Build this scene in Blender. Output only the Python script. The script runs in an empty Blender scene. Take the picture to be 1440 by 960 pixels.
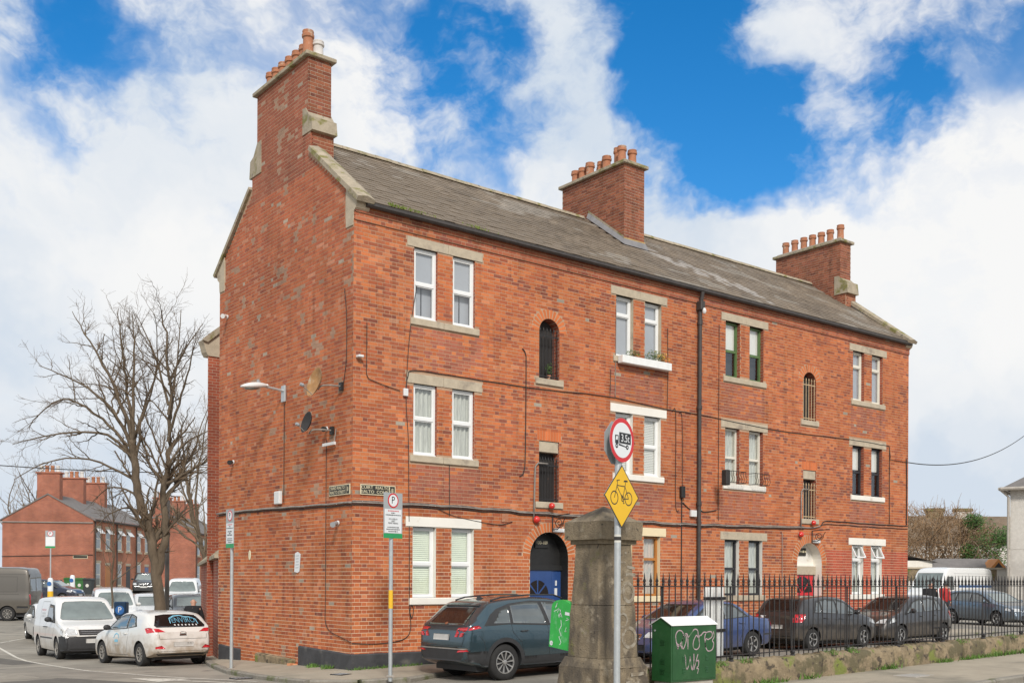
import bpy, bmesh, math, random
import numpy as np
from mathutils import Vector, Matrix
from mathutils.bvhtree import BVHTree
from mathutils.geometry import delaunay_2d_cdt
random.seed(7); rng=np.random.default_rng(11)
R=math.radians; PI=math.pi
S=bpy.context.scene; COL=S.collection
# ------------------------------------------------------------------ camera (world: x along the facade, y into the building, origin at its near corner)
YAW=R(38.384)
cam=bpy.data.cameras.new('camera'); camo=bpy.data.objects.new('camera',cam); COL.objects.link(camo)
cam.sensor_width=36; cam.lens=1494.18/1440*36; cam.shift_y=334.2/1440; cam.clip_end=3000; cam.clip_start=.1
CAMX,CAMY,CAMZ=-10.763,-18.775,1.6
camo.matrix_world=Matrix.Translation((CAMX,CAMY,CAMZ))@Matrix.Rotation(YAW-PI/2,4,'Z')@Matrix.Rotation(PI/2,4,'X')@Matrix.Rotation(R(.307),4,'Z')
S.camera=camo
FWD=Vector((math.sin(YAW),math.cos(YAW),0)); RGT=Vector((math.cos(YAW),-math.sin(YAW),0))
camo.matrix_world=Matrix.Translation((CAMX,CAMY,CAMZ))@Matrix((( RGT.x,0,-FWD.x,0),(RGT.y,0,-FWD.y,0),(0,1,0,0),(0,0,0,1)))@Matrix.Rotation(R(.307),4,'Z')
def CW(x,y,z=0):   # metres right of / ahead of the viewpoint -> world
    p=Vector((CAMX,CAMY,0))+RGT*x+FWD*y; return (p.x,p.y,z)
# ------------------------------------------------------------------ light
SUN_DIR=Vector((-.40,-.74,.62)).normalized()     # towards the sun
W=bpy.data.worlds.new('World'); S.world=W; W.use_nodes=True
def build_sky():
    nt=W.node_tree; N=nt.nodes; L=nt.links; N.clear()
    def n(t,**k):
        x=N.new(t)
        for a,b in k.items(): setattr(x,a,b)
        return x
    def val(sock,v):
        if hasattr(v,'is_output') or hasattr(v,'links'): L.new(v,sock)
        else: sock.default_value=v
    def m(op,a,b=0.,c=None,clamp=False):
        x=n('ShaderNodeMath',operation=op); x.use_clamp=clamp; val(x.inputs[0],a); val(x.inputs[1],b)
        if c is not None: val(x.inputs[2],c)
        return x.outputs[0]
    def vm(op,a,b):
        x=n('ShaderNodeVectorMath',operation=op); val(x.inputs[0],a)
        if op=='SCALE': val(x.inputs[3],b)
        else: val(x.inputs[1],b)
        return x.outputs['Value' if op=='DOT_PRODUCT' else 0]
    def noise(vec,scale,detail=6,rough=.55,dist=0.):
        x=n('ShaderNodeTexNoise'); val(x.inputs['Vector'],vec); x.inputs['Scale'].default_value=scale; x.inputs['Detail'].default_value=detail; x.inputs['Roughness'].default_value=rough; x.inputs['Distortion'].default_value=dist
        return x
    def ramp(v,a,b,lo=0.,hi=1.):
        x=n('ShaderNodeMapRange',interpolation_type='SMOOTHSTEP'); val(x.inputs[0],v); x.inputs[1].default_value=a; x.inputs[2].default_value=b; x.inputs[3].default_value=lo; x.inputs[4].default_value=hi
        return x.outputs[0]
    tc=n('ShaderNodeTexCoord').outputs['Generated']; d=vm('NORMALIZE',tc,(0,0,0))
    warp=noise(d,5.5,5,.6); warp2=noise(d,19.,4,.6); w2=vm('ADD',vm('SCALE',vm('SUBTRACT',warp.outputs['Color'],(.5,.5,.5)),.15),vm('SCALE',vm('SUBTRACT',warp2.outputs['Color'],(.5,.5,.5)),.05))
    dw=vm('NORMALIZE',vm('ADD',d,w2),(0,0,0))
    def direc(px,py):
        v=(FWD+RGT*((px-720)/1494)+Vector((0,0,(814-py)/1494))).normalized(); return tuple(v)
    # openings of blue sky between the clouds: (direction, angular radius, strength)
    holes=[((620,110),.075,.72),((570,165),.045,.5),((690,180),.05,.55),((545,30),.05,.42),((455,20),.04,.25),((940,40),.06,.9),((985,110),.075,1.15),((1040,165),.07,1.1),((1010,30),.06,1.0),((1110,165),.06,.85),((1180,120),.075,.72),((1120,50),.06,.6),((1240,165),.04,.75),((1080,215),.04,.6),
           ((95,80),.06,.6),((140,110),.04,.4),((235,20),.06,.4),((1290,25),.07,.45),((1390,8),.06,.5),((330,150),.06,.25),((860,20),.05,.35)]
    acc=None
    for (p,r,s) in holes:
        dt=vm('DOT_PRODUCT',dw,direc(*p)); g=ramp(dt,math.cos(r*1.5),math.cos(r*.25),0,s)
        acc=g if acc is None else m('MAXIMUM',acc,g)
    # elsewhere (outside the part of the sky in view) the same broken cloud goes on at random
    fw=vm('DOT_PRODUCT',d,tuple(direc(720,400))); outside=ramp(fw,.86,.70)
    rnd=ramp(noise(dw,2.6,3,.5).outputs[0],.60,.74); acc=m('ADD',acc,m('MULTIPLY',m('MULTIPLY',rnd,outside),.8))
    low=n('ShaderNodeSeparateXYZ'); L.new(d,low.inputs[0])
    wisps=noise(vm('MULTIPLY',vm('ADD',vm('ADD',d,(WO,0,0)),vm('SCALE',w2,.45)),(1,1,1.5)),7.,6,.62,.0).outputs[0]; wis2=ramp(wisps,.38,.72,0,.8)
    blue=m('SUBTRACT',acc,wis2); blue=ramp(m('ADD',blue,ramp(low.outputs[2],.18,.50,.08,.26)),.0,.85)
    sky=n('ShaderNodeTexSky',sky_type='NISHITA'); sky.sun_disc=False
    sky.sun_elevation=math.asin(SUN_DIR.z); sky.sun_rotation=math.atan2(SUN_DIR.x,SUN_DIR.y); sky.air_density=1.; sky.dust_density=.3; sky.ozone_density=3.
    hs=n('ShaderNodeHueSaturation'); hs.inputs['Saturation'].default_value=1.4; hs.inputs['Value'].default_value=SKYV; L.new(sky.outputs[0],hs.inputs['Color'])
    # cloud body: soft grey-blue undersides, brighter tops
    shade=noise(dw,4.2,5,.52).outputs[0]
    cu=ramp(vm('DOT_PRODUCT',dw,direc(1440,190)),math.cos(.20),math.cos(.06),0,.5)
    br=m('ADD',ramp(shade,.34,.64),cu); br=m('SUBTRACT',br,ramp(low.outputs[2],.30,.02,0,.45)); br=m('MAXIMUM',m('MINIMUM',br,1.),0.)
    cr=n('ShaderNodeValToRGB'); L.new(br,cr.inputs[0]); e=cr.color_ramp.elements
    e[0].color=(CL*.70,CL*.785,CL*.89,1); e[1].color=(CL,CL,CL*.995,1)
    mix=n('ShaderNodeMix',data_type='RGBA'); L.new(blue,mix.inputs[0]); L.new(cr.outputs[0],mix.inputs[6]); L.new(hs.outputs[0],mix.inputs[7])
    bg=n('ShaderNodeBackground'); bg.inputs[1].default_value=.1; L.new(mix.outputs[2],bg.inputs[0])
    out=n('ShaderNodeOutputWorld'); L.new(bg.outputs[0],out.inputs[0])
SKYV=1.2; CL=7.2; WO=2.7
build_sky()
sl=bpy.data.lights.new('sun','SUN'); sl.energy=2.3; sl.angle=R(10); sl.color=(1,.95,.88)
so=bpy.data.objects.new('sun',sl); COL.objects.link(so); so.rotation_euler=SUN_DIR.to_track_quat('Z','Y').to_euler()
S.view_settings.view_transform='Standard'; S.view_settings.look='None'; S.view_settings.gamma=1; S.view_settings.exposure=.38
S.cycles.max_bounces=6; S.cycles.use_denoising=True
# ------------------------------------------------------------------ helpers
def link(o): COL.objects.link(o); return o
def thing(name,label,cat,loc=(0,0,0),rot=0.,group=None):
    o=bpy.data.objects.new(name,None); link(o); o.location=loc; o.rotation_euler=(0,0,rot); o.empty_display_size=.2
    o['label']=label; o['category']=cat
    if group: o['group']=group
    return o
def tag(o,label,cat,group=None):
    o['label']=label; o['category']=cat
    if group: o['group']=group
    return o
def lerp(a,b,t): return a+(b-a)*t
def interp(x,pts):
    if x<=pts[0][0]: return pts[0][1]
    for (a,p),(b,q) in zip(pts,pts[1:]):
        if x<=b: return lerp(p,q,(x-a)/max(b-a,1e-9))
    return pts[-1][1]
class MB:
    """collects shapes for ONE mesh object"""
    def __init__(s): s.v=[]; s.f=[]; s.m=[]; s.mats=[]; s.cur=0
    def mat(s,m):
        if m not in s.mats: s.mats.append(m)
        s.cur=s.mats.index(m); return s
    def add(s,vs,fs):
        o=len(s.v); s.v.extend(tuple(v) for v in vs); s.f.extend(tuple(o+i for i in f) for f in fs); s.m.extend([s.cur]*len(fs)); return s
    def box(s,a,b,M=None,taper=0.):
        x0,y0,z0=a; x1,y1,z1=b; t=taper
        vs=[(x0,y0,z0),(x1,y0,z0),(x1,y1,z0),(x0,y1,z0),(x0+t,y0+t,z1),(x1-t,y0+t,z1),(x1-t,y1-t,z1),(x0+t,y1-t,z1)]
        if M is not None: vs=[M@Vector(v) for v in vs]
        return s.add(vs,[(0,3,2,1),(4,5,6,7),(0,1,5,4),(1,2,6,5),(2,3,7,6),(3,0,4,7)])
    def bbox(s,a,b,c=.02,M=None):
        """box with chamfered edges"""
        bm=bmesh.new(); bmesh.ops.create_cube(bm,size=1)
        sc=[b[i]-a[i] for i in range(3)]; ce=[(a[i]+b[i])/2 for i in range(3)]
        for v in bm.verts: v.co=Vector([v.co[i]*sc[i]+ce[i] for i in range(3)])
        bmesh.ops.bevel(bm,geom=list(bm.edges),offset=c,segments=1,affect='EDGES',profile=.5)
        bm.verts.index_update(); vs=[v.co.copy() for v in bm.verts]; fs=[[v.index for v in f.verts] for f in bm.faces]; bm.free()
        if M is not None: vs=[M@v for v in vs]
        return s.add(vs,fs)
    def prism(s,poly,f0,f1):
        """poly: list of 2d points; f0/f1 map a 2d point to the two 3d ends"""
        n=len(poly); vs=[f0(p) for p in poly]+[f1(p) for p in poly]
        return s.add(vs,[tuple(range(n-1,-1,-1)),tuple(range(n,2*n))]+[(i,(i+1)%n,n+(i+1)%n,n+i) for i in range(n)])
    def tube(s,pts,r,n=6,cap=True):
        P=[Vector(p) for p in pts]; k=len(P); rs=r if isinstance(r,(list,tuple)) else [r]*k
        vs=[]; up=None
        for i in range(k):
            t=(P[min(i+1,k-1)]-P[max(i-1,0)])
            if t.length<1e-9: t=Vector((0,0,1))
            t.normalize()
            if up is None: up=Vector((0,0,1)) if abs(t.z)<.9 else Vector((1,0,0))
            a=t.cross(up)
            if a.length<1e-6: a=t.orthogonal()
            a.normalize(); b=a.cross(t); up=b
            for j in range(n):
                q=2*PI*j/n; vs.append(P[i]+(a*math.cos(q)+b*math.sin(q))*rs[i])
        fs=[(i*n+j,i*n+(j+1)%n,(i+1)*n+(j+1)%n,(i+1)*n+j) for i in range(k-1) for j in range(n)]
        if cap: fs+= [tuple(range(n-1,-1,-1)),tuple((k-1)*n+j for j in range(n))]
        return s.add(vs,fs)
    def lathe(s,prof,n=16,M=None,cap=True):
        """prof: (radius,z) list, around z"""
        vs=[]
        for r,z in prof:
            for j in range(n):
                q=2*PI*j/n; vs.append(Vector((r*math.cos(q),r*math.sin(q),z)))
        if M is not None: vs=[M@v for v in vs]
        k=len(prof); fs=[(i*n+j,i*n+(j+1)%n,(i+1)*n+(j+1)%n,(i+1)*n+j) for i in range(k-1) for j in range(n)]
        if cap: fs+=[tuple(range(n-1,-1,-1)),tuple((k-1)*n+j for j in range(n))]
        return s.add(vs,fs)
    def sphere(s,c,r,n=10,m=6,sc=(1,1,1),M=None):
        prof=[(max(r*math.sin(PI*i/m),1e-4),-r*math.cos(PI*i/m)) for i in range(m+1)]
        T=Matrix.Translation(c)@Matrix.Diagonal((*sc,1))
        return s.lathe(prof,n,(M@T) if M is not None else T)
    def mesh(s,name):
        me=bpy.data.meshes.new(name); me.from_pydata([tuple(v) for v in s.v],[],s.f)
        for m in s.mats: me.materials.append(m)
        if len(s.mats)>1: me.polygons.foreach_set('material_index',s.m)
        return me
    def build(s,name,mat=None,parent=None,smooth=False,kind=None,angle=None):
        if mat is not None and not s.mats: s.mats=[mat]
        me=s.mesh(name)
        if smooth:
            me.polygons.foreach_set('use_smooth',[True]*len(me.polygons))
            if angle: me.set_sharp_from_angle(angle=R(angle))
        o=bpy.data.objects.new(name,me); link(o)
        if parent is not None: o.parent=parent
        if kind: o['kind']=kind
        return o
def inst(src,parent,name=None,M=None):
    o=bpy.data.objects.new(name or src.name.split('.')[0],src.data if hasattr(src,'data') else src); link(o); o.parent=parent
    if M is not None: o.matrix_local=M
    return o
# ------------------------------------------------------------------ materials
def nodemat(name):
    m=bpy.data.materials.new(name); m.use_nodes=True; nt=m.node_tree; return m,nt,nt.nodes['Principled BSDF']
def setin(b,**k):
    for a,v in k.items():
        b.inputs[a.replace('_',' ')].default_value=v
def M_(name,col,rough=.7,var=.18,scale=6.,metal=0.,bump=0.,coat=0.,spec=None,col2=None,detail=5,stretch=(1,1,1),bscale=None,fine=True):
    """procedural surface: two octaves of colour variation, roughness variation and relief"""
    m,nt,b=nodemat(name); N=nt.nodes; L=nt.links
    tc=N.new('ShaderNodeTexCoord'); mp=N.new('ShaderNodeMapping'); mp.inputs['Scale'].default_value=stretch; L.new(tc.outputs['Object'],mp.inputs[0])
    nz=N.new('ShaderNodeTexNoise'); nz.inputs['Scale'].default_value=scale; nz.inputs['Detail'].default_value=detail; nz.inputs['Roughness'].default_value=.62; L.new(mp.outputs[0],nz.inputs['Vector'])
    rp=N.new('ShaderNodeValToRGB'); e=rp.color_ramp.elements; e[0].position=.28; e[1].position=.74
    c2=col2 or tuple(c*(1+var) for c in col); c1=tuple(c*(1-var) for c in col)
    e[0].color=(*[min(c,1) for c in c1],1); e[1].color=(*[min(c,1) for c in c2],1); L.new(nz.outputs[0],rp.inputs[0]); L.new(rp.outputs[0],b.inputs['Base Color'])
    setin(b,Roughness=rough,Metallic=metal)
    if coat: setin(b,Coat_Weight=coat,Coat_Roughness=.06)
    if spec is not None: b.inputs['Specular IOR Level'].default_value=spec
    if bump:
        n2=N.new('ShaderNodeTexNoise'); n2.inputs['Scale'].default_value=bscale or scale*6; n2.inputs['Detail'].default_value=6; L.new(mp.outputs[0],n2.inputs['Vector'])
        bp=N.new('ShaderNodeBump'); bp.inputs['Strength'].default_value=bump; bp.inputs['Distance'].default_value=.02; L.new(n2.outputs[0],bp.inputs['Height']); L.new(bp.outputs[0],b.inputs['Normal'])
    return m
def mix_noise(m,col,scale,a,b,stretch=(1,1,1),detail=4,rough=.6):
    """lay a second colour (stain, moss, dirt) over a material where a noise is high"""
    nt=m.node_tree; N=nt.nodes; L=nt.links; p=nt.nodes['Principled BSDF']; src=p.inputs['Base Color'].links[0].from_socket
    tc=N.new('ShaderNodeTexCoord'); mp=N.new('ShaderNodeMapping'); mp.inputs['Scale'].default_value=stretch; mp.inputs['Location'].default_value=(scale,3*a,7*b); L.new(tc.outputs['Object'],mp.inputs[0])
    nz=N.new('ShaderNodeTexNoise'); nz.inputs['Scale'].default_value=scale; nz.inputs['Detail'].default_value=detail; nz.inputs['Roughness'].default_value=rough; L.new(mp.outputs[0],nz.inputs['Vector'])
    mr=N.new('ShaderNodeMapRange'); mr.interpolation_type='SMOOTHSTEP'; mr.inputs[1].default_value=a; mr.inputs[2].default_value=b; L.new(nz.outputs[0],mr.inputs[0])
    mx=N.new('ShaderNodeMix'); mx.data_type='RGBA'; L.new(mr.outputs[0],mx.inputs[0]); L.new(src,mx.inputs[6]); mx.inputs[7].default_value=(*col,1); L.new(mx.outputs[2],p.inputs['Base Color'])
    return m
def zmix(m,col,z0,z1):
    """newer, paler pointing up to about head height, with a ragged upper edge"""
    nt=m.node_tree; N=nt.nodes; L=nt.links; p=nt.nodes['Principled BSDF']; src=p.inputs['Base Color'].links[0].from_socket
    tc=N.new('ShaderNodeTexCoord'); sp=N.new('ShaderNodeSeparateXYZ'); L.new(tc.outputs['Object'],sp.inputs[0]); nz=N.new('ShaderNodeTexNoise'); nz.inputs['Scale'].default_value=1.3; nz.inputs['Detail'].default_value=5; L.new(tc.outputs['Object'],nz.inputs['Vector'])
    ad=N.new('ShaderNodeMath'); ad.operation='MULTIPLY_ADD'; ad.inputs[1].default_value=3.; L.new(nz.outputs[0],ad.inputs[0]); L.new(sp.outputs[2],ad.inputs[2])
    mr=N.new('ShaderNodeMapRange'); mr.inputs[1].default_value=z0+1.5; mr.inputs[2].default_value=z1+1.5; mr.inputs[3].default_value=1.; mr.inputs[4].default_value=0.; L.new(ad.outputs[0],mr.inputs[0])
    mx=N.new('ShaderNodeMix'); mx.data_type='RGBA'; L.new(mr.outputs[0],mx.inputs[0]); L.new(src,mx.inputs[6]); mx.inputs[7].default_value=(*col,1); L.new(mx.outputs[2],p.inputs['Base Color'])
    return m
def attr_mat(name,rough=.85,nscale=30.,amt=.35,bump=.3):
    """colour of each brick or slate from its own attribute, with grain"""
    m,nt,b=nodemat(name); N=nt.nodes; L=nt.links
    at=N.new('ShaderNodeAttribute'); at.attribute_name='tint'
    tc=N.new('ShaderNodeTexCoord'); nz=N.new('ShaderNodeTexNoise'); nz.inputs['Scale'].default_value=nscale; nz.inputs['Detail'].default_value=6; nz.inputs['Roughness'].default_value=.65; L.new(tc.outputs['Object'],nz.inputs['Vector'])
    n3=N.new('ShaderNodeTexNoise'); n3.inputs['Scale'].default_value=1.1; n3.inputs['Detail'].default_value=6; L.new(tc.outputs['Object'],n3.inputs['Vector'])
    ad=N.new('ShaderNodeMath'); ad.operation='ADD'; L.new(nz.outputs[0],ad.inputs[0]); L.new(n3.outputs[0],ad.inputs[1])
    mr=N.new('ShaderNodeMapRange'); mr.inputs[1].default_value=.6; mr.inputs[2].default_value=1.4; mr.inputs[3].default_value=1-amt; mr.inputs[4].default_value=1+amt; L.new(ad.outputs[0],mr.inputs[0])
    vm=N.new('ShaderNodeVectorMath'); vm.operation='SCALE'; L.new(at.outputs['Color'],vm.inputs[0]); L.new(mr.outputs[0],vm.inputs['Scale']); L.new(vm.outputs[0],b.inputs['Base Color'])
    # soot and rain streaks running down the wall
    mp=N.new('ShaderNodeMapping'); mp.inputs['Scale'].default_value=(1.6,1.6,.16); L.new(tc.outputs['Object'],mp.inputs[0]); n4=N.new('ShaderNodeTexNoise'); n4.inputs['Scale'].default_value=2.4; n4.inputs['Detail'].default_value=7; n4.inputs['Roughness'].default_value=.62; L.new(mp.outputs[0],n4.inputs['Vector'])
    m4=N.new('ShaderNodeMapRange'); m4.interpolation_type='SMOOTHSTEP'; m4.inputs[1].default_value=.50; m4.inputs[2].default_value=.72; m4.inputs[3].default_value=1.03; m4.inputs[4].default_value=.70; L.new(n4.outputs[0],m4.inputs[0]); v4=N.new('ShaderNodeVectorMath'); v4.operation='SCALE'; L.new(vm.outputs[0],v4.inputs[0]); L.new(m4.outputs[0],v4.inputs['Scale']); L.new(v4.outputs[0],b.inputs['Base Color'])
    bp=N.new('ShaderNodeBump'); bp.inputs['Strength'].default_value=bump; bp.inputs['Distance'].default_value=.01; L.new(nz.outputs[0],bp.inputs['Height']); L.new(bp.outputs[0],b.inputs['Normal'])
    setin(b,Roughness=rough); b.inputs['Specular IOR Level'].default_value=.25
    return m
def brick_tex(name,c1,c2,mort,bw=.225,rh=.078,axis='XZ',msize=.010,scale=1.):
    m,nt,b=nodemat(name); N=nt.nodes; L=nt.links
    tc=N.new('ShaderNodeTexCoord'); sp=N.new('ShaderNodeSeparateXYZ'); L.new(tc.outputs['Object'],sp.inputs[0]); cb=N.new('ShaderNodeCombineXYZ')
    ad=N.new('ShaderNodeMath'); ad.operation='ADD'; L.new(sp.outputs[0],ad.inputs[0]); L.new(sp.outputs[1],ad.inputs[1]); L.new(ad.outputs[0],cb.inputs[0]); L.new(sp.outputs[2],cb.inputs[1])
    br=N.new('ShaderNodeTexBrick'); br.inputs['Scale'].default_value=1; br.inputs['Brick Width'].default_value=bw; br.inputs['Row Height'].default_value=rh; br.inputs['Mortar Size'].default_value=msize/2; br.inputs['Color1'].default_value=(*c1,1); br.inputs['Color2'].default_value=(*c2,1); br.inputs['Mortar'].default_value=(*mort,1); L.new(cb.outputs[0],br.inputs['Vector'])
    nz=N.new('ShaderNodeTexNoise'); nz.inputs['Scale'].default_value=.8; nz.inputs['Detail'].default_value=7; L.new(tc.outputs['Object'],nz.inputs['Vector'])
    mr=N.new('ShaderNodeMapRange'); mr.inputs[1].default_value=.3; mr.inputs[2].default_value=.7; mr.inputs[3].default_value=.72; mr.inputs[4].default_value=1.25; L.new(nz.outputs[0],mr.inputs[0])
    vm=N.new('ShaderNodeVectorMath'); vm.operation='SCALE'; L.new(br.outputs[0],vm.inputs[0]); L.new(mr.outputs[0],vm.inputs['Scale']); L.new(vm.outputs[0],b.inputs['Base Color']); setin(b,Roughness=.88)
    return m
def glass(name,col=(.03,.035,.04),rough=.03,trans=0.,spec=.5,coat=.6):
    m,nt,b=nodemat(name); N=nt.nodes; L=nt.links
    if trans:
        # thin pane: mostly clear, reflecting more at a glance
        out=N['Material Output']; tr=N.new('ShaderNodeBsdfTransparent'); tr.inputs[0].default_value=(*[.55+.45*c for c in (.93,.97,.96)],1); gl=N.new('ShaderNodeBsdfGlossy'); gl.inputs['Roughness'].default_value=rough
        tc=N.new('ShaderNodeTexCoord'); nz=N.new('ShaderNodeTexNoise'); nz.inputs['Scale'].default_value=1.7; L.new(tc.outputs['Object'],nz.inputs['Vector']); bp=N.new('ShaderNodeBump'); bp.inputs['Strength'].default_value=.05; bp.inputs['Distance'].default_value=.05; L.new(nz.outputs[0],bp.inputs['Height']); L.new(bp.outputs[0],gl.inputs['Normal'])
        lw=N.new('ShaderNodeLayerWeight'); lw.inputs[0].default_value=.5; pw=N.new('ShaderNodeMath'); pw.operation='POWER'; pw.inputs[1].default_value=4.; L.new(lw.outputs['Facing'],pw.inputs[0]); ma=N.new('ShaderNodeMath'); ma.operation='MULTIPLY_ADD'; ma.inputs[1].default_value=.85; ma.inputs[2].default_value=trans; ma.use_clamp=True; L.new(pw.outputs[0],ma.inputs[0])
        mx=N.new('ShaderNodeMixShader'); L.new(ma.outputs[0],mx.inputs[0]); L.new(tr.outputs[0],mx.inputs[1]); L.new(gl.outputs[0],mx.inputs[2]); L.new(mx.outputs[0],out.inputs[0])
        return m
    tc=N.new('ShaderNodeTexCoord'); nz=N.new('ShaderNodeTexNoise'); nz.inputs['Scale'].default_value=3; L.new(tc.outputs['Object'],nz.inputs['Vector'])
    rp=N.new('ShaderNodeValToRGB'); rp.color_ramp.elements[0].color=(*[c*.6 for c in col],1); rp.color_ramp.elements[1].color=(*[c*1.5 for c in col],1); L.new(nz.outputs[0],rp.inputs[0]); L.new(rp.outputs[0],b.inputs['Base Color'])
    setin(b,Roughness=rough,Coat_Weight=coat,Coat_Roughness=.02); b.inputs['Specular IOR Level'].default_value=spec
    return m
def paint(name,col,dirt=0.,metal=0.,rough=.35,dirtcol=(.30,.24,.17)):
    """car paint; dirt thickest low on the body, broken up by noise"""
    m,nt,b=nodemat(name); N=nt.nodes; L=nt.links
    tc=N.new('ShaderNodeTexCoord'); nz=N.new('ShaderNodeTexNoise'); nz.inputs['Scale'].default_value=5; nz.inputs['Detail'].default_value=7; L.new(tc.outputs['Object'],nz.inputs['Vector'])
    sp=N.new('ShaderNodeSeparateXYZ'); L.new(tc.outputs['Object'],sp.inputs[0])
    mr=N.new('ShaderNodeMapRange'); mr.inputs[1].default_value=1.15; mr.inputs[2].default_value=.15; mr.inputs[3].default_value=-.25; mr.inputs[4].default_value=.55; L.new(sp.outputs[2],mr.inputs[0])
    ad=N.new('ShaderNodeMath'); ad.operation='ADD'; L.new(nz.outputs[0],ad.inputs[0]); L.new(mr.outputs[0],ad.inputs[1])
    sm=N.new('ShaderNodeMapRange'); sm.interpolation_type='SMOOTHSTEP'; sm.inputs[1].default_value=.45; sm.inputs[2].default_value=1.05; sm.inputs[4].default_value=dirt; L.new(ad.outputs[0],sm.inputs[0])
    mx=N.new('ShaderNodeMix'); mx.data_type='RGBA'; mx.inputs[6].default_value=(*col,1); mx.inputs[7].default_value=(*dirtcol,1); L.new(sm.outputs[0],mx.inputs[0]); L.new(mx.outputs[2],b.inputs['Base Color'])
    rr=N.new('ShaderNodeMapRange'); rr.inputs[3].default_value=rough; rr.inputs[4].default_value=.8; L.new(sm.outputs[0],rr.inputs[0]); L.new(rr.outputs[0],b.inputs['Roughness'])
    cc=N.new('ShaderNodeMapRange'); cc.inputs[3].default_value=.9; cc.inputs[4].default_value=.05; L.new(sm.outputs[0],cc.inputs[0]); L.new(cc.outputs[0],b.inputs['Coat Weight'])
    setin(b,Metallic=metal,Coat_Roughness=.05)
    return m
MT={}
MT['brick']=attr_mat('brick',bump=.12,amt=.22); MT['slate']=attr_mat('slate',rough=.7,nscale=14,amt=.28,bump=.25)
MT['mortar']=zmix(mix_noise(M_('mortar',(.46,.305,.20),.95,.15,3,bump=.3,bscale=60),(.38,.235,.15),.7,.45,.68),(.66,.49,.33),1.4,3.0)
MT['bricktex']=brick_tex('brick_plain',(.36,.085,.037),(.25,.06,.033),(.40,.31,.23))
MT['mortar2']=M_('chimney_mortar',(.46,.36,.27),.95,.2,3,bump=.3,bscale=60)
MT['fargable']=brick_tex('far_brick',(.36,.115,.062),(.28,.085,.05),(.36,.26,.20))
MT['farfront']=brick_tex('far_front_brick',(.44,.16,.085),(.38,.13,.07),(.42,.30,.22))
MT['stone']=mix_noise(M_('lintel_stone',(.47,.395,.29),.9,.16,5,bump=.3),(.28,.23,.18),2.2,.55,.75)
MT['coping']=mix_noise(mix_noise(M_('coping_stone',(.37,.31,.225),.92,.22,4,bump=.4),(.20,.18,.06),3,.5,.66),(.16,.14,.11),5,.58,.72)
MT['cement']=M_('cement',(.40,.36,.31),.9,.2,5,bump=.3)
MT['lead']=M_('lead',(.24,.23,.23),.55,.2,4,metal=.2)
MT['white']=mix_noise(M_('white_masonry_paint',(.80,.76,.68),.75,.05,3,bump=.12,bscale=40),(.60,.52,.42),4,.62,.8)
MT['cream']=M_('cream_paint',(.80,.66,.42),.7,.06,3,bump=.1)
MT['upvc']=M_('white_upvc',(.80,.80,.78),.35,.04,3)
MT['plinth']=mix_noise(M_('black_plinth_paint',(.052,.052,.055),.75,.3,4,bump=.25),(.15,.14,.12),3,.55,.8)
MT['black']=M_('black_paint',(.018,.017,.016),.5,.3,8)
MT['iron']=mix_noise(M_('black_iron',(.022,.02,.02),.6,.3,20,bump=.2),(.09,.045,.025),9,.6,.75)
MT['blue']=M_('blue_door_paint',(.022,.062,.20),.4,.12,3,coat=.3)
MT['red']=M_('red_door_paint',(.62,.02,.03),.4,.12,3,coat=.3)
MT['green_frame']=M_('green_frame_paint',(.10,.17,.06),.5,.15,5)
MT['dark_frame']=M_('dark_frame_paint',(.03,.03,.034),.5,.15,5)
MT['wood']=M_('varnished_wood',(.46,.18,.04),.45,.2,4,stretch=(6,6,1))
MT['cream_frame']=M_('cream_frame_paint',(.72,.68,.58),.5,.06,5)
MT['tan']=M_('tan_bar_paint',(.52,.38,.22),.55,.15,8)
MT['pane']=glass('window_glass',trans=.15)
MT['room']=M_('dark_room',(.035,.032,.03),.9,.3,1.5)
MT['blind']=M_('pale_blind',(.86,.90,.72),.7,.06,2)
MT['blindw']=M_('white_blind',(.8,.78,.72),.7,.05,2)
MT['curtain']=M_('grey_net_curtain',(.55,.55,.49),.9,.35,4,stretch=(9,9,.6))
MT['greyblind']=M_('grey_roller_blind',(.42,.43,.46),.8,.06,2)
MT['colourcurtain']=M_('coloured_net_curtain',(.60,.68,.62),.9,.3,3,col2=(.75,.55,.45),stretch=(5,5,1))
MT['pot']=mix_noise(M_('terracotta',(.40,.165,.085),.85,.2,6,bump=.2),(.48,.38,.28),6,.55,.75)
MT['potw']=M_('whitened_pot',(.62,.58,.54),.8,.15,6)
MT['gutter']=M_('gutter_iron',(.05,.042,.038),.6,.3,6)
MT['cable']=M_('black_cable',(.03,.027,.025),.7,.2,10)
MT['cablegrey']=M_('grey_cable',(.26,.23,.20),.8,.35,9)
MT['steel']=M_('galvanised_steel',(.50,.52,.52),.45,.1,14,metal=.5)
MT['alu']=M_('sign_back_aluminium',(.45,.47,.47),.5,.1,8,metal=.3)
MT['asphalt']=mix_noise(mix_noise(M_('asphalt',(.25,.225,.185),.92,.22,1.6,bump=.5,bscale=90,detail=8),(.33,.295,.24),.33,.45,.62),(.15,.135,.115),.8,.60,.68,detail=9)
MT['pave']=mix_noise(mix_noise(M_('pavement_concrete',(.36,.31,.235),.92,.15,1.4,bump=.3,bscale=70,detail=8),(.17,.155,.12),.5,.5,.72),(.10,.13,.03),.55,.66,.78)
MT['kerb']=mix_noise(M_('granite_kerb',(.25,.225,.185),.9,.2,5,bump=.4),(.12,.13,.05),2,.5,.68)
MT['roadpaint']=mix_noise(M_('road_paint',(.62,.58,.50),.8,.1,6),(.2,.18,.15),7,.55,.7)
MT['render']=mix_noise(M_('pebble_dash',(.60,.565,.51),.95,.1,7,bump=.6,bscale=45),(.45,.42,.38),1,.5,.75)
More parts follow.
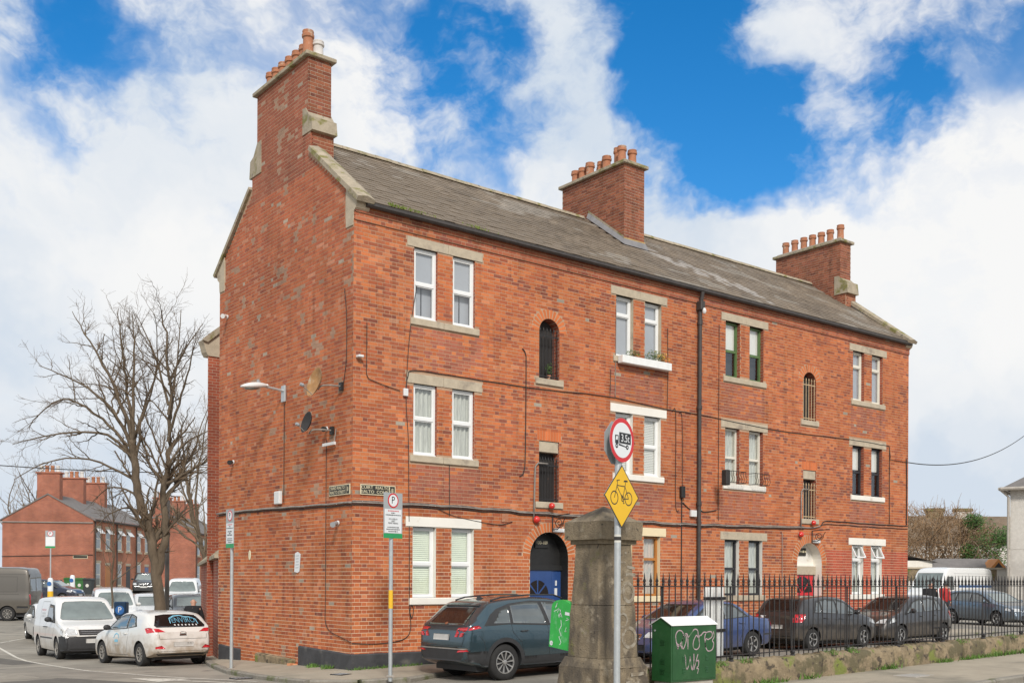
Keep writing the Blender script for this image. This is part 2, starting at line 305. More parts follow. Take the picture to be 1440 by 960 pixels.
MT['rubble']=mix_noise(mix_noise(mix_noise(mix_noise(M_('old_concrete_wall',(.25,.19,.115),.95,.35,5,bump=1.,bscale=24,detail=10),(.12,.10,.055),2.6,.48,.60,detail=9),(.17,.19,.045),2.2,.55,.66,detail=8),(.075,.058,.04),7,.56,.64,detail=9),(.32,.255,.165),9,.62,.72,detail=8)
MT['granite']=mix_noise(mix_noise(mix_noise(mix_noise(M_('pillar_granite',(.215,.168,.108),.92,.3,9,bump=.8,bscale=45,detail=10),(.10,.08,.058),2.6,.47,.62,stretch=(1,1,.35),detail=8),(.29,.24,.17),4.5,.58,.70,detail=8),(.17,.16,.05),2.6,.6,.72,detail=7),(.055,.045,.035),12,.62,.70,detail=8)
MT['grass']=M_('weeds',(.10,.19,.03),.8,.4,9)
MT['moss']=M_('moss',(.15,.20,.03),.9,.35,9)
MT['bark']=M_('bark',(.125,.092,.06),.95,.3,7,bump=.8,stretch=(1,1,.35),bscale=20)
MT['twig']=M_('twig',(.15,.10,.058),.9,.25,4)
MT['twig2']=M_('pale_twig',(.22,.165,.11),.9,.25,4)
MT['pole']=M_('weathered_pole',(.16,.145,.13),.9,.25,6,stretch=(4,4,.4),bump=.4)
MT['rubber']=M_('tyre_rubber',(.022,.021,.02),.85,.3,9)
MT['rim']=M_('alloy_rim',(.50,.49,.47),.35,.12,8,metal=.7)
MT['hub']=M_('grey_wheel_cover',(.30,.28,.25),.5,.3,8,metal=.3)
MT['carblack']=M_('black_plastic',(.03,.03,.031),.6,.2,10)
MT['chrome']=M_('chrome',(.62,.62,.62),.15,.05,4,metal=1.)
MT['carglass']=glass('car_glass',(.085,.098,.098),.04,spec=1.)
MT['tintglass']=glass('tinted_car_glass',(.014,.010,.009),.08,spec=.35,coat=.1)
MT['screenglass']=glass('windscreen_glass',(.16,.19,.18),.05,spec=.7)
MT['lamp_red']=M_('red_lamp_lens',(.55,.02,.03),.2,.25,12,coat=.8)
MT['lamp_clear']=M_('clear_lamp_lens',(.55,.56,.56),.15,.2,14,coat=.8)
MT['plate']=M_('number_plate',(.50,.49,.46),.5,.1,10)
MT['seam']=M_('panel_gap',(.02,.019,.018),.9,.2,10)
MT['sign_red']=M_('sign_red',(.60,.02,.025),.4,.06,3)
MT['sign_white']=M_('sign_white',(.74,.75,.75),.4,.04,3)
MT['sign_black']=M_('sign_black',(.012,.012,.012),.4,.1,3)
MT['sign_yellow']=M_('sign_yellow',(.80,.47,.01),.4,.06,2)
MT['sign_green']=M_('sign_green',(.02,.30,.10),.45,.06,3)
MT['sign_grey']=M_('sign_grey',(.36,.38,.38),.5,.06,3)
MT['nameplate']=M_('nameplate_black',(.03,.027,.02),.6,.2,6)
MT['letter']=M_('nameplate_cream',(.70,.62,.42),.6,.08,6)
MT['cab_green']=mix_noise(M_('cabinet_green',(.016,.078,.022),.45,.2,3,bump=.05),(.035,.10,.038),2.5,.5,.75)
MT['bright_green']=mix_noise(M_('bright_green_plastic',(.03,.40,.06),.45,.15,4),(.12,.45,.16),6,.52,.7)
MT['cab_top']=M_('cabinet_white_top',(.78,.78,.75),.6,.08,9)
MT['spray']=mix_noise(M_('pink_spray_paint',(.42,.30,.33),.7,.2,14),(.10,.17,.09),9,.48,.66)
MT['chalk']=mix_noise(M_('white_spray_paint',(.30,.265,.21),.9,.15,10),(.20,.16,.11),9,.42,.6)
MT['skin']=M_('skin',(.52,.29,.20),.6,.08,6)
MT['cloth_black']=M_('black_cloth',(.015,.015,.017),.9,.3,14,bump=.3)
MT['cloth_dark']=M_('dark_trousers',(.03,.032,.04),.9,.3,14)
MT['cloth_red']=M_('red_cloth',(.42,.03,.03),.85,.2,14)
MT['rust']=mix_noise(M_('rusty_dish',(.38,.20,.075),.7,.25,7),(.50,.44,.33),4,.5,.7)
MT['dish']=M_('black_dish',(.03,.026,.024),.7,.3,7)
MT['plastic_white']=M_('white_plastic',(.70,.70,.68),.5,.06,6)
MT['plastic_grey']=M_('grey_plastic',(.32,.33,.34),.55,.1,6)
MT['bell_red']=M_('red_alarm',(.62,.03,.02),.35,.1,4,coat=.5)
MT['leaf']=M_('green_leaf',(.07,.13,.025),.6,.45,7)
MT['ivy']=M_('ivy_leaf',(.055,.12,.02),.6,.5,5)
MT['flower']=M_('yellow_flower',(.75,.42,.02),.6,.25,9)
MT['farslate']=M_('far_slate',(.17,.155,.145),.85,.18,2,stretch=(1,1,1))
MT['bin_green']=M_('green_bin',(.03,.13,.03),.5,.2,5)
MT['bin_dark']=M_('dark_bin',(.03,.035,.035),.5,.2,5)
MT['sticker']=M_('pale_sticker',(.6,.58,.52),.7,.1,6)
MT['yellow']=M_('yellow_band',(.80,.46,.02),.5,.06,5)
MT['bluesign']=M_('blue_panel',(.03,.13,.36),.5,.1,5)
MT['darkblue']=M_('dark_blue_panel',(.006,.03,.07),.5,.1,5)
MT['pale_blue']=M_('pale_blue_decal',(.23,.55,.72),.5,.1,6)
MT['litter']=M_('orange_litter',(.62,.28,.14),.7,.2,12)
# ------------------------------------------------------------------ lettering: one flat mesh per text
def text_mesh(body,size,align='CENTER',sx=1.,thick=.0008,font_space=1.):
    c=bpy.data.curves.new('lettering','FONT'); c.body=body; c.size=size; c.align_x=align; c.align_y='CENTER'; c.extrude=thick; c.space_character=font_space; c.resolution_u=3
    o=bpy.data.objects.new('lettering',c); link(o); dg=bpy.context.evaluated_depsgraph_get(); me=bpy.data.meshes.new_from_object(o.evaluated_get(dg)); COL.objects.unlink(o); bpy.data.objects.remove(o)
    if sx!=1.:
        for v in me.vertices: v.co.x*=sx
    return me
def place_text(body,size,M,mat,parent,sx=1.,name='lettering',align='CENTER'):
    me=text_mesh(body,size,align,sx); me.materials.clear(); me.materials.append(mat); o=bpy.data.objects.new(name,me); link(o); o.parent=parent; o.matrix_local=M; return o
def frameM(origin,xdir,zdir):
    """local x along xdir, local y up along zdir, local z = outward normal"""
    x=Vector(xdir).normalized(); y=Vector(zdir).normalized(); z=x.cross(y); o=Vector(origin)
    return Matrix(((x.x,y.x,z.x,o.x),(x.y,y.y,z.y,o.y),(x.z,y.z,z.z,o.z),(0,0,0,1)))
def stroke(mb,pts,w,M,z=.002):
    """flat brush line in the local xy plane of M"""
    P=[Vector((p[0],p[1],0)) for p in pts]; n=len(P); vs=[]
    for i in range(n):
        t=(P[min(i+1,n-1)]-P[max(i-1,0)]).normalized(); q=Vector((-t.y,t.x,0))*w/2
        vs+= [M@(P[i]+q+Vector((0,0,z))),M@(P[i]-q+Vector((0,0,z)))]
    mb.add(vs,[(2*i,2*i+1,2*i+3,2*i+2) for i in range(n-1)])
def ticks(mb,cx,y,w,h,M,rnd,z=.0045):
    """a line of print too small to read: short dark dashes"""
    x=cx-w/2
    while x<cx+w/2-.004:
        l=rnd.uniform(.5,1.1)*h; stroke(mb,[(x,y),(x+l*.8,y)],h*rnd.uniform(.5,.85),M,z); x+=l*1.15
def ring_pts(cx,cy,rx,ry,n=24,a0=0,a1=2*PI): return [(cx+rx*math.cos(a0+(a1-a0)*i/n),cy+ry*math.sin(a0+(a1-a0)*i/n)) for i in range(n+1)]
# ------------------------------------------------------------------ ground
PV=[(0,0),(5,-.12),(8,-.22),(10,-.28),(15,-.40),(20,-.40),(35,-.07),(60,.48),(90,.85),(200,1.1),(900,1.2)]
def zroad(u,v):
    b=-.385+.02*min(max(u,0),12)
    if v<0: b+=.012*min(-v,18)
    else:
        k=min(max((u-8-max(0,v-6)*1.5)/8,0),1); b+=interp(v,PV)*(1-k)
    return b
def build_ground():
    def axis(fine0,fine1,step,far):
        a=list(np.arange(fine0,fine1+1e-6,step)); s=step; x=fine1
        while x<far: s*=1.35; x+=s; a.append(x)
        s=step; x=fine0
        while x>-far: s*=1.35; x-=s; a.insert(0,x)
        return a
    xs=axis(-14,34,1.,900); ys=axis(-22,60,1.,900)
    mb=MB(); mb.v=[(x,y,zroad(x,y)) for y in ys for x in xs]; n=len(xs)
    mb.f=[(j*n+i,j*n+i+1,(j+1)*n+i+1,(j+1)*n+i) for j in range(len(ys)-1) for i in range(n-1)]; mb.m=[0]*len(mb.f)
    o=mb.build('road',MT['asphalt'],smooth=True,kind='structure'); return o
road=build_ground()
def strip(name,inner,outer,zi,zo,mat,kerb=True,kw=.14,kh=None):
    """pavement between an inner and an outer line, with kerb stones along the outer line"""
    def resample(P,n):
        d=[0]
        for a,b in zip(P,P[1:]): d.append(d[-1]+math.dist(a,b))
        out=[]
        for k in range(n):
            t=d[-1]*k/(n-1); i=max(j for j in range(len(d)) if d[j]<=t+1e-9); i=min(i,len(P)-2); q=(t-d[i])/max(d[i+1]-d[i],1e-9)
            out.append((lerp(P[i][0],P[i+1][0],q),lerp(P[i][1],P[i+1][1],q)))
        return out,d[-1]
    _,ln=resample(outer,2); n=max(int(ln/.45),4); I,_=resample(inner,n); O,_=resample(outer,n); rows=5
    mb=MB(); 
    for k in range(n):
        for r in range(rows+1):
            t=r/rows; x=lerp(I[k][0],O[k][0],t); y=lerp(I[k][1],O[k][1],t); mb.v.append((x,y,lerp(zi(*I[k]),zo(*O[k]),t)))
    w=rows+1
    mb.f=[(k*w+r,k*w+r+1,(k+1)*w+r+1,(k+1)*w+r) for k in range(n-1) for r in range(rows)]; mb.m=[0]*len(mb.f)
    pv=mb.build(name,mat,kind='structure',smooth=True)
    if kerb:
        nk=int(ln/.92); K,_=resample(outer,nk+1)
        for k in range(nk):
            a=Vector((*K[k],0)); b=Vector((*K[k+1],0)); t=(b-a).normalized(); c=Vector((t.y,-t.x,0)); 
            mid=Vector(((I[int(k/nk*(n-1))][0]),(I[int(k/nk*(n-1))][1]),0))
            if (mid-a).dot(c)>0: c=-c
            a+=t*.008; b-=t*.008; j=random.uniform(-.006,.006)
            vs=[]
            for p,q in ((a,K[k]),(b,K[k+1])):
                zt=zo(*q)+.006+j; zb=zroad(*q)-.05
                for off,z in ((0,zb),(kw*.92,zb),(kw,zt-.025),(kw-.025,zt),(0,zt)): vs.append(p+c*off+Vector((0,0,z)))
            m2=MB(); m2.add(vs,[(0,1,6,5),(1,2,7,6),(2,3,8,7),(3,4,9,8),(4,0,5,9),(0,4,3,2,1),(5,6,7,8,9)]); m2.build('kerb_stone',MT['kerb'],pv)
    return pv
zp=lambda h:(lambda x,y:zroad(x,y)+h)
# round the corner of the building
arc=[(-1.5+1.55*(1-math.cos(a)),-.55-1.15*math.sin(a)) for a in [PI/2*i/8 for i in range(9)]]
outer=[(5.0,22),(2.9,15),(1.05,10),(-.05,7),(-.75,4.9),(-1.35,2.6),(-1.5,.8)]+arc+[(.55,-1.62),(1.3,-1.12),(2.2,-1.0),(24,-1.0)]
inner=[(6.3,22),(4.0,15),(1.75,10.2),(.22,6.9),(.05,4.9),(.05,2.6),(.05,.8)]+[(.05,.25)]*4+[(.05,.05)]*1+[(.2,.05)]*4+[(.6,.05),(1.3,.05),(2.2,.05),(24,.05)]
strip('pavement',inner,outer,lambda x,y:zroad(x,y)+.15,zp(.09),MT['pave'])
strip('pavement',[(-.4,-7.55),(8,-7.55),(40,-7.55)],[(-.9,-9.75),(8,-9.8),(40,-9.9)],zp(.13),zp(.11),MT['pave'])
# pavement of the terraced street, far side
strip('pavement',[CW(-40,79.4)[:2],CW(-31.4,79.4)[:2],CW(-31.1,130)[:2]],[CW(-40,77.5)[:2],CW(-29.6,77.2)[:2],CW(-29.4,130)[:2]],zp(.12),zp(.1),MT['pave'],kerb=False)
# flags and joints of the near pavement, a manhole cover, tufts, litter
def paint_strip(name,pts,w,label,parent=road,h=.006,mat=None,loc=None):
    mb=MB(); P=[]
    for a,b in zip(pts,pts[1:]):
        n=max(1,int(math.dist(a,b)/.5)); P+=[(lerp(a[0],b[0],i/n),lerp(a[1],b[1],i/n)) for i in range(n)]
    P.append(pts[-1]); vs=[]
    for i,p in enumerate(P):
        q0=P[max(i-1,0)]; q1=P[min(i+1,len(P)-1)]; t=Vector((q1[0]-q0[0],q1[1]-q0[1])).normalized(); nx,ny=-t.y*w/2,t.x*w/2
        for s in (1,-1):
            x,y=p[0]+s*nx,p[1]+s*ny; vs.append((x,y,zroad(x,y)+h))
    mb.add(vs,[(2*i,2*i+1,2*i+3,2*i+2) for i in range(len(P)-1)])
    return mb.build(name,mat or MT['roadpaint'],parent)
paint_strip('bay_line',[(-1.9,21.5),(-3.05,12.5),(-3.25,6.2),(-2.75,3.0),(-1.9,.3)],.09,'')
paint_strip('bay_line',[(-1.9,21.5),(.2,24.5)],.09,'')
paint_strip('lane_line',[(-9,34),(-4,40)],.1,'')
def arrow(name,c,d,ln,wd,parent=road):
    t=Vector((d[0],d[1])).normalized(); n=Vector((-t.y,t.x)); mb=MB()
    sh=[(0,-.06),(ln*.55,-.06),(ln*.55,-wd/2),(ln,0),(ln*.55,wd/2),(ln*.55,.06),(0,.06)]
    vs=[]
    for a,b in sh:
        p=Vector(c)+t*a+n*b; vs.append((p.x,p.y,zroad(p.x,p.y)+.007))
    mb.add(vs,[(0,1,5,6),(1,2,3,4,5)]); return mb.build(name,MT['roadpaint'],parent)
arrow('direction_arrow',(-2.35,.2),(-.38,1),3.0,.9); arrow('direction_arrow',(-1.6,30.2),(-.25,-1),3.2,1.2)
# ------------------------------------------------------------------ the brick apartment block
BL=20.24; BD=6.66; CRS=.078
bld=thing('apartment_building','three-storey red brick apartment block with slate roof and three tall chimneys','building')
BAYS=[1.27,7.13,11.19,17.02]; LV=[(1.20,2.70),(4.20,5.70),(7.07,8.56)]
rects=[]           # no-brick rectangles (u0,u1,z0,z1) with optional arch radius
def bay_openings(b): return [(b+.175,b+.765),(b+1.17,b+1.76)]
for b in BAYS:
    for z0,z1 in LV:
        for a,c in bay_openings(b): rects.append((a,c,z0,z1,0))
STAIR=[(4.87,5.485,6.23,7.325,.3075),(14.755,15.37,6.23,7.325,.3075),(4.88,5.49,3.39,4.80,0),(14.78,15.39,3.39,4.80,0),(4.63,5.79,-.4,2.12,.58),(14.52,15.68,-.4,2.12,.58)]
holes=rects+STAIR
stones=[]          # lintels and sills stand in the brickwork
for b in BAYS:
    for z0,z1 in LV: stones+= [(b,b+1.96,z1,z1+.205),(b+.085,b+1.87,z0-.145,z0)]
for a,c,z0,z1,r in STAIR:
    if z0>0: stones.append((a-.11,c+.11,z0-.145,z0))
vous=[(.5*(a+c),z1,r) for a,c,z0,z1,r in STAIR if r]     # arches
flat=[(a-.06,c+.06,4.80,5.04) for a,c,z0,z1,r in STAIR if not r]
def cut(iv,a,b):
    out=[]
    for p,q in iv:
        if b<=p or a>=q: out.append((p,q)); continue
        if a>p: out.append((p,a))
        if b<q: out.append((b,q))
    return out
def front_iv(z0,z1):
    zm=.5*(z0+z1); iv=[(-.006,BL)]
    for a,c,b0,b1,r in holes:
        if b0<zm<b1: iv=cut(iv,a,c)
        elif r and b1<=zm<b1+r: w=math.sqrt(r*r-(zm-b1)**2); m=.5*(a+c); iv=cut(iv,m-w,m+w)
    for a,c,b0,b1 in stones:
        if b0-.02<zm<b1+.02: iv=cut(iv,a-.004,c+.004)
    for m,zs,r in vous:
        if zs<=zm<zs+r+.225: w=math.sqrt((r+.225)**2-(zm-zs)**2); iv=cut(iv,m-w,m+w)
    for a,c,b0,b1 in flat:
        if b0<zm<b1: iv=cut(iv,a,c)
    return iv
ROOFK=.718; EAVE=9.22
def gable_iv(z0,z1):
    zm=.5*(z0+z1)
    if zm<8.95: return [(0,BD)]
    out=None
    if zm<11.55:
        a=max((zm-9.30)/ROOFK-.02,.36 if zm<9.5 else 0); out=(max(a,0.33 if zm<9.45 else 0),BD-max(a,.33 if zm<9.45 else 0))
        if out[0]>=out[1]: out=None
    ch=(1.86,4.80) if zm<11.15 else ((2.0,4.54) if zm<12.88 else None)
    if out and ch: return [(min(out[0],ch[0]),max(out[1],ch[1]))]
    return [out] if out else ([ch] if ch else [])
mixc_=lambda c:tuple(lerp(x,y,.02)*.98 for x,y in zip(c,(.29,.155,.11)))
PAL=[mixc_((.485,.143,.052)),mixc_((.445,.123,.046)),mixc_((.515,.165,.062)),mixc_((.39,.106,.046)),mixc_((.33,.094,.047)),mixc_((.25,.078,.048)),mixc_((.54,.195,.09))]
PW=[.27,.25,.19,.17,.07,.02,.03]
def vnoise(seed):
    g=np.random.default_rng(seed).random((64,64))
    def f(x,y):
        xi,yi=int(math.floor(x)),int(math.floor(y)); fx,fy=x-xi,y-yi; fx=fx*fx*(3-2*fx); fy=fy*fy*(3-2*fy)
        q=lambda a,b:g[a%64,b%64]
        return lerp(lerp(q(xi,yi),q(xi+1,yi),fx),lerp(q(xi,yi+1),q(xi+1,yi+1),fx),fy)
    return f
nz1,nz2,nz3=vnoise(1),vnoise(2),vnoise(3)
def tone(c,k): return tuple(x*k for x in c)
def mixc(a,b,t): return tuple(lerp(x,y,t) for x,y in zip(a,b))
def front_col(u,z):
    c=PAL[rng.choice(7,p=PW)]; n=.6*nz1(u*.55,z*.7)+.4*nz1(u*1.9+7,z*2.1); k=.76+.46*n
    pn=nz2(u*1.3,z*1.7)
    if pn>.70 and rng.random()<.30: c=PAL[rng.choice([4,5])]
    for b in BAYS:       # rebuilt panels under the upper windows
        if b+.05<u<b+1.9 and (3.2<z<4.05 or (6.05<z<6.95)):
            if rng.random()<.7: c=mixc(c,(.30,.105,.075),.7)
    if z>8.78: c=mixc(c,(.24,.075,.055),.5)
    if u>15.9 and z<2.5 and u>15.9+.12*nz3(z*9,u): c=mixc(c,(.43,.075,.048),.72)
    if rng.random()<.003: c=(.33,.28,.22)
    if u<1.3+.8*nz2(z*1.5,u) and z>4.5 and rng.random()<.75: c=mixc(c,PAL[rng.choice([2,6,5,5])],.6)
    return tone(c,k*rng.uniform(.9,1.1))
def gable_col(v,z):
    c=PAL[rng.choice(7,p=PW)]; n=.6*nz3(v*.6,z*.6)+.4*nz3(v*2.1,z*2.2+5); k=.76+.44*n
    up=min(max((z-4.)/6.,0),1)
    c=mixc(c,(.40,.115,.066),.55*up)
    q=rng.random()
    if q<.03+.06*up: c=mixc(c,(.54,.26,.16),.6)
    if z>10.4: c=tone(mixc(c,(.27,.10,.068),.5),.88)
    if nz2(v*3.6+9,z*4.2)>.84-.06*up and rng.random()<.6: c=mixc(c,(.34,.235,.165),.8)
    elif rng.random()<.008: c=(.38,.30,.23)
    return tone(c,k*rng.uniform(.9,1.1))
def chim_col(a,z):
    c=PAL[rng.choice(7,p=PW)]; c=mixc(c,(.21,.085,.06),.6)
    return tone(c,rng.uniform(.62,1.08))
BR=[]      # every brick: (8 corners, colour, plane id)
def field(zstart,zend,ivf,P,colf,off0=0.,wall=0,skip=None,proud=.002):
    i=0; z=zstart
    while z<zend-1e-6:
        for a,b in ivf(z,z+CRS):
            per=.3375; s=off0+(.16875 if i%2 else 0.); k=math.floor((a-s)/per)-1; x=s+k*per
            while x<b:
                for ln in (.225,.1125):
                    p,q=max(x,a)+.0038,min(x+ln,b)-.0038; x+=ln
                    if q-p<.028: continue
                    um=.5*(p+q); zm=z+CRS/2
                    if skip and skip(um,zm): continue
                    d=proud+rng.uniform(-.0006,.0008); j=rng.uniform(-.0012,.0012); zb,zt=z+.0062+j,z+CRS-.0062+j
                    BR.append(([P(p,zb,-.02),P(q,zb,-.02),P(q,zt,-.02),P(p,zt,-.02),P(p,zb,d),P(q,zb,d),P(q,zt,d),P(p,zt,d)],colf(um,zm),wall))
        z+=CRS; i+=1
PF=lambda a,z,d:(a,-d,z)
PG=lambda a,z,d:(-d,a,z)
field(-.36,8.83,front_iv,PF,front_col,0.,0)
# corbelled eaves courses step out
field(8.83,8.986,front_iv,lambda a,z,d:(a,-d-.028,z),front_col,.05,0)
field(8.986,9.142,front_iv,lambda a,z,d:(a,-d-.056,z),front_col,.1,0)
gskip=lambda v,z:(z>8.70 and (v<.30 or v>BD-.30) and z<9.5)
field(-.52,12.88,gable_iv,PG,gable_col,.06,1,gskip)
def radial(m,zs,r,n,P,colf,wall,depth=.215):
    for i in range(n):
        a0=PI*i/n+.012/ (r+.1); a1=PI*(i+1)/n-.012/(r+.1); pr=.0016
        pts=[(m+rr*math.cos(a),zs+rr*math.sin(a)) for rr,a in ((r+.003,a0),(r+depth,a0),(r+depth,a1),(r+.003,a1))]
        c=tone((.55,.16,.055),rng.uniform(.8,1.12)); BR.append(([P(x,z,-.02) for x,z in pts]+[P(x,z,pr) for x,z in pts],c,wall))
for m,zs,r in vous: radial(m,zs,r,int(PI*(r+.1)/.088),PF,front_col,0)
for a,c,z0,z1 in flat:
    n=int((c-a)/.078)
    for i in range(n):
        x0=a+(c-a)*i/n+.004; x1=a+(c-a)*(i+1)/n-.004; col=tone((.55,.15,.052),rng.uniform(.85,1.1)); BR.append(([PF(x0,z0+.004,-.02),PF(x1,z0+.004,-.02),PF(x1,z1-.004,-.02),PF(x0,z1-.004,-.02),PF(x0,z0+.004,.0018),PF(x1,z0+.004,.0018),PF(x1,z1-.004,.0018),PF(x0,z1-.004,.0018)],col,0))
FB=[(4,5,6,7),(0,1,5,4),(1,2,6,5),(2,3,7,6),(3,0,4,7)]
def brick_mesh(name,items,mat):
    n=len(items); V=np.array([c for it in items for c in it[0]],dtype=np.float32); F=np.array(FB,dtype=np.int32)
    faces=(np.arange(n)[:,None,None]*8+F[None]).reshape(-1,4)
    me=bpy.data.meshes.new(name); me.vertices.add(len(V)); me.vertices.foreach_set('co',V.ravel()); me.loops.add(faces.size); me.loops.foreach_set('vertex_index',faces.ravel()); me.polygons.add(len(faces)); me.polygons.foreach_set('loop_start',np.arange(0,faces.size,4,dtype=np.int32))
    me.update(calc_edges=True)
    at=me.attributes.new('tint','FLOAT_COLOR','FACE'); col=np.repeat(np.array([(*it[1],1.) for it in items],dtype=np.float32),5,axis=0); at.data.foreach_set('color',col.ravel())
    me.materials.append(mat); me.shade_flat(); return me
def screen_size(it):
    P=[Vector(c) for c in it[0][4:8]]; c=sum(P,Vector())/4-Vector((CAMX,CAMY,CAMZ)); n=(P[1]-P[0]).cross(P[3]-P[0]); return abs(n.dot(c))/c.length**3
def pick(items,limit,bad):
    s=[(-1 if bad(it) else screen_size(it)) for it in items]; o=np.argsort(s)[::-1][:limit]; k=np.zeros(len(items),bool); k[o]=True; return k
# walls behind the bricks (mortar), with the openings left out
def wall_panel(a0,a1,z0,z1,holes,P,mb,depth=.24):
    xs=sorted({a0,a1,*[h[0] for h in holes],*[h[1] for h in holes]}); 
    zs=sorted({z0,z1,*[max(h[2],z0) for h in holes],*[h[3] for h in holes],*[h[3]+h[4] for h in holes]})
    for x,x2 in zip(xs,xs[1:]):
        for z,z2 in zip(zs,zs[1:]):
            xm,zm=.5*(x+x2),.5*(z+z2)
            if any(h[0]<xm<h[1] and h[2]<zm<h[3]+h[4] for h in holes): continue
            mb.add([P(x,z,0),P(x2,z,0),P(x2,z2,0),P(x,z2,0)],[(0,1,2,3)])
    for a,c,b0,b1,r in holes:
        if r:
            m=.5*(a+c); n=14
            for i in range(n):
                q0,q1=PI*i/n,PI*(i+1)/n; x,y=m+r*math.cos(q0),b1+r*math.sin(q0); x2,y2=m+r*math.cos(q1),b1+r*math.sin(q1)
                mb.add([P(x,y,0),P(x,b1+r,0),P(x2,b1+r,0),P(x2,y2,0)],[(0,1,2,3)])
wm=MB(); wall_panel(0,BL,-.6,9.15,holes,PF,wm); wm.box((.02,-.028,8.83),(BL,-.001,8.986)); wm.box((.02,-.056,8.986),(BL,-.0005,9.15))
wfront=wm.build('wall',MT['mortar'],bld); wfront['label']='long front wall with paired windows and two arched doorways'
gm=MB(); gm.add([PG(*p,0) for p in [(0,-.7),(BD,-.7),(BD,9.1),(0,9.1)]],[(0,1,2,3)]); gm.add([PG(*p,0) for p in [(0,9.1),(BD,9.1),(BD-.15,9.35),(4.80,10.80),(4.80,11.15),(4.54,11.5),(4.54,12.87),(2.0,12.87),(2.0,11.5),(1.86,11.15),(1.86,10.80),(.15,9.35)]],[tuple(range(12))])
wgable=gm.build('wall',MT['mortar'],bld); wgable['label']='windowless gable end wall with the end chimney'
km=MB(); km.add([(BL,0,-.6),(BL,BD,-.6),(BL,BD,9.2),(BL,BD/2,11.6),(BL,0,9.2)],[(0,1,2,3,4)]); km.add([(0,BD,-.6),(BL,BD,-.6),(BL,BD,9.2),(0,BD,9.2)],[(0,1,2,3)])
km.build('rear_wall',MT['bricktex'],bld)
fl=MB(); fl.add([(.05,.5,-.2),(BL-.05,.5,-.2),(BL-.05,.5,9),(.05,.5,9)],[(0,1,2,3)]); fl.build('dark_interior',MT['room'],bld)
solo=pick(BR,300,lambda it:(it[2]==0 and it[0][4][0]>2.0) or it[0][4][2]<-.2 or (it[2]==0 and it[0][4][2]<.07) or it[2]>1)
allow={0:wfront,1:wgable}
var={}
for it,k in zip(BR,solo):
    if not k: continue
    P=[Vector(c) for c in it[0]]; o0=P[4]; ln=(P[5]-P[4]).length; key=(it[2],round(ln/.004),rng.integers(0,4))
    if key not in var: var[key]=brick_mesh('brick',[([c-o0 for c in P],it[1],0)],MT['brick'])
    ob=bpy.data.objects.new('brick',var[key]); link(ob); ob.parent=allow[it[2]]; ob.location=o0
for wi,w in allow.items():
    items=[it for it,k in zip(BR,solo) if it[2]==wi and not k]
    ob=bpy.data.objects.new('brickwork',brick_mesh('brickwork',items,MT['brick'])); link(ob); ob.parent=w; ob['kind']='stuff'
BR=[]
# reveals of all openings
def reveal(a,c,z0,z1,r,depth,mat,matR=None,name='reveal',sill=False):
    mb=MB(); mb.mat(mat)
    mb.add([PF(a,z0,.002),PF(a,z0,-depth),PF(a,z1,-depth),PF(a,z1,.002)],[(0,1,2,3)]); mb.mat(matR or mat)
    mb.add([PF(c,z0,.002),PF(c,z0,-depth),PF(c,z1,-depth),PF(c,z1,.002)],[(3,2,1,0)]); mb.mat(mat)
    if r:
        m=.5*(a+c); n=14
        for i in range(n):
            q0,q1=PI*i/n,PI*(i+1)/n
            mb.mat(matR or mat) if i<7 else mb.mat(mat)
            mb.add([PF(m+r*math.cos(q),z1+r*math.sin(q),d) for q,d in ((q0,.002),(q0,-depth),(q1,-depth),(q1,.002))],[(0,1,2,3)])
    else: mb.add([PF(a,z1,.002),PF(c,z1,.002),PF(c,z1,-depth),PF(a,z1,-depth)],[(0,1,2,3)])
    mb.add([PF(a,z0,.002),PF(c,z0,.002),PF(c,z0,-depth),PF(a,z0,-depth)],[(3,2,1,0)])
    return mb.build(name,None,bld)
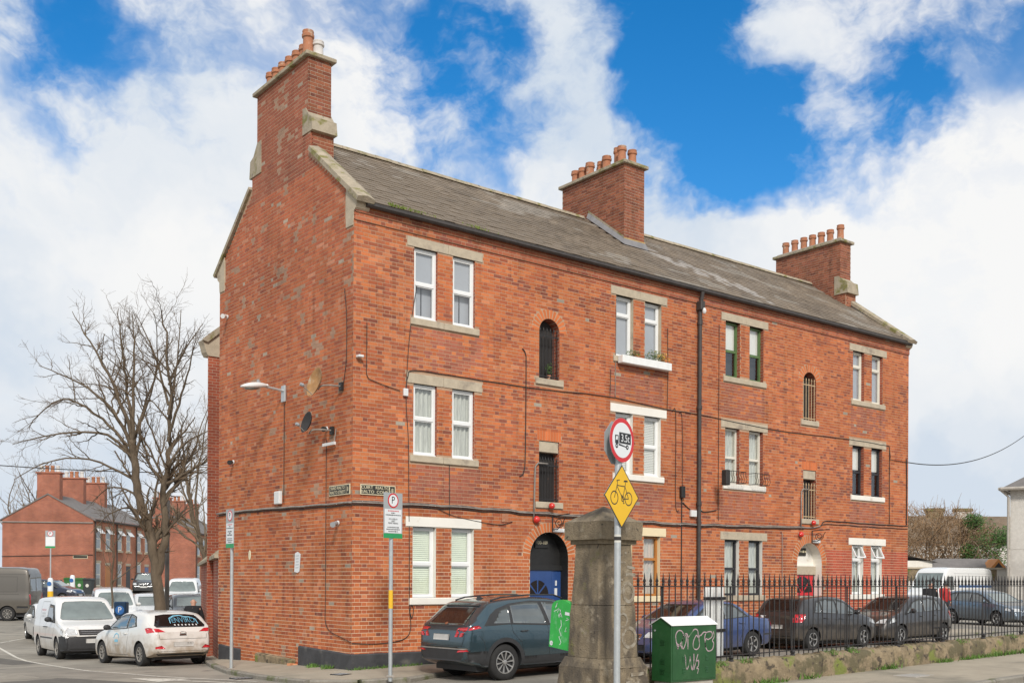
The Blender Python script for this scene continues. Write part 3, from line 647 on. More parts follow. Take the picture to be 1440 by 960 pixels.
# windows --------------------------------------------------------------------------------------------
def bar(mb,a0,z0,a1,z1,d0,d1): mb.box((min(a0,a1),d0,min(z0,z1)),(max(a0,a1),d1,max(z0,z1)))
def make_window(a,c,z0,z1,style,fmat,split=.48,back=None,backmat=None,depth=.095,blindfrac=1.,vent=0.,fw=.055):
    """frame (the part) with its panes, blind or curtain as sub-parts"""
    y0=depth; y1=depth+.06; g=.004; a+=g; c-=g; z0+=g; z1-=g
    mb=MB(); 
    bar(mb,a,z0,a+fw,z1,y0,y1); bar(mb,c-fw,z0,c,z1,y0,y1); bar(mb,a+fw,z0,c-fw,z0+fw,y0,y1); bar(mb,a+fw,z1-fw,c-fw,z1,y0,y1)
    zt=lerp(z0,z1,split); bar(mb,a+fw,zt-fw*.6,c-fw,zt+fw*.6,y0-.006 if style=='upvc' else y0+.004,y1)
    if style=='upvc':   # casement inside the frame, sill nose
        bar(mb,a-.002,z0-.001,c+.002,z0+.028,y0-.03,y0-.001)
        for q0,q1 in ((z0+fw,zt-fw*.6),(zt+fw*.6,z1-fw)):
            f2=.022
            bar(mb,a+fw,q0,a+fw+f2,q1,y0+.012,y1-.008); bar(mb,c-fw-f2,q0,c-fw,q1,y0+.012,y1-.008); bar(mb,a+fw+f2,q0,c-fw-f2,q0+f2,y0+.012,y1-.008); bar(mb,a+fw+f2,q1-f2,c-fw-f2,q1,y0+.012,y1-.008)
        bar(mb,a+.2,z1-.04,c-.2,z1-.028,y0-.008,y0+.001)
    w=mb.build('window',fmat,bld)
    for q0,q1 in ((z0+fw,zt-fw*.5),(zt+fw*.5,z1-fw)):
        p=MB(); yy=y0+.035
        p.add([(a+fw,yy,q0),(c-fw,yy,q0),(c-fw,yy,q1),(a+fw,yy,q1)],[(0,1,2,3)]); p.build('pane',MT['pane'],w)
    if back in('blind',):
        b=MB(); zb=lerp(z1,z0,blindfrac); z=zb
        while z<z1-.02:
            b.add([(a+.02,y1+.004,z),(c-.02,y1+.004,z),(c-.02,y1+.022,z+.040),(a+.02,y1+.022,z+.040)],[(0,1,2,3)]); z+=.042
        b.build('blind',backmat,w)
        if blindfrac<1 : room_back(a,c,z0,z1,y1+.20,w)
    elif back=='roller':
        b=MB(); b.box((a+.02,y1+.01,lerp(z1,z0,blindfrac)),(c-.02,y1+.013,z1)); b.build('blind',backmat,w)
        if blindfrac<1: room_back(a,c,z0,z1,y1+.20,w)
    elif back=='curtain':
        b=MB(); n=22; vs=[]
        for i in range(n+1):
            t=i/n; yy=y1+.04+.022*math.sin(t*31)+.01*math.sin(t*77); vs+= [(lerp(a+.01,c-.01,t),yy,z0),(lerp(a+.01,c-.01,t),yy+.005,z1)]
        b.add(vs,[(2*i,2*i+2,2*i+3,2*i+1) for i in range(n)]); b.build('curtain',backmat,w,smooth=True)
    else: room_back(a,c,z0,z1,y1+.22,w)
    return w
def room_back(a,c,z0,z1,y,w):
    b=MB(); b.add([(a-.1,y,z0-.1),(c+.1,y,z0-.1),(c+.1,y,z1+.1),(a-.1,y,z1+.1)],[(0,1,2,3)]); b.build('dark_room',MT['room'],w)
def lintel(b,z1,mat,name='lintel',split=True):
    cutx=b+lerp(.9,1.05,random.random()); segs=[(b,cutx-.003),(cutx+.003,b+1.96)] if split else [(b,b+1.96)]
    for a,c in segs:
        mb=MB(); mb.bbox((a,-.016-random.uniform(0,.004),z1),(c,.10,z1+.205),.006); mb.build(name,mat,bld)
def sill(a,c,z0,mat,split=True,h=.145,out=.045):
    m=.5*(a+c)+random.uniform(-.1,.1); segs=[(a,m-.003),(m+.003,c)] if split else [(a,c)]
    for p,q in segs:
        mb=MB(); M=None; mb.bbox((p,-out,z0-h),(q,.10,z0),.012); mb.build('sill',mat,bld)
SPEC={ # (bay,level): frame style, frame material, split, backing, backing material, lintel, sill, reveal, right reveal
 (0,2):('upvc','upvc',.50,'roller','greyblind','stone','stone',None),(0,1):('upvc','upvc',.52,'curtain','curtain','stone','stone',None),(0,0):('upvc','upvc',.48,'blind','blind','white','white','white'),
 (1,2):('upvc','upvc',.70,'roller','greyblind','stone','stone','stone'),(1,1):('upvc','upvc',.50,'blind','blindw','white','white','white'),(1,0):('sash','wood',.62,'curtain','colourcurtain','cream','cream','cream'),
 (2,2):('sash','green_frame',.48,'roller','blindw','stone','stone',None),(2,1):('sash','cream_frame',.48,'curtain','curtain','stone','white',None),(2,0):('sash','dark_frame',.48,'curtain','curtain','stone','stone','white'),
 (3,2):('upvc','cream_frame',.70,'roller','greyblind','stone','stone',None),(3,1):('sash','dark_frame',.48,'roller','blindw','stone','white',None),(3,0):('upvc','upvc',.70,'curtain','curtain','white','white','white')}
for (bi,lv),(st,fm,spl,bk,bm_,lm,sm,rv) in SPEC.items():
    b=BAYS[bi]; z0,z1=LV[lv]
    lintel(b,z1,MT[lm],split=lm=='stone'); sill(b+.085,b+1.87,z0,MT[sm],split=sm=='stone')
    for a,c in bay_openings(b):
        reveal(a,c,z0,z1,0,.20,MT['bricktex'] if rv is None else MT[rv])
        bf={(2,2):.48,(3,1):.47,(0,2):.52}.get((bi,lv),1.)
        w=make_window(a,c,z0,z1,st,MT[fm],spl,bk,MT[bm_],depth=.055 if st=='upvc' and lv>0 and bi==0 else .10,blindfrac=bf)
        if (bi,lv)==(0,2):
            q=MB(); q.box((a+.03,.2,z0+.03),(c-.30,.203,lerp(z0,z1,.5))); q.box((c-.27,.2,z0+.03),(c-.03,.203,lerp(z0,z1,.5))); q.build('curtain',MT['greyblind'],w)
        if (bi,lv)==(3,0):   # top lights pushed open
            q=MB(); M=Matrix.Translation((0,.09,z1-.03))@Matrix.Rotation(R(-28),4,'X')
            for s0,s1,t0,t1 in ((a+.04,a+.075,-.42,0),(c-.075,c-.04,-.42,0),(a+.04,c-.04,-.42,-.385),(a+.04,c-.04,-.03,0)): q.box((s0,-.04,t0),(s1,0,t1),M)
            q.build('open_vent',MT['upvc'],w)
# stair windows and doorways ---------------------------------------------------------------------
def bars(a,c,z0,z1,mat,n,arch=0.,parent=None,y=.03,spear=True):
    for i in range(n):
        x=lerp(a+.05,c-.05,i/(n-1)); h=z1
        mb=MB(); mb.tube([(x,y,z0+.01),(x,y,h-.09)],.010,5)
        if spear: mb.lathe([(.010,0),(.020,.02),(.003,.09)],5,Matrix.Translation((x,y,h-.09)))
        mb.build('bar',mat,parent)
    mb=MB()
    for z in (z0+.07,h-.20): mb=MB(); mb.box((a+.008,y-.006,z-.012),(c-.008,y+.006,z+.012)); mb.build('cross_rail',mat,parent)
for i,(a,c,z0,z1,r) in enumerate(STAIR[:4]):
    left=i%2==0; arch=r>0; reveal(a,c,z0,z1,r,.28,MT['bricktex'])
    sill(a-.11,c+.11,z0,MT['stone'],split=False)
    mb=MB()
    m=.5*(a+c)
    if arch:
        pts=[(a,z0),(c,z0)]+[(m+r*math.cos(PI*k/12),z1+r*math.sin(PI*k/12)) for k in range(13)]
        mb.add([(x,.24,z) for x,z in pts],[tuple(range(len(pts)))])
        w=mb.build('stair_window',MT['room'],bld)
        bars(a,c,z0,z1+(.10 if left else .14),MT['iron'] if left else MT['tan'],6 if left else 5,r,w)
    else:
        st=MB(); st.bbox((a+.005,.02,z1-.26),(c-.005,.2,z1-.005),.01); 
        mb.add([(a,.20,z0),(c,.20,z0),(c,.20,z1-.26),(a,.20,z1-.26)],[(0,1,2,3)])
        w=mb.build('stair_window',MT['room'] if left else MT['dark_frame'],bld); st.build('inner_lintel',MT['stone'],w)
        bars(a,c,z0,z1-.36,MT['iron'] if left else MT['tan'],7 if left else 5,0,w)
def doorway(a,c,zs,r,pmat,dmat,left):
    m=.5*(a+c); dp=.30; reveal(a,c,-.4,zs,r,dp+.02,pmat,pmat)
    n=14; pts=[(m+r*math.cos(PI*k/n),zs+r*math.sin(PI*k/n)) for k in range(n+1)]
    zt=1.84
    mb=MB(); mb.add([(x,dp,z) for x,z in [(a,zt),(c,zt)]+pts],[tuple(range(n+3))]); mb.box((a+.001,dp-.08,zt-.02),(c-.001,dp-.001,zt+.10 if left else zt+.22)) ; tym=mb.build('tympanum',pmat,bld)
    if not left:
        s=MB(); s.bbox((a+.004,dp-.10,zt-.06),(c-.004,dp-.081,zt+.19),.008); s.build('stone_transom',MT['stone'],bld)
    # number board
    nb=MB(); nb.box((m-.20,dp-.03,zs+.22),(m+.20,dp-.002,zs+.44)); sg=nb.build('number_board',MT['black'] if left else MT['nameplate'],bld)
    if left: place_text('100-109',.115,frameM((m,dp-.032,zs+.34),(1,0,0),(0,0,1)),MT['letter'],sg,sx=.9)
    else: q=MB(); ticks(q,0,0,.30,.085,frameM((m,dp-.030,zs+.34),(1,0,0),(0,0,1)),random.Random(4),.002); q.build('worn_numbers',MT['letter'],sg)
    # door leaf with raised panels, fan light and side panel
    zb=-.08; a1=a+.02; c1=lerp(a,c,.74) if left else c-.02; y=dp+.0
    d=MB(); d.box((a1,y-.05,zb),(c1,y,zt-.022)); 
    for p0,p1 in ((a1+.07,.5*(a1+c1)-.03),(.5*(a1+c1)+.03,c1-.07)):
        for q0,q1 in ((zb+.14,zb+.62),(zb+.72,zt-.72)): d.box((p0,y-.064,q0),(p1,y-.0495,q1),None,0.); d.box((p0+.04,y-.070,q0+.04),(p1-.04,y-.0635,q1-.04))
    door=d.build('door',dmat,bld)
    fm=.5*(a1+c1); fr=.5*(c1-a1)-.09; fz=zt-.60
    for k in range(4):
        q=MB(); a0_,a1_=PI*k/4+.07,PI*(k+1)/4-.07; rr=[(fm+rad*math.cos(t),fz+rad*math.sin(t)*1.05) for rad,t in [(.05,.5*(a0_+a1_))]+[(fr,a0_+(a1_-a0_)*s/5) for s in range(6)]]
        q.prism(rr,lambda p:(p[0],y-.055,p[1]),lambda p:(p[0],y-.0505,p[1])); q.build('fan_light',MT['tintglass'],door)
    kn=MB(); kn.lathe([(.035,0),(.04,.02),(.015,.03)],10,Matrix.Translation((fm,y-.055,fz-.14))@Matrix.Rotation(R(90),4,'X')); kn.tube([(fm-.035,y-.085,fz-.15),(fm,y-.09,fz-.24),(fm+.035,y-.085,fz-.15)],.011,5); kn.build('knocker',MT['black'],door)
    lb=MB(); lb.box((fm-.14,y-.058,zb+.65),(fm+.14,y-.0505,zb+.705)); lb.build('letter_slot',MT['chrome'] if not left else MT['black'],door)
    if left:
        s=MB(); s.box((c1+.012,y-.04,zb),(c-.004,y+.002,zt-.022)); sp_=s.build('side_panel',dmat,bld)
        s=MB(); s.box((c1+.10,y-.062,zt-.62),(c1+.17,y-.0405,zt-.44)); s.box((c1+.12,y-.062,zt-.38),(c1+.16,y-.0405,zt-.26)); s.build('entry_phone',MT['plastic_white'],sp_)
    st=MB(); st.bbox((a-.08,-.38,-.36),(c+.08,dp,zb-.004),.012); st.build('door_step',MT['cement'],bld)
doorway(4.63,5.79,2.12,.58,MT['black'],MT['blue'],True); doorway(14.52,15.68,2.12,.58,MT['white'],MT['red'],False)
# plinth
def plinth(a,c,P,z1a,z1c,mat,zb=-.75,out=.035):
    mb=MB(); vs=[P(a,zb,0),P(c,zb,0),P(c,z1c,0),P(a,z1a,0),P(a,zb,out),P(c,zb,out),P(c,z1c-.03,out),P(a,z1a-.03,out)]; mb.add(vs,FB+[(0,1,2,3)]); return mb.build('plinth',mat,bld)
plinth(-.033,4.55,PF,.08,.08,MT['plinth']); plinth(5.87,14.44,PF,.08,.10,MT['plinth']); plinth(15.76,BL,PF,.10,.12,MT['plinth'])
plinth(0,2.27,PG,.08,.14,MT['plinth'],out=.033); plinth(2.45,4.3,PG,-.17,-.12,MT['rubble'],out=.10); plinth(5.3,6.6,PG,-.10,-.04,MT['plinth'],out=.02)
# roof ---------------------------------------------------------------------------------------------
RZ=11.70; RV=3.33; EV=-.17; EZ=9.20
sl_len=math.hypot(RV-EV,RZ-EZ); sd=Vector((0,(RV-EV)/sl_len,(RZ-EZ)/sl_len)); sn=Vector((0,-sd.z,sd.y))
rb=MB(); rb.add([(.12,EV+.02,EZ-.01),(BL-.1,EV+.02,EZ-.01),(BL-.1,RV,RZ-.02),(.12,RV,RZ-.02),(.12,BD-EV,EZ),(BL-.1,BD-EV,EZ)],[(0,1,2,3),(3,2,5,4)])
roof=rb.build('roof',MT['farslate'],bld); roof['label']='grey-brown slate roof'
def roof_clear(u,v):     # chimneys standing through the slates
    return not ((9.36<u<10.24 and 1.83<v<4.6) or (u<.58 and 1.8<v) or (u>19.55 and 2.05<v<4.9))
SL=[]; gauge=.185; r=0; t=0.
while t<sl_len-.05:
    off=(.14 if r%2 else 0.); x=.14-.28+off
    while x<BL-.12:
        a,c=max(x+.003,.14),min(x+.277,BL-.12)
        pm=Vector((0,EV,EZ))+sd*(t+.1)
        if c-a>.05 and roof_clear(.5*(a+c),pm.y):
            d=.013+rng.uniform(-.003,.006); t1=min(t+gauge+.03,sl_len); j=rng.uniform(-.006,.006)
            lo=Vector((0,EV,EZ))+sd*(t+j); hi=Vector((0,EV,EZ))+sd*t1
            P=[]
            for base,dd in ((lo,.0),(hi,.0),(lo,d),(hi,.004)): P.append([Vector((a,base.y,base.z))+sn*dd,Vector((c,base.y,base.z))+sn*dd])
            corners=[P[0][0],P[0][1],P[1][1],P[1][0],P[2][0],P[2][1],P[3][1],P[3][0]]
            col=tone(mixc((.196,.153,.110),(.172,.136,.101),rng.random()),rng.uniform(.9,1.1)*(.85+.3*nz1(a*.7,t*1.4)))
            if nz2(a*.9,t*2.2)>.72: col=mixc(col,(.30,.27,.23),.5)
            if 10.1<a<13.2 and abs((2.0-pm.y)*2.1+9.9-a+ (pm.y<2)*0)<.9 and rng.random()<.7: col=mixc(col,(.42,.39,.36),.6)
            SL.append((corners,col,0))
        x+=.28
    t+=gauge; r+=1
solo=pick(SL,300,lambda it:it[0][0].x<.3 or it[0][0].x>9)
for it,k in zip(SL,solo):
    if k:
        P=it[0]; o0=P[4]; key=('s',round((P[5]-P[4]).length/.01),int(rng.integers(0,8)))
        if key not in var: var[key]=brick_mesh('slate',[([c-o0 for c in P],it[1],0)],MT['slate'])
        ob=bpy.data.objects.new('slate',var[key]); link(ob); ob.parent=roof; ob.location=o0
ob=bpy.data.objects.new('slates',brick_mesh('slates',[it for it,k in zip(SL,solo) if not k],MT['slate'])); link(ob); ob.parent=roof; ob['kind']='stuff'
x=.62
while x<BL-.7:
    if not 9.0<x<10.2:
        mb=MB(); jj=random.uniform(-.005,.005); pts=[(RV-.15,RZ-.055),(RV-.10,RZ+.03),(RV,RZ+.062),(RV+.10,RZ+.03),(RV+.15,RZ-.055)]
        mb.prism(pts,lambda p:(x+.004,p[0],p[1]+jj),lambda p:(x+.446,p[0],p[1]+jj)); mb.build('ridge_tile',MT['coping'],roof)
    x+=.45
gt=MB(); pr=[(EV-.03,EZ-.02),(EV-.035,EZ-.08),(EV,EZ-.115),(EV+.05,EZ-.115),(EV+.085,EZ-.07),(EV+.085,EZ-.02)]
gt.prism(pr,lambda p:(.2,p[0],p[1]),lambda p:(BL-.12,p[0],p[1])); gt.build('gutter',MT['gutter'],bld)
dpz=MB(); dpz.tube([(10.25,-.17,9.10),(10.25,-.13,8.9),(10.25,-.085,8.72),(10.25,-.085,8.3),(10.25,-.085,1.6),(10.25,-.085,-.2)],.052,10)
for z in (8.3,6.1,3.6,1.6): dpz.lathe([(.068,-.05),(.068,.05)],10,Matrix.Translation((10.25,-.085,z)))
dpz.build('downpipe',MT['gutter'],bld,smooth=True,angle=40)
hp=MB(); hp.bbox((10.17,-.20,8.62),(10.33,-.02,8.86),.02); hp.build('rain_head',MT['gutter'],bld)
hp=MB(); hp.sphere((10.28,-.20,8.60),.055,8,6,(1,1,1.5)); hp.build('white_fitting',MT['plastic_white'],bld)
# gable copings and kneelers
def coping(v0,z0,v1,z1,u0,u1,name='coping_stone',th=.12,n=3):
    d=Vector((0,v1-v0,z1-z0)); L_=d.length; d.normalize(); nn=Vector((0,-d.z,d.y)); 
    if nn.z<0: nn=-nn
    cuts=[0]+[L_*(k/n)+random.uniform(-.08,.08) for k in range(1,n)]+[L_]
    for p,q in zip(cuts,cuts[1:]):
        a=Vector((0,v0,z0))+d*(p+.004); b=Vector((0,v0,z0))+d*(q-.004); mb=MB(); um=.5*(u0+u1)
        vs=[]
        for e in (a,b):
            for u,h in ((u0,0),(u1,0),(u1,th*.7),(um,th*1.12),(u0,th*.8)): vs.append(Vector((u,e.y,e.z))+nn*h)
        mb.add(vs,[(0,1,6,5),(1,2,7,6),(2,3,8,7),(3,4,9,8),(4,0,5,9),(4,3,2,1,0),(5,6,7,8,9)]); mb.build(name,MT['coping'],bld)
coping(-.22,9.14,1.88,10.80,-.07,.34); coping(BD+.22,9.14,BD-1.86,10.78,-.07,.34)
coping(-.22,9.14,2.1,10.90,BL-.36,BL+.07); coping(BD+.22,9.14,BD-1.9,10.78,BL-.36,BL+.07)
def kneeler(v0,s,u0,u1):
    pts=[(0,8.86),(0,8.98),(-.10,9.05),(-.13,9.12),(-.13,9.21),(.30,9.54),(.30,8.72),(.02,8.72)]
    mb=MB(); mb.prism([(v0+s*p,z) for p,z in pts],lambda p:(u0,p[0],p[1]),lambda p:(u1,p[0],p[1])); mb.build('kneeler_stone',MT['stone'],bld)
kneeler(0,1,-.018,.30); kneeler(BD,-1,-.018,.30); kneeler(0,1,BL-.3,BL+.02); 
# parapet strip of the right gable above the slates, flashing
pr=MB(); pr.add([(BL-.33,-.10,9.23),(BL-.33,2.1,10.82),(BL-.33,2.1,10.98),(BL-.33,-.10,9.37)],[(0,1,2,3)]); pr.build('parapet_face',MT['lead'],bld)
pr=MB(); pr.add([(.33,-.10,9.23),(.33,2.0,10.75),(.33,2.0,10.98),(.33,-.10,9.37)],[(0,1,2,3)]); pr.build('parapet_face',MT['cement'],bld)
# chimneys --------------------------------------------------------------------------------------
def chimney(u0,u1,v0,v1,zb,zt,pots,gable_side=None,skipleft=False,white=None,label=None):
    c0=MB(); c0.box((u0+.002,v0+.002,zb),(u1,v1,zt)); ch=c0.build('chimney',MT['mortar2'],bld)
    if label: ch['label']=label
    global BR; BR=[]
    zz=zb+ (CRS-(zb+.52)%CRS)
    if not skipleft: field(zz,zt-.01,lambda a,b:[(v0,v1)],lambda a,z,d:(u0-d,a,z),chim_col,.03,5)
    field(zz,zt-.01,lambda a,b:[(u0-.006,u1)],lambda a,z,d:(a,v0-d,z),chim_col,.0,5)
    field(zz,zt-.01,lambda a,b:[(v0,v1)],lambda a,z,d:(u1+d,a,z),chim_col,.1,5)
    o=bpy.data.objects.new('brickwork',brick_mesh('brickwork',BR,MT['brick'])); link(o); o.parent=ch; o['kind']='stuff'
    cp=MB(); cp.bbox((u0-.09,v0-.09,zt),(u1+.09,v1+.09,zt+.09),.012); cp.build('chimney_cap',MT['coping'],ch)
    for i,(t,h,rad,dx) in enumerate(pots):
        p=MB(); x=.5*(u0+u1)+dx; y=lerp(v0+.2,v1-.2,t); z=zt+.088; k=h
        p.lathe([(rad*1.12,0),(rad*1.08,.05),(rad*.98,.08),(rad*.9,k*.72),(rad*1.12,k*.76),(rad*1.14,k*.86),(rad*.98,k*.90),(rad*1.06,k*.96),(rad*1.04,k),(rad*.8,k),(rad*.7,k*.7)],14,Matrix.Translation((x,y,z)))
        p.build('chimney_pot',MT['potw'] if white==i else MT['pot'],ch,smooth=True,angle=40)
    fm=MB(); fm.box((u0+.03,v0+.03,zt+.10),(u1-.03,v1-.03,zt+.15)); fm.build('mortar_bed',MT['cement'],ch)
    return ch
P7=[(i/6,.46+.05*random.random(),.115,.0) for i in range(7)]
c1=chimney(0.0,.56,2.0,4.54,10.2,12.88,[(0,.40,.12,.06),(.04,.60,.12,-.14)]+[(t,.46,.115,-.03) for t in (.22,.38,.54,.70,.86,1.)],skipleft=True,white=0,label='end chimney on the near gable')
c2=chimney(9.42,10.18,1.9,4.45,10.3,12.86,[(.02,.46,.12,.15),(.06,.52,.12,-.16),(.22,.62,.10,0),(.40,.50,.125,-.04),(.53,.44,.1,.0),(.60,.36,.09,.1),(.72,.52,.125,-.04),(.86,.46,.12,-.05),(1.,.46,.12,-.05)],label='broad chimney in the middle of the roof')
c3=chimney(19.58,20.16,2.1,4.72,10.2,12.84,[(t,.50+.06*(t==0),.115,0.) for t in (0,.18,.34,.50,.66,.83,1.)],label='chimney on the far gable')
# lower, wider stacks and stone weatherings of the end chimneys
def weathering(u0,u1,v_in,v_out,z0,zm,z1,s):
    pts=[(v_in,z1),(v_out*.35+v_in*.65,z1-.02),(v_out*.7+v_in*.3,zm+.10),(v_out+.0,zm+.03),(v_out-s*-.0,zm-.0),(v_out-s*.04,z0),(v_in,z0)]
    mb=MB(); mb.prism(pts,lambda p:(u0,p[0],p[1]),lambda p:(u1,p[0],p[1])); return mb.build('weathering_stone',MT['coping'],bld)
weathering(-.02,.59,2.22,1.80,11.22,11.48,11.80,1); weathering(-.02,.59,4.30,4.88,11.05,11.42,11.80,-1)
weathering(19.56,20.19,2.32,1.84,11.10,11.44,11.72,1)
BR=[]
ls=MB(); ls.box((.06,1.868,10.2),(.555,2.3,11.23)); low=ls.build('chimney_shoulder',MT['mortar'],bld); field(10.2,11.22,lambda a,b:[(0,.555)],lambda a,z,d:(a,1.868-d,z),chim_col,.0,5); field(10.2,11.22,lambda a,b:[(1.868,2.3)],lambda a,z,d:(.555+d,a,z),chim_col,.0,5)
o=bpy.data.objects.new('brickwork',brick_mesh('brickwork',BR,MT['brick'])); link(o); o.parent=low; o['kind']='stuff'; BR=[]
ls=MB(); ls.box((19.60,1.90,10.2),(20.16,2.4,11.11)); low=ls.build('chimney_shoulder',MT['mortar'],bld); field(10.2,11.10,lambda a,b:[(19.6,20.16)],lambda a,z,d:(a,1.90-d,z),chim_col,.0,5); field(10.2,11.10,lambda a,b:[(1.9,2.4)],lambda a,z,d:(19.60-d,a,z),chim_col,.0,5)
o=bpy.data.objects.new('brickwork',brick_mesh('brickwork',BR,MT['brick'])); link(o); o.parent=low; o['kind']='stuff'; BR=[]
# flashing of the middle chimney: cement fillet and lead
fl=MB(); zr_=lambda v:EZ+(v-EV)*(RZ-EZ)/(RV-EV)
fl.add([(9.34,1.80,zr_(1.80)+.03),(9.34,RV,zr_(RV)+.04),(9.408,RV,zr_(RV)+.20),(9.408,1.86,zr_(1.86)+.17)],[(0,1,2,3)]); fl.add([(9.34,1.80,zr_(1.80)+.03),(10.26,1.80,zr_(1.80)+.03),(10.2,1.86,zr_(1.86)+.17),(9.408,1.86,zr_(1.86)+.17)],[(0,1,2,3)]); fl.build('lead_flashing',MT['lead'],c2)
fl=MB(); fl.box((9.398,1.875,zr_(1.86)+.16),(10.2,1.897,zr_(1.86)+.21)); fl.build('cement_fillet',M_('ochre_fillet',(.45,.30,.12),.9,.2,6),c2)
fl=MB(); fl.add([(9.404,1.88,zr_(1.88)+.17),(9.404,RV,zr_(RV)+.20),(9.404,RV,zr_(RV)+.26),(9.404,1.88,zr_(1.88)+.22)],[(0,1,2,3)]); fl.build('cement_fillet',MT['coping'],c2)
# moss in the gutter
ms=MB()
for k in range(260):
    u=.75+abs(random.gauss(0,.45)) if k<200 else 3.0+random.gauss(0,.2); h=random.uniform(.015,.06); a=random.uniform(0,6.3); x,y=.012*math.cos(a),.012*math.sin(a); yy=EV+random.uniform(-.03,.12); z=EZ+.02+(yy-EV)*.7
    ms.add([(u-x,yy-y,z),(u+x,yy+y,z),(u+random.uniform(-.03,.03),yy+random.uniform(-.03,.03),z+h)],[(0,1,2)])
ms.build('moss',MT['moss'],roof,kind='stuff')
# rear wing seen past the gable, and yard wall
wing=MB(); wing.mat(MT['bricktex']); wing.prism([(.66,9.),(1.9,12.),(3.4,12.),(3.4,9.)],lambda p:(p[0],p[1],-.7),lambda p:(p[0],p[1],7.75)); wing.box((1.1,6.67,-.7),(3.3,9.,7.6)); wing.add([(.66,9.0,7.75),(3.4,9.0,7.75),(3.4,9.0,8.9),(1.9,9.0,8.95)],[(0,1,2,3)])
wing.build('rear_wing',None,bld)
wg=MB(); d=(.75,.63)
pts=[(.48,8.02),(.55,8.12),(1.9,9.25),(1.9,9.08),(.62,7.98)]
wg.prism(pts,lambda p:(p[0],8.9,p[1]),lambda p:(p[0]+.03,9.12,p[1])); wg.build('wing_coping',MT['coping'],bld)
wg=MB(); wg.prism([(.60,7.72),(.55,7.90),(.50,8.02),(1.1,8.45),(1.1,7.62),(.66,7.62)],lambda p:(p[0],8.97,p[1]),lambda p:(p[0],9.3,p[1])); wg.build('wing_kneeler',MT['stone'],bld)
yw=thing('yard_wall','red brick yard wall with sloping stone cap behind the gable','wall',(0,6.66,0))
t=Vector((.33,.94,0)).normalized(); n_=Vector((t.y,-t.x,0))
m2=MB(); A=Vector((.03,.03,0)); B=A+t*9; 
m2.add([A+Vector((0,0,-.9)),B+Vector((0,0,-.9)),B+Vector((0,0,2.1)),A+Vector((0,0,2.25)),A+n_*.3+Vector((0,0,-.9)),B+n_*.3+Vector((0,0,-.9)),B+n_*.3+Vector((0,0,2.1)),A+n_*.3+Vector((0,0,2.25))],[(0,1,2,3),(5,4,7,6),(3,2,6,7),(0,3,7,4),(1,5,6,2)])
m2.build('wall',MT['bricktex'],yw)
m2=MB(); m2.prism([(-.12,2.10),(-.12,2.18),(.2,2.46),(.36,2.46),(.36,2.10)],lambda p:A+n_*p[0]+Vector((0,0,p[1])),lambda p:B+n_*p[0]+Vector((0,0,p[1]-.12))); m2.build('cap_stone',MT['coping'],yw)

# covers and gullies let into the ground
def cover(name,label,u,v,h,w,l,rot,mat='iron'):
    m=MB(); m.bbox((-w/2,-l/2,-.02),(w/2,l/2,.006),.004); o=m.build(name,MT[mat]); o.location=(u,v,zroad(u,v)+h); o.rotation_euler=(0,0,rot); tag(o,label,'cover')
    for k in range(5): q=MB(); x=-w/2+w*(k+.5)/5; q.box((x-.012,-l/2+.04,.0062),(x+.012,l/2-.04,.010)); q.build('rib',MT['steel'],o)
cover('gully_grate','iron gully grate in the road by the corner kerb',-1.78,1.3,.012,.36,.36,0); cover('access_cover','rectangular iron cover in the pavement outside the low wall',6.3,-8.6,.118,.7,.45,0,'cement'); cover('access_cover','small iron cover in the pavement by the parking sign',-.55,-.55,.125,.3,.3,.3)
def patch(u,v,w,l,rot,mat,seed):
    rr=random.Random(seed); n=22; m=MB(); c=[]
    for i in range(n):
        a=2*PI*i/n; x=max(-1,min(1,1.35*math.cos(a)))*w/2*(1+rr.uniform(-.05,.05)); y=max(-1,min(1,1.35*math.sin(a)))*l/2*(1+rr.uniform(-.05,.05)); p=(u+x*math.cos(rot)-y*math.sin(rot),v+x*math.sin(rot)+y*math.cos(rot)); c.append((p[0],p[1],zroad(*p)+.004))
    m.add(c,[tuple(range(n))]); m.build('road_repair',mat,road)
MT['patch']=M_('newer_asphalt',(.13,.118,.10),.95,.25,5,bump=.5,bscale=90); MT['patch2']=M_('old_asphalt',(.30,.27,.22),.95,.2,5,bump=.5,bscale=90)
patch(-4.6,2.5,1.4,3.2,.3,MT['patch'],1); patch(-6.,7.,2.2,5.,.1,MT['patch2'],2); patch(-3.6,14.,.8,6.,.05,MT['patch'],3); patch(-7.5,18.,1.2,9,.2,MT['patch'],4); patch(4.2,-11.2,3.,1.,.05,MT['patch'],5); patch(-3.2,26.,2.6,3.,.1,M_('red_road_surface',(.30,.13,.08),.95,.2,5),6)
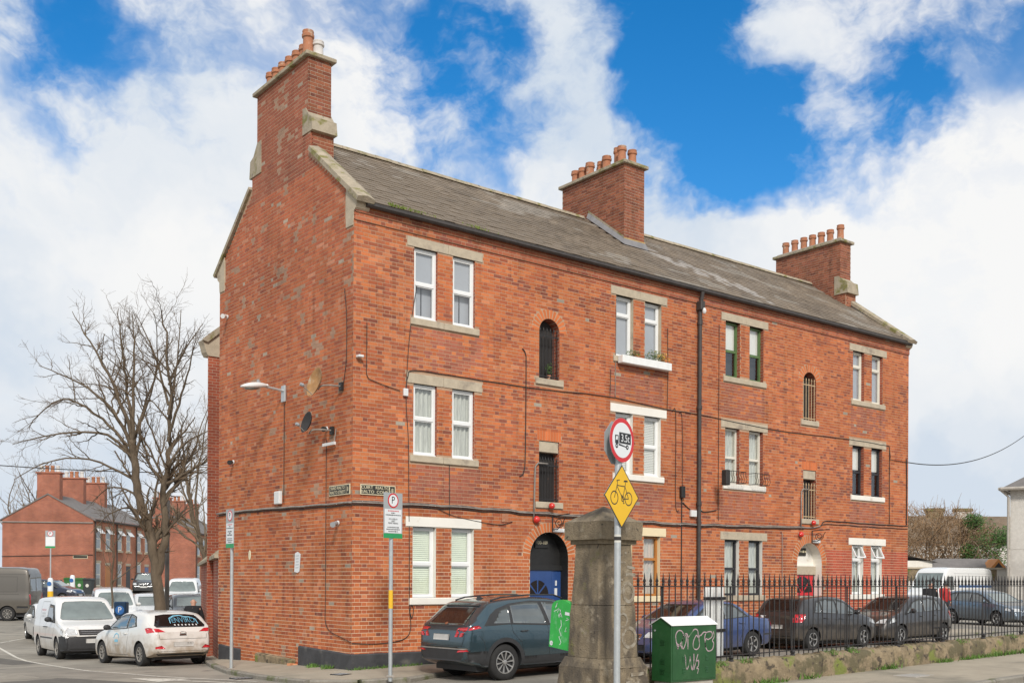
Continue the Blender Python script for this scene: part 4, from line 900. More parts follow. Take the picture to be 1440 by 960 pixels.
# ------------------------------------------------------------------ cables and fittings fixed to the block
def smooth_path(pts,sub=5,sag=0.):
    P=[Vector(p) for p in pts]; out=[]
    for i in range(len(P)-1):
        p0=P[max(i-1,0)]; p1=P[i]; p2=P[i+1]; p3=P[min(i+2,len(P)-1)]
        for k in range(sub):
            t=k/sub; out.append(.5*((2*p1)+(-p0+p2)*t+(2*p0-5*p1+4*p2-p3)*t*t+(-p0+3*p1-3*p2+p3)*t**3))
    out.append(P[-1]); return out
def fcable(pts,r,mat='cable',wob=.0,y=-.022,name='cable'):
    mb=MB(); Q=[(u,y,z) for u,z in pts]; P=smooth_path(Q,6)
    if wob: P=[Vector((p.x,p.y,p.z+wob*math.sin(p.x*5.3)+wob*.6*math.sin(p.x*11+1))) for p in P]
    mb.tube(P,r,5); return mb.build(name,MT[mat],bld,smooth=True)
def gcable(pts,r,mat='cable',wob=0.,x=-.022,name='cable'):
    mb=MB(); P=smooth_path([(x,v,z) for v,z in pts],6)
    if wob: P=[Vector((p.x,p.y,p.z+wob*math.sin(p.y*5.3))) for p in P]
    mb.tube(P,r,5); return mb.build(name,MT[mat],bld,smooth=True)
MAIN=[(-.02,3.13),(2.16,3.155),(3.7,3.14),(4.51,3.12),(6.72,3.087),(8.93,3.035),(10.2,3.045),(12.58,3.085),(14.8,3.13),(15.55,3.19),(15.75,3.34),(16.2,3.37),(18.2,3.36),(20.2,3.37)]
fcable([(u,z) for u,z in MAIN[:10]],.018,'cablegrey',.008,-.035); fcable([(u,z-.045) for u,z in MAIN[:9]],.010,'cable',.012); fcable([(u,z+.032) for u,z in MAIN[:9]],.009,'cablegrey',.014)
fcable(MAIN[8:],.013,'cable',.004); fcable([(15.62,3.24)]+[(u,z-.09) for u,z in MAIN[11:]],.010,'cable',.006)
gcable([(6.7,3.20),(4.5,3.195),(1.7,3.15),(-.02,3.13)],.024,'cablegrey',.006,-.036); gcable([(6.7,3.15),(4.5,3.155),(1.7,3.10),(-.02,3.08)],.012,'cable',.008)
fcable([(1.243,5.45),(1.29,5.81),(1.50,5.972),(2.9,5.976),(4.9,5.975),(7.0,6.04),(9.05,5.945),(10.38,5.93),(13.5,5.82),(16.9,5.86),(19.14,5.83)],.010,'cable',.004)
fcable([(19.14,5.83),(19.2,5.5),(19.22,5.42),(20.0,5.40),(20.24,5.40)],.008); fcable([(19.15,5.8),(19.16,3.4)],.011); fcable([(20.1,5.5),(20.14,4.6),(20.12,3.4)],.02)
fcable([(1.50,7.75),(1.33,6.7),(1.25,5.4),(1.31,4.5),(1.33,3.3),(1.34,2.8)],.008); fcable([(2.36,4.05),(2.37,2.95)],.008)
fcable([(1.345,2.7),(1.355,1.2),(1.36,.95),(1.39,.55),(1.2,.34),(.6,.27),(-.01,.30)],.008,'cable'); fcable([(1.36,.95),(1.42,.78),(1.46,.95),(1.41,1.05),(1.37,.92)],.008)
fcable([(4.36,6.83),(4.45,6.72),(4.47,6.4),(4.46,4.5),(4.42,4.05),(4.30,3.93)],.012)
fcable([(7.29,8.3),(7.28,7.0),(7.27,6.05)],.009,'cablegrey'); fcable([(7.12,6.7),(7.1,6.1)],.008); fcable([(9.10,8.0),(9.12,6.9),(9.10,5.95)],.008); fcable([(9.3,5.92),(9.42,5.8),(9.43,3.6),(9.55,3.4)],.009); fcable([(9.55,5.9),(9.66,5.7),(9.68,3.95)],.008)
fcable([(9.66,3.75),(9.66,3.05),(9.66,1.0),(9.66,.0)],.016); fcable([(9.7,3.6),(9.95,3.45),(10.15,3.35)],.012); fcable([(10.3,3.5),(10.5,3.4),(11.0,3.46)],.012)
fcable([(11.08,8.4),(11.08,6.0),(11.08,3.6),(11.09,3.2)],.008); fcable([(13.8,2.95),(13.82,.2)],.011,'cablegrey')
fcable([(2.05,3.1),(2.5,2.96),(3.2,2.86),(3.75,2.82),(4.1,2.90)],.007)
fcable([(.30,6.8),(.30,6.1),(.31,5.72),(.5,5.62),(1.1,5.50)],.008)
gcable([(3.018,5.5),(3.02,3.3)],.009); gcable([(.33,7.5),(.24,6.9),(.25,6.0),(.40,5.45)],.008); gcable([(1.06,4.5),(1.065,3.2),(1.07,1.2),(1.06,.7),(.85,.50),(.4,.40),(-.01,.31)],.0075)
pp=MB(); pp.tube([(5.12,-.03,4.27),(4.82,-.04,4.27),(4.74,-.04,4.18),(4.72,-.04,3.6),(4.70,-.04,2.95)],.02,6); pp.build('conduit',MT['cablegrey'],bld,smooth=True)
pp=MB(); pp.tube([(15.0,-.03,4.24),(14.74,-.04,4.24),(14.66,-.04,4.18),(14.64,-.04,3.6),(14.64,-.04,3.1)],.02,6); pp.build('conduit',MT['cablegrey'],bld,smooth=True)
# fittings: things of their own -----------------------------------------------------------------------
def bx(name,label,cat,a,b,mat,c=.01,group=None):
    o=Vector(((a[0]+b[0])/2,(a[1]+b[1])/2,a[2])); mb=MB(); mb.bbox(Vector(a)-o,Vector(b)-o,c); ob=mb.build(name,MT[mat]); ob.location=o; return tag(ob,label,cat,group)
def alarm_bell(loc,label,r=.075):
    t=thing('alarm_bell',label,'alarm',loc,group='red alarm bells over the doorways'); m=MB(); m.lathe([(r*.75,0),(r*.75,.03)],12,Matrix.Rotation(R(90),4,'X')); m.build('base',MT['plastic_white'],t); m=MB(); m.lathe([(r,.03),(r,.06),(r*.8,.1),(r*.3,.125)],14,Matrix.Rotation(R(90),4,'X')); m.build('dome',MT['bell_red'],t,smooth=True)
alarm_bell((5.19,-.05,3.30),'red dome alarm on the stair window sill above the blue door'); alarm_bell((4.77,-.012,2.97),'red alarm bell hanging on the wall up and left of the blue door',.085)
alarm_bell((15.14,-.05,3.28),'red dome alarm on the stair window sill above the red door'); alarm_bell((14.61,-.012,2.93),'red alarm bell on the wall up and left of the red door',.085)
def scroll_bracket(x,z,label,lm=True):
    t=thing('lamp_bracket',label,'bracket',(x,0,z),group='scrolled iron lamp brackets over the doors')
    m=MB(); m.tube([(0,-.03,-.34),(0,-.03,.02)],.014,6); m.build('wall_bar',MT['iron'],t)
    m=MB(); m.tube([(0,-.03,.01),(0,-.62,.04)],.013,6); m.build('arm',MT['iron'],t)
    m=MB(); m.tube([(0,-.26-.16*(1-k/26)*math.cos(k*.52)*1.0,-.15-.13*(1-k/26)*math.sin(k*.52)) for k in range(24)],.010,5); m.build('scroll',MT['iron'],t)
    m=MB(); m.tube([(0,-.05,-.28),(0,-.2,-.30),(0,-.36,-.19),(0,-.48,-.03)],.010,5); m.build('brace',MT['iron'],t)
scroll_bracket(5.28,3.06,'black scrolled iron bracket above the blue door'); scroll_bracket(15.18,3.04,'black scrolled iron bracket above the red door')
bx('emergency_light','small white box light under the iron bracket by the blue door','light',(5.30,-.09,2.70),(5.62,-.012,2.79),'plastic_white')
bx('emergency_light','small white box light under the iron bracket by the red door','light',(15.22,-.09,2.70),(15.50,-.012,2.79),'plastic_white')
bx('air_vent','small square terracotta air vent on the front wall between window and blue door','vent',(3.80,-.016,2.88),(3.99,-.004,3.06),'pot',.006); bx('air_vent','small square air brick low on the gable wall below the cable','vent',(-.016,2.24,2.70),(-.004,2.42,2.88),'pot',.006)
bx('junction_box','grey junction box on the gable just above the cable run','box',(-.10,3.10,3.26),(-.012,3.36,3.55),'plastic_white',.015); bx('junction_box','white junction box on the front wall left of the downpipe','box',(9.96,-.09,3.25),(10.17,-.012,3.42),'plastic_white'); bx('junction_box','black and white meter box on the front wall left of the downpipe','box',(9.58,-.10,3.72),(9.72,-.012,4.02),'black')
bx('small_fitting','tiny white fitting on the front wall close to the corner','fitting',(.05,-.14,6.05),(.17,-.012,6.10),'plastic_white'); bx('cable_clip','white telephone socket left of the first-floor window','fitting',(1.17,-.07,5.40),(1.28,-.012,5.56),'plastic_white')
def cctv(loc,label,heading,mat='plastic_grey',L_=.22):
    t=thing('security_camera',label,'camera',loc,heading,group='security cameras on the gable'); m=MB(); m.lathe([(.05,0),(.05,.02),(.02,.05)],10,Matrix.Rotation(R(90),4,'Y')); m.build('mount',MT['plastic_white'],t); m=MB(); m.tube([(.03,0,0),(.10,0,-.02)],.016,6); m.build('arm',MT[mat],t)
    m=MB(); m.lathe([(.045,0),(.05,L_*.8),(.058,L_)],12,Matrix.Translation((.08,.06,-.01))@Matrix.Rotation(R(105),4,'Y')@Matrix.Rotation(R(-40),4,'X')); m.build('body',MT[mat],t,smooth=True,angle=40); return t
cctv((-.012,.55,2.74),'grey bullet security camera low on the gable near the corner',PI); cctv((-.012,6.15,8.03),'white security camera high at the far edge of the gable',PI,'plastic_white',.16); cctv((-.012,5.75,4.42),'small dark security camera at the far edge of the gable',PI,'dish',.12); cctv((-.012,1.05,4.72),'small camera beside the black satellite dish',PI,'dish',.1)
def dish(loc,label,mat,r,off):
    t=thing('satellite_dish',label,'satellite dish',loc,0,group='satellite dishes on the gable'); m=MB(); m.box((-.05,-.06,-.08),(0,.06,.08)); m.build('wall_plate',MT['black'],t); m=MB(); m.tube(smooth_path([(-.03,0,0),(-.25,.02,.0),(-.42,.10,-.02),(-.48,.14,-.10)],5),.018,6); m.build('arm',MT['cablegrey'],t)
    c=Vector((-.50,.10,off)); n=Vector((-1.,.06,.26)).normalized(); M=Matrix.Translation(c)@n.to_track_quat('Z','Y').to_matrix().to_4x4()
    prof=[(.02,0)]+[(r*k/6,.14*r*(k/6)**2*2.2) for k in range(1,7)]+[(r*1.03,.14*r*2.2),(r*1.0,.14*r*2.0)]+[(r*k/6,.14*r*(k/6)**2*2.2-.02) for k in range(5,0,-1)]
    m=MB(); m.lathe(prof,24,M); m.build('reflector',MT[mat],t,smooth=True,angle=50)
    f=MB(); a=M@Vector((0,-r*.9,.05)); b=M@Vector((0,-r*.5,r*1.1)); f.tube([a,b],.010,5); f.build('feed_arm',MT['cablegrey'],t); f=MB(); f.lathe([(.03,-.03),(.038,.03),(.02,.06)],8,Matrix.Translation(b)@(-n).to_track_quat('Z','Y').to_matrix().to_4x4()); f.build('receiver',MT['plastic_grey'],t)
dish((-.012,.42,5.52),'rusty brown satellite dish on a long arm, upper of the two','rust',.30,.02); dish((-.012,.80,4.66),'black satellite dish on the gable, lower of the two','dish',.22,.12)
tv=thing('wall_aerial','white flat aerial bar under the black satellite dish','aerial',(-.012,.95,4.38)); m=MB(); m.box((-.09,-.35,-.03),(-.04,.15,.03)); m.build('bar',MT['plastic_white'],tv); m=MB(); m.tube([(-.01,-.02,0),(-.06,-.02,.0)],.015,6); m.tube([(-.01,-.3,.30),(-.05,-.3,.02)],.012,5); m.build('bracket',MT['cablegrey'],tv)
# lamp on the gable
lp=thing('street_lamp','pale street lamp head on a bracket high on the gable wall','street lamp',(-.012,3.02,5.70)); m=MB(); m.bbox((-.05,-.09,-.17),(0,.09,.20),.01); m.build('wall_plate',MT['steel'],lp); m=MB(); m.tube([(-.04,0,.08),(-.5,.0,.13)],.03,8); m.build('arm',MT['steel'],lp)
m=MB(); Ml=Matrix.Translation((-.42,0,.15))@Matrix.Rotation(R(-8),4,'Y'); n=14; vs=[]; L_=.62
for i in range(n+1):
    t=i/n; w=.13*math.sin(PI*min(max(t,.06),.96))**.45; h=.085*math.sin(PI*min(max(t,.06),.97))**.5
    for k in range(10):
        q=2*PI*k/10; vs.append(Ml@Vector((-t*L_,w*math.cos(q),h*math.sin(q)*(1 if math.sin(q)>0 else .7))))
m.add(vs,[(i*10+k,i*10+(k+1)%10,(i+1)*10+(k+1)%10,(i+1)*10+k) for i in range(n) for k in range(10)]+[tuple(range(10)),tuple(n*10+k for k in range(10))]); m.build('lamp_head',MT['plastic_white'],lp,smooth=True)
m=MB(); m.sphere((0,0,0),.1,12,6,(1.9,.85,.42),Ml@Matrix.Translation((-.36,0,-.045))); m.build('lens',MT['screenglass'],lp,smooth=True); m=MB(); m.lathe([(.04,0),(.035,.06),(.01,.07)],10,Ml@Matrix.Translation((-.2,0,.07))); m.build('photocell',MT['plastic_grey'],lp)
# flood light on the front
fd=thing('flood_light','black flood light on a pale arm between downpipe and sash windows','flood light',(11.45,-.01,4.50)); m=MB(); m.tube([(0,0,0),(-.35,-.25,-.08),(-.62,-.5,-.12)],.022,6); m.build('arm',MT['steel'],fd); m=MB(); m.bbox((-.76,-.62,-.42),(-.60,-.44,-.02),.02); m.build('housing',MT['dish'],fd)
# street name plates
def nameplate(P,l1,l2,label,flip):
    (a0,a1)=P; w=abs(a1-a0)
    if not flip: o=(a0+w/2,-.012,3.305); xd=(1,0,0)
    else: o=(-.012,a0+w/2,3.305); xd=(0,-1,0)
    t=thing('street_nameplate',label,'name plate',o); M=frameM((0,0,.105),xd,(0,0,1)); h=.21
    m=MB(); m.box((-w/2,-h/2,0),(w/2,h/2,.018),M); m.build('plate',MT['letter'],t)
    m=MB(); m.box((-w/2+.016,-h/2+.016,.0181),(w/2-.150,h/2-.016,.0195),M); m.build('panel',MT['nameplate'],t); m=MB(); m.box((w/2-.135,-h/2+.016,.0181),(w/2-.016,h/2-.016,.0195),M); m.build('district_panel',MT['nameplate'],t)
    cx=-.067
    place_text(l1,.088,M@Matrix.Translation((cx,.042,.0205)),MT['letter'],t,sx=1.12 if not flip else 1.05); place_text(l2,.088,M@Matrix.Translation((cx,-.044,.0205)),MT['letter'],t,sx=1.12 if not flip else 1.02); place_text('8',.13,M@Matrix.Translation((w/2-.076,0,.0205)),MT['letter'],t,sx=.8)
nameplate((.168,.996),'CÚIRT  RIALTO','RIALTO  COURT','black and cream Rialto Court street nameplate on the front wall',False)
nameplate((.065,.92),'SRÁID RIALTO','RIALTO STREET','black and cream Rialto Street nameplate on the gable wall',True)
# paper notice and small disc on the gable
nt=tag(MB().prism([(-.14,-.21),(.02,-.23),(.10,-.20),(.13,.02),(.15,.18),(.02,.23),(-.11,.20)],lambda p:(-.016,-p[0],p[1]),lambda p:(-.012,-p[0],p[1])).build('paper_notice',MT['sign_white']),'torn white paper notice on the brick gable','notice'); nt.location=(0,2.36,1.95)
for k in range(5):
    q=MB(); M=frameM((-.0165,0,.14-.065*k),(0,-1,0),(0,0,1)); stroke(q,[(-.09+.02*random.random(),.0),(.09-.03*random.random(),.004)],.014,M,.0004); q.build('print_line',MT['sign_grey'],nt)
ds=MB(); ds.lathe([(.09,0),(.085,.01)],14,Matrix.Rotation(R(-90),4,'Y')@Matrix.Diagonal((1.35,.7,1,1))); ds=tag(ds.build('painted_disc',MT['letter']),'small cream oval disc on the gable','disc'); ds.location=(-.011,4.80,2.14)
# window boxes and balconettes
wb=thing('window_box','long stone-coloured window box with yellow flowers under the middle top-floor windows','window box',(7.33,-.05,6.88)); m=MB(); m.bbox((0,-.17,0),(1.73,0,.19),.01); m.build('trough',MT['cab_top'],wb); m=MB(); m.box((.03,-.15,.185),(1.70,-.02,.194)); m.build('soil',MT['room'],wb)
def leaves(mb,c,r,n,s,flat=1.):
    for k in range(n):
        d=Vector((random.gauss(0,1),random.gauss(0,1),random.gauss(0,1))); d=d.normalized()*random.random()**.5; p=Vector(c)+Vector((d.x*r[0],d.y*r[1],d.z*r[2])); a=Vector((random.gauss(0,1),random.gauss(0,1),random.gauss(0,.6))).normalized()*s*random.uniform(.6,1.2); b=a.orthogonal().normalized()*s*random.uniform(.3,.5)
        mb.add([p-a*.5,p+b*.5,p+a*.5,p-b*.5],[(0,1,2,3)])
for c,r,n in (((.45,-.08,.27),(.26,.08,.12),200),((1.25,-.08,.31),(.42,.09,.17),460)):
    m=MB(); leaves(m,c,r,n,.06); m.build('foliage',MT['leaf'],wb,kind='stuff')
m=MB(); leaves(m,(1.3,-.12,.36),(.36,.08,.13),70,.05); leaves(m,(1.62,-.12,.30),(.1,.06,.08),22,.05); m.build('blossoms',MT['flower'],wb,kind='stuff')
pl=thing('sill_plant','small green potted plant behind the bars of the arched window','plant',(5.22,.0,6.24)); m=MB(); m.lathe([(.05,0),(.065,.10)],10,Matrix.Translation((0,.08,0))); m.build('pot',MT['pot'],pl); m=MB(); leaves(m,(0,.06,.24),(.1,.06,.16),90,.07); m.build('foliage',MT['leaf'],pl,kind='stuff')
for a,lab in ((11.19+.175,'left of the two black iron window guards on the cream sash windows'),(11.19+1.17,'right of the two black iron window guards on the cream sash windows')):
    t=thing('window_guard',lab,'window guard',(a,0,4.20),group='iron guards on the cream sash windows'); 
    for z in (.02,.32): m=MB(); m.tube([(-.0,0,z),(.0,-.22,z),(.6,-.22,z),(.6,0,z)],.009,5); m.build('rail',MT['iron'],t)
    for k in range(7): m=MB(); x=.6*k/6; m.tube([(x,-.22,.02),(x+.03,-.235,.12),(x-.03,-.235,.22),(x,-.22,.32)],.007,5); m.build('bar',MT['iron'],t)
# weeds at the foot of the walls
wd=MB()
def weed(u,v,n,h,s=.1):
    z=zroad(u,v)+.13
    for k in range(n):
        x,y=u+random.gauss(0,s),v+random.gauss(0,s*.3); a=random.uniform(0,6.3); q=random.uniform(.5,1)*h; wd.add([(x-.012*math.cos(a),y-.012*math.sin(a),z),(x+.012*math.cos(a),y+.012*math.sin(a),z),(x+random.gauss(0,h*.5),y+random.gauss(0,h*.5),z+q)],[(0,1,2)])
for u,v in ((-.06,1.35),(-.06,.85),(-.06,1.5),(-.06,.7)): weed(u,v,60,.12,.08)
for u in (.1,.35,.6,.9,1.2,1.5): weed(u,-.08,40,.10,.12)
tag(wd.build('weeds',MT['grass'],kind='stuff'),'green weeds growing along the foot of the brick wall','weeds')
lt=tag(MB().box((-.11,-.05,0),(.02,.03,.05),Matrix.Rotation(.4,4,'Z')).box((.0,-.04,0),(.13,.04,.035),Matrix.Rotation(-.3,4,'Z')).build('litter',MT['litter']),'crumpled orange litter on the pavement against the gable','litter'); lt.location=(-.10,2.45,zroad(0,2.45)+.14)
# ------------------------------------------------------------------ parking sign posts
def parking_sign(loc,rot,label,plate_z,h,w,base=None,collar=False,r=.038,far=False):
    t=thing('parking_sign',label,'parking sign',loc,rot,group='pay parking signs on posts'); zt=plate_z+h
    m=MB(); m.tube([(0,0,-.1),(0,0,zt-.05)],r,10); m.build('post',MT['steel'],t,smooth=True,angle=50)
    M=frameM((0,-r-.012,plate_z),(1,0,0),(0,0,1))
    m=MB(); m.box((-w/2,0,-.004),(w/2,h,.0),M); m.build('back_plate',MT['sign_grey'],t)
    m=MB(); m.box((-w/2,0,.0005),(w/2,h*.105,.003),M); m.build('green_band',MT['sign_green'],t); m=MB(); m.box((-w/2+.025,h*.115,.0005),(w/2-.025,h*.64,.003),M); wp=m.build('text_panel',MT['sign_white'],t)
    cy=h*.83; rr=w*.285
    for nm,rad,z,mt in (('red_ring',rr,.003,'sign_red'),('white_disc',rr*.80,.0045,'sign_white')):
        m=MB(); m.prism(ring_pts(0,cy,rad,rad,28)[:-1],lambda p:M@Vector((p[0],p[1],.0005)),lambda p:M@Vector((p[0],p[1],z))); m.build(nm,MT[mt],t)
    place_text('P',rr*1.35,M@Matrix.Translation((-.004,cy+.004,.006)),MT['sign_black'],t,sx=.95)
    if not far:
        rt=random.Random(6)
        for k,(s,wd_) in enumerate([('',.55),('',.2),('',.8),(0,0),('PAY & DISPLAY',0),('AND',0),('PERMIT PARKING',0),(0,0),('',.6),('',.7),('',.5)]):
            if s: place_text(s,.042,M@Matrix.Translation((0,h*.60-k*h*.045,.0042)),MT['sign_black'],t,sx=.78 if len(s)>9 else 1.)
            elif s=='': q=MB(); ticks(q,0,h*.60-k*h*.045,w*wd_,.028,M,rt,.0042); q.build('print_line',MT['sign_red'] if k==0 else MT['sign_black'],t)
    if collar: m=MB(); m.lathe([(r+.004,0),(r+.004,.34)],10,Matrix.Translation((0,0,1.25))); m.build('yellow_band',MT['yellow'],t)
    m=MB(); m.box((-.05,-.05,-.02),(.05,.05,.012)); m.build('foot_plate',MT['cement'],t)
    return t
parking_sign((-.28,-1.92,-.20),R(12),'parking sign on a grey post with yellow band at the building corner',2.55,.84,.48,collar=True)
parking_sign((-1.2,3.1,zroad(-1.2,3.1)+.09),R(-90),'parking sign on a plain grey post beside the gable, edge towards the road',2.62,.84,.42)
# ------------------------------------------------------------------ truck limit and cycle warning signs
def sign_post():
    loc=(-.63,-8.3,zroad(-.63,-8.3)+.1); t=thing('road_sign_post','grey sign post with truck limit disc over a yellow cycle diamond, before the stone pillar','road sign',loc); base=loc[2]
    m=MB(); m.tube([(0,0,-.2),(0,0,3.78-base)],.046,12); m.build('post',MT['steel'],t,smooth=True,angle=50)
    nrm=Vector((.22,-.976,0)).normalized(); xd=Vector((-nrm.y,nrm.x,0)); 
    def plate(pts,M,z0,z1,mat,name): 
        m=MB(); m.prism(pts,lambda p:M@Vector((p[0],p[1],z0)),lambda p:M@Vector((p[0],p[1],z1))); return m.build(name,MT[mat],t)
    o=nrm*.062
    M=frameM(o+Vector((0,0,3.50-base)),xd,(0,0,1)); R0=.30
    plate(ring_pts(0,0,R0,R0,40)[:-1],M,-.004,.0,'alu','disc_back'); plate(ring_pts(0,0,R0,R0,40)[:-1],M,.0005,.0025,'sign_red','red_disc'); plate(ring_pts(0,0,R0*.80,R0*.80,40)[:-1],M,.0026,.004,'sign_white','white_disc')
    k=MB(); 
    for a,b,c,d in ((-.075,-.045,.215,.105),(-.175,-.055,-.09,.06)): k.prism([(a,b),(c,b),(c,d),(a,d)],lambda p:M@Vector((p[0],p[1],.0042)),lambda p:M@Vector((p[0],p[1],.0052)))
    k.prism([(-.085,-.075),(.13,-.095),(.13,-.082),(-.085,-.05)],lambda p:M@Vector((p[0],p[1],.0042)),lambda p:M@Vector((p[0],p[1],.0052)))
    for c in (-.135,.125): k.prism(ring_pts(c,-.085,.033,.033,16)[:-1],lambda p:M@Vector((p[0],p[1],.0053)),lambda p:M@Vector((p[0],p[1],.0060)))
    k.build('truck_symbol',MT['sign_black'],t); k=MB(); k.prism([(-.160,-.005),(-.115,-.005),(-.105,.045),(-.150,.045)],lambda p:M@Vector((p[0],p[1],.0053)),lambda p:M@Vector((p[0],p[1],.0058))); 
    for c in (-.135,.125): k.prism(ring_pts(c,-.085,.012,.012,12)[:-1],lambda p:M@Vector((p[0],p[1],.0061)),lambda p:M@Vector((p[0],p[1],.0064)))
    k.build('symbol_detail',MT['sign_white'],t)
    place_text('3.5t',.145,M@Matrix.Translation((.072,.026,.0062)),MT['sign_white'],t,sx=.95)
    D=.43; M=frameM(o+Vector((0,0,2.735-base)),xd,(0,0,1)); dm=lambda s:[(0,-s),(s,0),(0,s),(-s,0)]
    plate(dm(D),M,-.004,0.,'alu','diamond_back'); plate(dm(D),M,.0005,.002,'sign_black','diamond_border'); plate(dm(D-.022),M,.0021,.0035,'sign_yellow','diamond')
    k=MB(); w=.013; Z=.004
    for cx in (-.185,.165): stroke(k,ring_pts(cx,-.025,.088,.088,28),.016,M,Z); 
    for ln in ([(-.185,-.025),(-.115,.16)],[(-.12,.145),(.075,.14)],[(.075,.14),(.02,-.03)],[(.02,-.03),(-.118,.13)],[(.02,-.03),(.165,-.025)],[(.165,-.025),(.075,.14)],[(.075,.14),(.093,.20)],[(-.115,.16),(-.105,.215),(-.055,.222)],[(-.105,.215),(-.135,.205)],[(.02,-.03),(.045,-.09)],[(.03,-.092),(.065,-.088)],[(.02,-.03),(-.005,.03)]): stroke(k,ln,w,M,Z+.0003)
    stroke(k,ring_pts(.02,-.03,.035,.035,16),.012,M,Z+.0002); k.prism([(.04,.20),(.14,.205),(.14,.222),(.10,.228),(.05,.222)],lambda p:M@Vector((p[0],p[1],Z)),lambda p:M@Vector((p[0],p[1],Z+.001))); k.build('cycle_symbol',MT['sign_black'],t)
    # octagonal stop plate seen from behind on the same post
    oc=[(.315*math.cos(R(22.5+45*i)),.315*math.sin(R(22.5+45*i))) for i in range(8)]; M=frameM(-nrm*.055+xd*.035+Vector((0,0,3.47-base)),xd,(0,0,1)); plate(oc,M,0.,.003,'alu','stop_sign_back'); plate(oc,M,-.003,-.0005,'sign_red','stop_sign_face')
    m=MB(); m.box((-.05,-.05,-.02),(.05,-.0,.02),Matrix.Translation((0,0,3.47-base))@Matrix.Rotation(PI+math.atan2(nrm.x,-nrm.y),4,'Z')); m.build('bracket',MT['alu'],t)
    for z in (3.40,3.62,2.63,2.86): m=MB(); m.lathe([(.052,-.02),(.052,.02)],10,Matrix.Translation((0,0,z-base))); m.build('clamp',MT['alu'],t)
    m=MB(); m.lathe([(.0475,0),(.0475,.11)],12,Matrix.Translation((0,0,2.11-base))); m.build('sticker',MT['sticker'],t); m=MB(); m.lathe([(.048,0),(.048,.05)],12,Matrix.Translation((0,0,2.14-base))); m.build('sticker',MT['room'],t)
sign_post()
# ------------------------------------------------------------------ stone gate pillar
def frustum(mb,s0,s1,z0,z1,ch=0.,jit=0.):
    """square tapering block with chamfered arrises and roughened faces"""
    n=9; rows=max(2,int((z1-z0)/.12)); ring=[]
    def sq(s,c):
        pts=[]
        cor=[(s-c,-s),(s,-s+c),(s,s-c),(s-c,s),(-s+c,s),(-s,s-c),(-s,-s+c),(-s+c,-s)]
        for i in range(8):
            a=cor[i]; b=cor[(i+1)%8]; k=n if i%2 else 1
            for j in range(k): pts.append((lerp(a[0],b[0],j/k),lerp(a[1],b[1],j/k)))
        return pts
    vs=[]; N_=None
    for r_ in range(rows+1):
        t=r_/rows; s=lerp(s0,s1,t); P=sq(s,ch); N_=len(P); z=lerp(z0,z1,t)
        for (x,y) in P:
            j=random.gauss(0,jit); l=math.hypot(x,y); vs.append((x*(1+j/l),y*(1+j/l),z+random.gauss(0,jit*.5)*(0<r_<rows)))
    fs=[(r_*N_+i,r_*N_+(i+1)%N_,(r_+1)*N_+(i+1)%N_,(r_+1)*N_+i) for r_ in range(rows) for i in range(N_)]+[tuple(range(N_-1,-1,-1)),tuple(rows*N_+i for i in range(N_))]
    mb.add(vs,fs)
pz=-.16
pil=thing('gate_pillar','weathered square stone gate pillar with a pyramid cap','pillar',(-.05,-7.4,pz))
for nm,s0,s1,z0,z1,ch,j in (('base_block',.50,.46,0.,.50,.02,.012),('base_moulding',.46,.395,.502,.64,.02,.006),('lower_block',.392,.362,.644,1.395,.07,.0035),('upper_block',.360,.318,1.402,2.27,.075,.0035),('neck_block',.345,.345,2.275,2.335,.01,.002),('cap_block',.405,.41,2.338,2.595,.012,.004)):
    m=MB(); frustum(m,s0,s1,z0,z1,ch,j); m.build(nm,MT['granite'],pil,smooth=True,angle=35)
m=MB(); m.lathe([(.40*1.414,2.598),(.02,2.83)],4,Matrix.Rotation(R(45),4,'Z')); m.build('pyramid_cap',MT['granite'],pil)
def on_front(y): return frameM((0,-y,0),(1,0,0),(0,0,1))
m=MB(); M=on_front(.372)
UPM=frameM((0,-.4289,0),(1,0,0),(0,.0484,1)); LOM=frameM((0,-.4188,0),(1,0,0),(0,.04,1))
stroke(m,ring_pts(.17,1.58,.10,.13,20),.05,UPM,.006)
stroke(m,ring_pts(.16,.93,.13,.14,20),.05,LOM,.006); stroke(m,ring_pts(.04,1.18,.09,.10,16),.035,LOM,.006)
for x,z,w,l in ((.10,2.16,.03,.05),(.02,2.02,.03,.10),(-.06,1.78,.03,.12),(.15,1.95,.04,.16),(.12,1.84,.05,.2),(-.04,1.6,.05,.08)): stroke(m,[(x,z),(x+l,z-.02*random.random())],w,UPM,.007)
m.build('faded_graffiti',MT['chalk'],pil)
for x,z,ln,w in ((.10,.40,.26,.05),(.0,.28,.14,.06),(.16,.27,.10,.05)):
    m=MB(); stroke(m,[(x,z),(x+ln,z+.01)],w,frameM((0,-.502,0),(1,0,0),(0,.08,1)),.016); m.build('white_paint_mark',MT['chalk'],pil)
# green box strapped to the pillar
gb=thing('green_box','bright green round-topped plastic box with scribbles, strapped behind the stone pillar','box',(-.40,-7.06,.55))
Mb=Matrix.Rotation(R(7),4,'X'); sh=[(.0,.0),(.47,.0),(.47,.60)]+[(.235+.235*math.cos(a),.60+.13*math.sin(a)) for a in [PI*k/10 for k in range(1,10)]]+[(.0,.60)]
Mb=Matrix(((0,0,1,0),(1,0,0,0),(0,1,0,0),(0,0,0,1))); Mr=Matrix.Rotation(R(6),4,'X')
m=MB(); m.prism(sh,lambda p:Mr@Vector((0,p[0],p[1])),lambda p:Mr@Vector((.09,p[0],p[1]))); m.build('body',MT['bright_green'],gb)
m=MB(); FM=Mr@frameM((-.002,.235,.3),(0,-1,0),(0,0,1))
for k in range(9):
    x=random.uniform(-.16,.16); y=random.uniform(-.2,.33); stroke(m,[(x+random.gauss(0,.03),y+random.gauss(0,.03)) for _ in range(4)],.008,FM,.0015)
